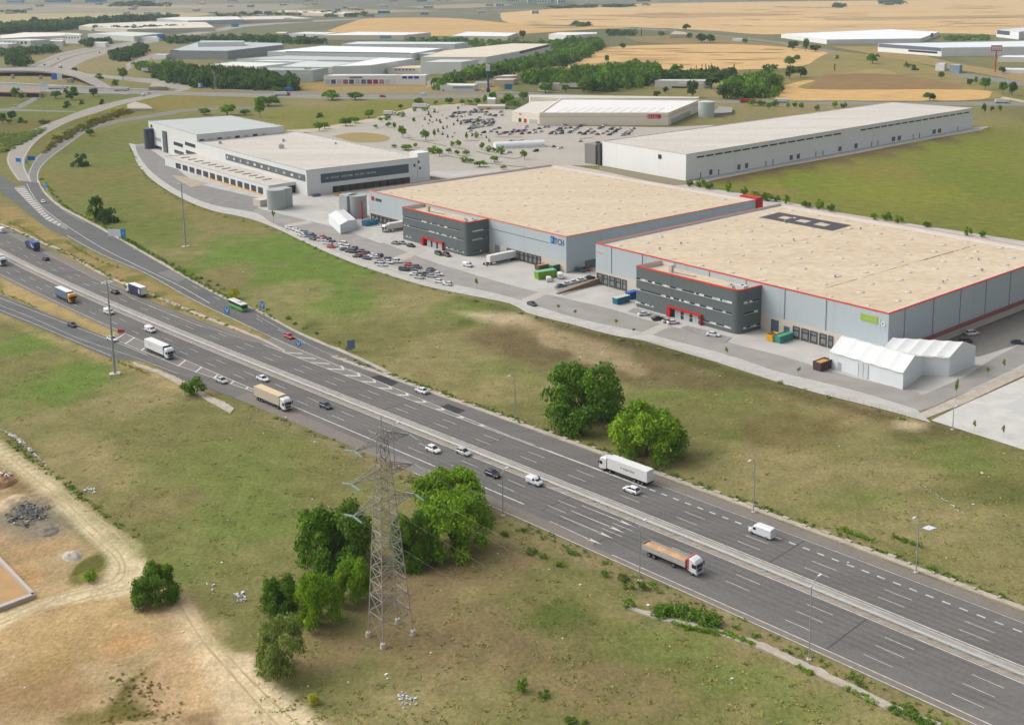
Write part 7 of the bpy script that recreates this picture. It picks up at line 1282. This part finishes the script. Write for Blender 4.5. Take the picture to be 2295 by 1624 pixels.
def lamp(x, y, ytop, side, label, arm=1.6, h=None):
    p = at(x, y); lo, hi = 0, 40
    e = empty('street_lamp', p, 0, label, 'street lamp', 'lamps along the roads')
    if h is None:
        for _ in range(40):
            m_ = (lo + hi) / 2; v = Vector((p.x, p.y, m_ - H)); yy = CY - F * v.dot(AU) / v.dot(_f)
            if yy > ytop: lo = m_
            else: hi = m_
        h = lo
    d = ro(80, 1) - ro(80, 0); d = d.normalized() * side; mb = MB(); mb.tube([(0, 0, 0), (0, 0, h * .93), tuple(d * arm * .35 + Vector((0, 0, h * .985))), tuple(d * arm + Vector((0, 0, h)))], .13, 7, r2=.06); mb.build('pole', STEEL, e); q = d * (arm + .4); MB().box((q.x, q.y, h - .06), (1.0, .4, .16), math.atan2(d.y, d.x)).build('lamp_head', mat('lamp head', (226, 228, 226), .4), e); MB().box((0, 0, 0), (.8, .8, .25)).build('footing', FOOT, e)
lamp(1154.5, 943, 838, -1, 'street lamp at the far motorway edge left of the two big trees'); lamp(1688, 1148, 1026, -1, 'street lamp at the far edge above the white high roofed van'); lamp(2052, 1283, 1152, -1, 'street lamp at the far edge nearest the right border', 1.6); lamp(1812, 1478, 1300, 1, 'curved street lamp at the near edge towards the bottom right', 2.2); lamp(1433, 1302, 1170, 1, 'street lamp at the near edge behind the tipper lorry', 1.2); lamp(1127, 1156, 1052, 1, 'street lamp at the near edge beside the shoulder tree', 1.0); lamp(884, 1050, 950, 1, 'street lamp at the near edge behind the pylon', 1.0)
for i, (x, y, yt, lab) in enumerate([(99, 266, 210, 'leaning lamp post on the left inside the interchange loop'), (121, 245, 209, 'lamp post right of the leaning one inside the interchange'), (82, 245, 225, 'short thin lamp post by the underpass road'), (445, 200, 165, 'thin post at the dark wood by the blue sign'), (487, 214, 167, 'white lamp post in front of the dark wood'), (7, 323, 268, 'greenish lamp post cut by the left edge at the ramp'), (253, 165, 145, 'grey post near the bushes of the link road'), (953, 167, 132, 'lamp post before the white showroom'), (335, 176, 158, 'white post beside the small white board'), (571, 266, 248, 'white lamp post behind the logistics building'), (1242, 135, 98, 'white post by the dark end wall of the tan shed'), (20, 130, 112, 'thin lamp post in the left estate trees'), (2134, 963, 913, 'thin bare post on the pavement near the forecourt'), (1806, 232, 207, 'slanting wire post before the light wheat strip'), (2100, 265, 245, 'roof lamp mast behind the long warehouse'), (1755, 246, 236, 'short dark post on the verge behind the long warehouse')]): lamp(x, y, yt, 1, lab, .9)
# pylon
e = empty('electricity_pylon', at(873, 1423), 0, 'tall grey lattice electricity pylon with three cross arms a side', 'pylon'); LAT = mat('lattice steel', (166, 160, 156), .7)
feet = [at(x, y) - e.location for x, y in ((825, 1425), (858, 1451), (926, 1421), (891, 1395))]; HP = 41.0
def leg(i, z):
    f = feet[i]; k = (1 - z / 24 * .46) if z < 24 else .54 - .36 * (z - 24) / (HP - 24)
    return Vector((f.x * k, f.y * k, z))
mb = MB(); lv = [0, 5.2, 8.6, 11.4, 14, 16.6, 19, 21.4, 23.7, 26, 28, 30, 32, 34, 36, 38, 39.6]
for i in range(4): mb.tube([leg(i, z) for z in lv + [HP]], .12, 5, r2=.07)
mb.build('legs', LAT, e); mb = MB()
for a, b in zip(lv, lv[1:]):
    for i in range(4):
        j = (i + 1) % 4; r = .06; mb.tube([leg(i, a), leg(j, b)], r, 4); mb.tube([leg(j, a), leg(i, b)], r, 4); mb.tube([leg(i, b), leg(j, b)], r, 4)
    if a in (5.2, 11.4, 16.6, 21.4): mb.tube([leg(0, b), leg(2, b)], .06, 4); mb.tube([leg(1, b), leg(3, b)], .06, 4)
mb.tube([(0, 0, HP - 1), (0, 0, HP + 2.2)], .1, 5); mb.build('bracing', LAT, e)
for f in feet: MB().tube([tuple(f), (f.x, f.y, .9)], .6, 10, r2=.45).build('footing', FOOT, e)
AD = DB.copy(); LD = Vector((-.74, .67, 0)); tips = []
INS = mat('insulator glass', (176, 200, 198), .25, spec=.6)
for z, Lh in ((26.0, 6.6), (32.0, 6.6), (38.0, 5.8)):
    for s in (-1, 1):
        tip = AD * s * Lh + Vector((0, 0, z)); mb = MB(); near = sorted(range(4), key=lambda i: -feet[i].dot(AD) * s)[:2]
        for i in near:
            mb.tube([leg(i, z), tip], .085, 5); mb.tube([leg(i, z + 1.9), tip], .075, 5)
            for k in range(1, 5):
                p, q = leg(i, z).lerp(tip, k / 5), leg(i, z + 1.9).lerp(tip, k / 5); mb.tube([p, q], .032, 4); mb.tube([p, leg(i, z + 1.9).lerp(tip, (k - 1) / 5)], .032, 4)
        for k in range(5): mb.tube([leg(near[0], z).lerp(tip, k / 5), leg(near[1], z).lerp(tip, (k + .7) / 5)], .032, 4)
        arm = mb.build('cross_arm', LAT, e)
        for t in (-1, 1):
            q = tip + LD * t * 2.6 + Vector((0, 0, -.5)); mb = MB(); mb.tube([tip, q], .05, 5)
            for k in range(9): c = tip.lerp(q, (k + 1) / 10); mb.tube([c - (q - tip).normalized() * .05, c + (q - tip).normalized() * .05], .2, 8)
            mb.build('insulator', INS, arm)
        tips.append((e.location + tip, z, s))
wm = mat('wire', (150, 140, 122), .5, metal=.5)
nm = {26.0: 'lowest', 32.0: 'middle', 38.0: 'upper'}
for tip, z, s in tips:
    for t, far_ in ((1, 300), (-1, 300)):
        a = tip + LD * t * 2.6 - Vector((0, 0, .5)); b = tip + LD * t * far_; b.z = tip.z - 1; pts = []
        for k in range(25):
            u = k / 24; p = a.lerp(b, u); p.z -= 4 * 8.0 * u * (1 - u); pts.append(p)
        mb = MB(); mb.tube(pts, .009, 4); tag(mb.build('power_cable', wm), '%s power cable %s of the pylon, running %s' % (nm[z], 'on the motorway side' if s > 0 else 'on the dirt track side', 'towards the upper left' if t > 0 else 'towards the lower right'), 'cable', 'power cables of the pylon')
# road signs
SB = mat('sign blue board', (34, 138, 210), .5); SW = mat('sign white', (228, 230, 232), .5); SBK = mat('sign back', (150, 156, 160), .6)
def sign(x, y, w, h, z0, yaw, label, m_, extra=None, cat='road sign', arrow=False, posts=2):
    e = empty('road_sign', at(x, y), yaw, label, cat, 'road signs'); MB().box((0, 0, z0), (w, .12, h)).build('board', m_, e); MB().box((0, .09, z0 + .05), (w - .1, .05, h - .1)).build('back', SBK, e)
    for s in ((-1, 1) if posts == 2 else (0,)): MB().tube([(s * w * .33, .14, 0), (s * w * .33, .14, z0 + h * .8)], .09, 6).build('post', STEEL, e)
    if arrow:
        mb = MB(); y_ = -.07
        for s in (-1, 1): mb.add([(s * .0, y_, z0 + h * .12), (s * .22 * w, y_, z0 + h * .45), (s * .40 * w, y_, z0 + h * .85), (s * .24 * w, y_, z0 + h * .85), (s * .08 * w, y_, z0 + h * .5), (-s * .06 * w, y_, z0 + h * .12)], [(0, 1, 2, 3, 4, 5) if s > 0 else (5, 4, 3, 2, 1, 0)])
        mb.build('arrow', SW, e)
    if extra: extra(e, w, h, z0)
    return e
big = sign(258, 540, 6.6, 3.4, 2.2, -.25, 'wide road sign, white on the left and blue on the right, by the bus road', SW, lambda e, w, h, z: (MB().box((w / 2 + 1.3, -.02, z - .1), (2.6, .14, h + .3)).build('blue_panel', SB, e), text(e, 'lettering', 'T', 1.9, Wall((0, -.1), (1, -.1)), w / 2 + .7, z + .9, SW, .02, .01), text(e, 'lettering', '- - - - -', .7, Wall((0, -.07), (1, -.07)), -2.6, z + 1.3, SBK, .02, .01)))
sign(509, 705, 2.0, 2.5, .4, -.3, 'round cornered blue sign with white fork at the verge tip', SB, arrow=True); sign(588, 697, 2.0, 2.6, 1.0, -.3, 'blue fork sign on the grass side behind the bus', SB, arrow=True); sign(669, 779, 1.9, 1.8, .6, -.3, 'small blue fork sign below the red car', SB, arrow=True); sign(787, 788, 2.6, 3.0, 1.0, .5, 'grey backed sign seen from behind on the meadow edge', mat('sign grey blue', (116, 134, 170), .6))
sign(42, 370, 4.2, 2.6, 2, -.3, 'blue sign on the left of the ramp fork', SB, lambda e, w, h, z: MB().box((0, -.02, z - 1.0), (2.6, .12, .9)).build('white_panel', SW, e)); sign(71, 367, 4.6, 2.8, 2.2, .3, 'blue sign on the right of the ramp fork', mat('sign deep blue', (52, 124, 206), .5)); sign(60, 371, 2, 2.8, 1.2, -.4, 'small greenish sign between the two ramp fork signs', mat('sign teal', (70, 146, 156), .5)); sign(104, 426, 3, 2.4, 1.4, -.6, 'blue sign at the mouth of the bus road', mat('sign cyan', (46, 150, 214), .5)); sign(272, 749, 2.4, 1.2, .5, 0, 'small red board at the tip of the southern gore', mat('sign red board', (206, 56, 60), .6))
sign(128, 184, 13, 7.5, 2.5, -.1, 'blue and white direction sign under the flyover', mat('sign royal', (40, 116, 206), .5), lambda e, w, h, z: MB().box((w * .27, -.08, z), (w * .46, .06, h)).build('white_panel', SW, e)); sign(362, 92, 16, 8, 4, 0, 'blue road sign above the far motorway', mat('sign royal', (0, 0, 0))); sign(528, 86, 15, 5.5, 22, 0, 'light blue board on a tall white pole in the far estate', mat('sign sky', (90, 170, 206), .5), posts=1); sign(325, 165, 9.5, 4, 3, 0, 'white board with a small tower at the link road', SW); sign(450, 200, 5.6, 4.2, 2, 0, 'blue and white kiosk board before the dark wood', SB, lambda e, w, h, z: MB().box((-w * .25, -.08, z), (w * .48, .06, h)).build('white_panel', SW, e)); sign(1139, 212, 7.5, 5.5, 5, 0, 'blue billboard by the access road', mat('sign sea', (40, 120, 170), .5)); sign(100, 198, 9, 4, 3, 0, 'white and grey gantry board on the highway', SW); sign(300, 86, 14, 4.5, 3, 0, 'row of white boards beyond the far motorway', SW)
# tall advert masts
e = empty('sign_mast', at(1094, 207), 0, 'tall dark mast with a grey slanted advert box', 'sign mast'); MB().tube([(0, 0, 0), (0, 0, 24)], 1.1, 10).build('pole', mat('mast slate', (72, 86, 106), .6), e); MB().box((0, 0, 22), (4.5, 3, 6.5)).build('head', mat('mast head', (214, 216, 218), .5), e); MB().box((0, 0, 0), (3.6, 3.6, 4)).build('base', mat('mast slate', (0, 0, 0)), e)
e = empty('sign_mast', at(2229, 163), 0, 'red pole with a red and white letter sign', 'sign mast'); MB().tube([(0, 0, 0), (0, 0, 27)], .8, 10).build('pole', REDD, e); MB().box((0, 0, 26), (13, 1.4, 7)).build('sign_box', REDD, e); MB().box((0, -.72, 27), (11.6, .1, 4.6)).build('panel', SW, e); text(e, 'lettering', 'OULY', 3.6, Wall((-5.4, -.78), (5.4, -.78)), .4, 27.6, REDD, .02, .02)
mb = MB(); e = empty('lattice_mast', at(482, 206), 0, 'thin lattice mast before the dark wood', 'mast'); 
for z in range(0, 21, 3):
    for s in (-1, 1): mb.tube([(-s * .9, 0, z), (s * .9, 0, z + 3)], .12, 4); mb.tube([(s * .9, 0, z), (s * .9, 0, z + 3)], .16, 4)
mb.build('frame', STEEL, e)
# flyover and underpass walls
def deck(name, up, lo, z, label, m_):
    A, B = two(up, lo, 40); k = len(A); mb = MB(); zs = [z(i / (k - 1)) for i in range(k)]; vs = [(p.x, p.y, h) for p, h in zip(A, zs)] + [(p.x, p.y, h) for p, h in zip(B, zs)] + [(p.x, p.y, h - 1.4) for p, h in zip(B, zs)]
    mb.add(vs, [(k + i, k + i + 1, i + 1, i) for i in range(k - 1)] + [(2 * k + i, 2 * k + i + 1, k + i + 1, k + i) for i in range(k - 1)]); e = empty(name, (0, 0, 0), 0, label, 'bridge'); mb.build('deck', m_, e); mb = MB()
    for P in (A, B):
        for i in range(k - 1): a, b = Vector((P[i].x, P[i].y, zs[i])), Vector((P[i + 1].x, P[i + 1].y, zs[i + 1])); mb.quad(a, b, b + Vector((0, 0, .9)), a + Vector((0, 0, .9)))
    mb.build('parapet', CONP, e)
    return A, B, zs, e
A, B, zs, e = deck('flyover', [(-60, 162), (0, 163), (50, 162), (110, 163), (160, 169), (200, 180), (240, 194), (252, 199)], [(-60, 171), (0, 171), (50, 171), (100, 172), (148, 178), (180, 186), (215, 196), (236, 201)], lambda u: 6.0 if u < .62 else 6.0 * (1 - (u - .62) / .38), 'grey curved flyover at the left of the interchange', ASPL)
for x, y in ((30, 176), (92, 178)): p = at(x, y); MB().box((p.x, p.y - 1, 0), (2, 5, 4.7)).build('pier', CONC, e)
p = at(158, 186); MB().box((p.x, p.y, 0), (5, 7, 5)).build('abutment', CONC, e)
def wallbox(name, px, h, m_, label, cat): 
    P = ccw([tuple(at(*q)[:2]) for q in px]); e = empty(name, (0, 0, 0), 0, label, cat); MB().prism(P, 0, h).build('body', m_, e); return e
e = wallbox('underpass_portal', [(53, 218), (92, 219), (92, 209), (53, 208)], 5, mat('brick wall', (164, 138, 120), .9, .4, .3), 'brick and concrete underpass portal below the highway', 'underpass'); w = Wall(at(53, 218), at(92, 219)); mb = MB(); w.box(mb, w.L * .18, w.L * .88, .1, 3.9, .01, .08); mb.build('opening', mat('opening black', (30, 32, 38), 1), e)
e = wallbox('bridge_abutment', [(286, 249), (343, 249), (330, 240), (302, 233), (285, 240)], 2.2, CONC, 'pale concrete slope under the loop ramp bridge', 'abutment'); wallbox('stone_bank', [(335, 203), (372, 203), (368, 196), (345, 191)], 4, mat('stone bank', (176, 166, 146), 1, .6, .3), 'pale stone bank at the end of the link road bridge', 'bank')
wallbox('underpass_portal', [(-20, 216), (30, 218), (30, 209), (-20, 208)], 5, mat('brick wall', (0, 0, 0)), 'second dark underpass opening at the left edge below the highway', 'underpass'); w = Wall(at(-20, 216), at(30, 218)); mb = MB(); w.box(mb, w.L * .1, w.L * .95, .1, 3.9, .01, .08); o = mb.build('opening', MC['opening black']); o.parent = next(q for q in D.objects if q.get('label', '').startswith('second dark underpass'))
for nm_, px_, lab_ in (('parapet_wall', [(-60, 201), (0, 202), (150, 209.5), (280, 213), (290, 214), (150, 210.6), (0, 203.2), (-60, 202)], 'pale parapet wall on the near side of the highway above the underpass'), ('parapet_wall', [(-60, 186), (0, 187), (160, 195.5), (330, 203), (332, 204), (160, 196.3), (0, 188), (-60, 187)], 'pale parapet wall on the far side of the highway below the flyover')): wallbox(nm_, px_, 1.5, CONP, lab_, 'wall')
wallbox('retaining_wall', [(1590, 262), (1640, 258), (1640, 247), (1612, 245)], 2.5, mat('gabion', (166, 162, 156), 1, .7, .6), 'grey stone retaining wall right of the silo tank', 'wall'); wallbox('gravel_cone', [(1500, 86), (1545, 86), (1530, 80), (1512, 78)], 7, mat('gravel', (196, 184, 164), 1, .5, .2), 'pale gravel mound under the country road bridge', 'mound')
wallbox('perimeter_wall', [(948, 399), (950, 398), (1110, 423), (1108, 424)], 1.8, CONP, 'pale perimeter wall between the logistics yard and the big warehouse', 'wall'); wallbox('park_canopy', [(1070, 246), (1132, 246), (1132, 241), (1070, 241)], 3, mat('canopy beige', (200, 190, 172), .8), 'beige flat canopy at the top of the supermarket car park', 'canopy'); wallbox('white_box_hut', [(1092, 236), (1110, 236), (1110, 232), (1092, 232)], 5.5, WHT, 'white box hut between trees above the car park', 'hut')
# building site: low walls, rubble heap
e = wallbox('low_wall', [(-40, 1214), (0, 1254), (79, 1337), (73, 1341), (-6, 1259), (-46, 1218)], .9, mat('site wall', (196, 184, 176), .95), 'pale low wall running to the corner of the building site', 'wall'); e2 = wallbox('low_wall', [(-60, 1388), (0, 1370), (79, 1340), (76, 1335), (0, 1363), (-62, 1381)], .9, mat('site wall', (0, 0, 0)), 'second low wall from the corner of the building site to the left edge', 'wall')
slab('site_floor', [(-60, 1222), (0, 1261), (70, 1336), (0, 1360), (-80, 1385)], mat('orange earth', (194, 158, 112), 1, .7, .3, (172, 136, 94)), .06)
def rubble(px, n, s, label, cols_, name='rubble_heap', hgt=.8):
    rs = random.Random(int(px[0][0]) + n); P = [at(*q) for q in px]; mb = MB(); c = sum(P, Vector((0, 0, 0))) / len(P)
    for i in range(n):
        a, b, q = rs.choice(P), rs.choice(P), rs.random(); p = a.lerp(b, q).lerp(c, rs.random() * .6); k = s * rs.uniform(.4, 1.5); zz = hgt * rs.random() * (1 - min(1, (p - c).length / max((v - c).length for v in P)))
        vs = [(p.x + rs.uniform(-k, k), p.y + rs.uniform(-k, k), zz + rs.uniform(0, k)) for _ in range(6)]; mb.add(vs, [(0, 1, 2), (0, 2, 3), (0, 3, 4), (1, 2, 5), (2, 3, 5), (3, 4, 5), (0, 1, 4), (1, 4, 5)], i % len(cols_))
    return tag(mb.build(name, [mat('rubble %d %d %d' % c_, c_, .95) for c_ in cols_]), label, 'rubble', 'rubbish on the open ground', 'stuff')
rubble([(10, 1132), (60, 1122), (112, 1136), (105, 1165), (60, 1182), (15, 1172)], 420, .42, 'grey rubble heap on the building site', [(118, 120, 124), (150, 148, 144), (96, 98, 100), (176, 172, 166), (130, 124, 114)], hgt=.7)
rubble([(0, 962), (20, 972), (45, 990), (75, 1015), (110, 1048)], 200, .42, 'line of white rubble along the dirt track', [(228, 222, 216), (206, 198, 190)]); rubble([(0, 1056), (24, 1062), (26, 1075), (4, 1084)], 90, .4, 'white and brown rubble at the left edge', [(230, 226, 224), (170, 132, 96)])
for px, n, s, lab in [([(525, 1330), (545, 1326), (550, 1348), (530, 1352)], 40, .3, 'white litter left of the small dark tree'), ([(895, 1545), (930, 1558), (935, 1580), (905, 1590), (890, 1560)], 46, .28, 'scattered white litter below the pylon'), ([(2070, 1090), (2100, 1110), (2150, 1150), (2170, 1158), (2120, 1120)], 30, .22, 'trail of white litter on the right meadow'), ([(180, 1085), (215, 1095), (220, 1110), (190, 1100)], 16, .35, 'blueish litter beside the dirt track'), ([(460, 1305), (480, 1310), (475, 1330)], 12, .25, 'small white litter near the lone tree'), ([(1560, 1392), (1600, 1400), (1580, 1380)], 22, .4, 'pale stones behind the thick hedge'), ([(680, 905), (600, 955), (690, 990), (760, 1000)], 14, .3, 'odd white litter on the verge below the beige lorry')]: rubble(px, n, s, lab, [(236, 236, 240), (206, 212, 226)], 'litter', .1)
o = wallbox('white_board', [(2066, 1183), (2082, 1188), (2098, 1183), (2080, 1177)], .1, mat('fallen board', (222, 226, 236), .6), 'white board lying on the right meadow', 'board')
rs = random.Random(77); mb = MB()
for (x, y) in [(865, 1511), (965, 1462), (780, 1528), (612, 1400), (690, 1537), (497, 1260), (590, 970), (700, 1118), (640, 935), (1115, 1240), (1230, 1275), (1300, 1310), (868, 1520), (510, 1165), (410, 1415), (55, 1540), (1452, 1356), (1575, 1365), (1500, 1448), (1260, 1430), (1640, 1520), (1530, 1000), (1700, 700), (1530, 760), (1350, 790), (1300, 800), (980, 778), (1050, 905), (545, 610), (300, 560), (690, 650), (1900, 1260), (2120, 1250), (2200, 1060), (1880, 1000), (2180, 1130)]:
    p = at(x, y); k = rs.uniform(.2, .45); mb.box((p.x, p.y, 0), (k * 1.4, k, k * .5), rs.random() * 3)
tag(mb.build('litter', mat('litter white', (232, 230, 228), .8)), 'scattered bits of white litter and stones over the meadows', 'litter', 'rubbish on the open ground', 'stuff')
# soil heaps of the building site
def heap(label, x, y, r, h, c, seed):
    p = at(x, y); n = 22; vs = []; 
    for i in range(n):
        for j in range(n):
            u, v = -1 + 2 * i / (n - 1), -1 + 2 * j / (n - 1); d = math.hypot(u, v); k = noise.noise(Vector((u * 2.2 + seed, v * 2.2, 0))) * .5 + noise.noise(Vector((u * 6 + seed, v * 6, 3))) * .22
            vs.append((u * r * 1.3, v * r, max(-.05, h * (max(0, 1 - d * d) ** .8) * (1 + k) - .04)))
    o = MB().add(vs, [(i * n + j, (i + 1) * n + j, (i + 1) * n + j + 1, i * n + j + 1) for i in range(n - 1) for j in range(n - 1)]).build('soil_heap', mat('heap %d %d %d' % c, c, 1, .9, .5, tuple(int(q * .82) for q in c), fine=2.5), smooth=True); o.location = p; o.rotation_euler = (0, 0, seed); tag(o, label, 'heap', 'soil heaps of the building site')
heap('pale sand heap above the grey rubble of the building site', 28, 1128, 3.4, 1.5, (212, 190, 154), 1.3); heap('brown earth heap at the left edge above the pale sand', 8, 1085, 2.6, 1.3, (160, 124, 90), 4.1); heap('low grey earth heap right of the grey rubble', 108, 1190, 2.2, .7, (140, 130, 118), 2.2); heap('pale stony heap beside the green clump of the track', 162, 1246, 2.0, .9, (200, 190, 176), 5.5)
# fence of the service road, meadow lines
mb = MB(); L = trace([(2050, 936), (2000, 925), (1900, 898), (1800, 876), (1700, 845), (1600, 813), (1480, 776), (1380, 758), (1290, 732), (1180, 706), (1020, 660), (930, 640), (800, 597), (700, 555), (620, 517), (560, 495), (470, 475), (400, 446)], 6)
for i in range(0, len(L) - 1):
    p, q = L[i], L[i + 1]; mb.tube([(p.x, p.y, 0), (p.x, p.y, 1.3)], .04, 4); mb.tube([(p.x, p.y, 1.25), (q.x, q.y, 1.25)], .02, 3); mb.tube([(p.x, p.y, .6), (q.x, q.y, .6)], .02, 3)
tag(mb.build('wire_fence', STEEL), 'thin wire fence between the meadow and the park road pavement', 'fence')
# tufts of dry and green grass where the grass shows single clumps
def tufts(n, ok, label, key, seed, s0, s1):
    r = np.random.default_rng(seed); V = []; T = []; k = 0
    while k < n:
        x, y = r.uniform(0, 2294), r.uniform(560, 1640)
        if not ok(x, y): k += .02; continue
        p = at(x, y); m_ = 7; c = np.array([p.x, p.y, 0]) + np.stack([r.normal(0, .5, m_), r.normal(0, .5, m_), np.zeros(m_)], 1); a = r.uniform(0, PI, m_); h = r.uniform(s0, s1, m_); w_ = r.uniform(.12, .3, m_); d = np.stack([np.cos(a), np.sin(a), np.zeros(m_)], 1) * w_[:, None]; up = np.stack([r.normal(0, .15, m_), r.normal(0, .15, m_), h], 1)
        V.append(np.stack([c - d, c + d, c + d * .6 + up, c - d * .6 + up], 1).reshape(-1, 3)); T.append(r.uniform(0, 1, m_)); k += 1
    o = D.objects.new('grass', leaf_mesh('grass', np.concatenate(V), np.concatenate(T), LM[key])); COL.objects.link(o); tag(o, label, 'grass', None, 'stuff')
def near(x, y):
    a, t = roinv(x, y); return (t < -18.5 or t > 27) and not (x < 560 and y > 1000 + x * .75) and a < 260 and not (t > 27 and y < 700 + (x - 1200) * .26 + 25 and x > 560) and not (x < 700 and t > 20 and t < 55)
tufts(700, near, 'dry grass tufts over the meadows', 'straw', 5, .1, .28); tufts(500, near, 'green grass tufts over the meadows', 'grey', 6, .08, .22)
# ================================================================ daylight
W = D.worlds.new('World'); bpy.context.scene.world = W; W.use_nodes = True; nt = W.node_tree
sk = nt.nodes.new('ShaderNodeTexSky'); sk.sky_type = 'NISHITA'; sk.sun_disc = False
SE, SA = math.radians(46), math.radians(-78)                    # elevation; azimuth from the viewing direction, to the left
sk.sun_elevation = SE; sk.sun_rotation = SA; sk.dust_density = 6; sk.air_density = 1; sk.ozone_density = .6
hs = nt.nodes.new('ShaderNodeHueSaturation'); hs.inputs['Saturation'].default_value = .28
nt.links.new(sk.outputs['Color'], hs.inputs['Color']); nt.links.new(hs.outputs['Color'], nt.nodes['Background'].inputs['Color'])
nt.nodes['Background'].inputs['Strength'].default_value = .15
sl = D.lights.new('sun', 'SUN'); sl.energy = .5; sl.angle = math.radians(60); sl.color = (1, .985, .965)
so = D.objects.new('sun', sl); COL.objects.link(so)
dv = Vector((math.sin(SA) * math.cos(SE), math.cos(SA) * math.cos(SE), math.sin(SE))); so.rotation_euler = dv.to_track_quat('Z', 'Y').to_euler()
vs_ = bpy.context.scene.view_settings; vs_.view_transform = 'Standard'; vs_.look = 'None'; vs_.gamma = 1; vs_.exposure = EXPOSURE if 'EXPOSURE' in globals() else .50
bpy.context.scene.cycles.max_bounces = 4; bpy.context.scene.cycles.diffuse_bounces = 2; bpy.context.scene.cycles.volume_bounces = 0
bpy.context.scene.cycles.use_adaptive_sampling = True

# thin haze over the plain
HZ = D.materials.new('haze'); HZ.use_nodes = True; nt = HZ.node_tree; nt.nodes.remove(nt.nodes['Principled BSDF']); pv = nt.nodes.new('ShaderNodeVolumePrincipled')
pv.inputs['Color'].default_value = (.74, .88, 1, 1); pv.inputs['Density'].default_value = .000045; nt.links.new(pv.outputs[0], nt.nodes['Material Output'].inputs['Volume'])
mb = MB(); mb.box((0, 7000, -1), (24400, 17800, 123.5)); tag(mb.build('haze', HZ), 'thin bluish haze lying over the plain', 'haze', None, 'stuff')
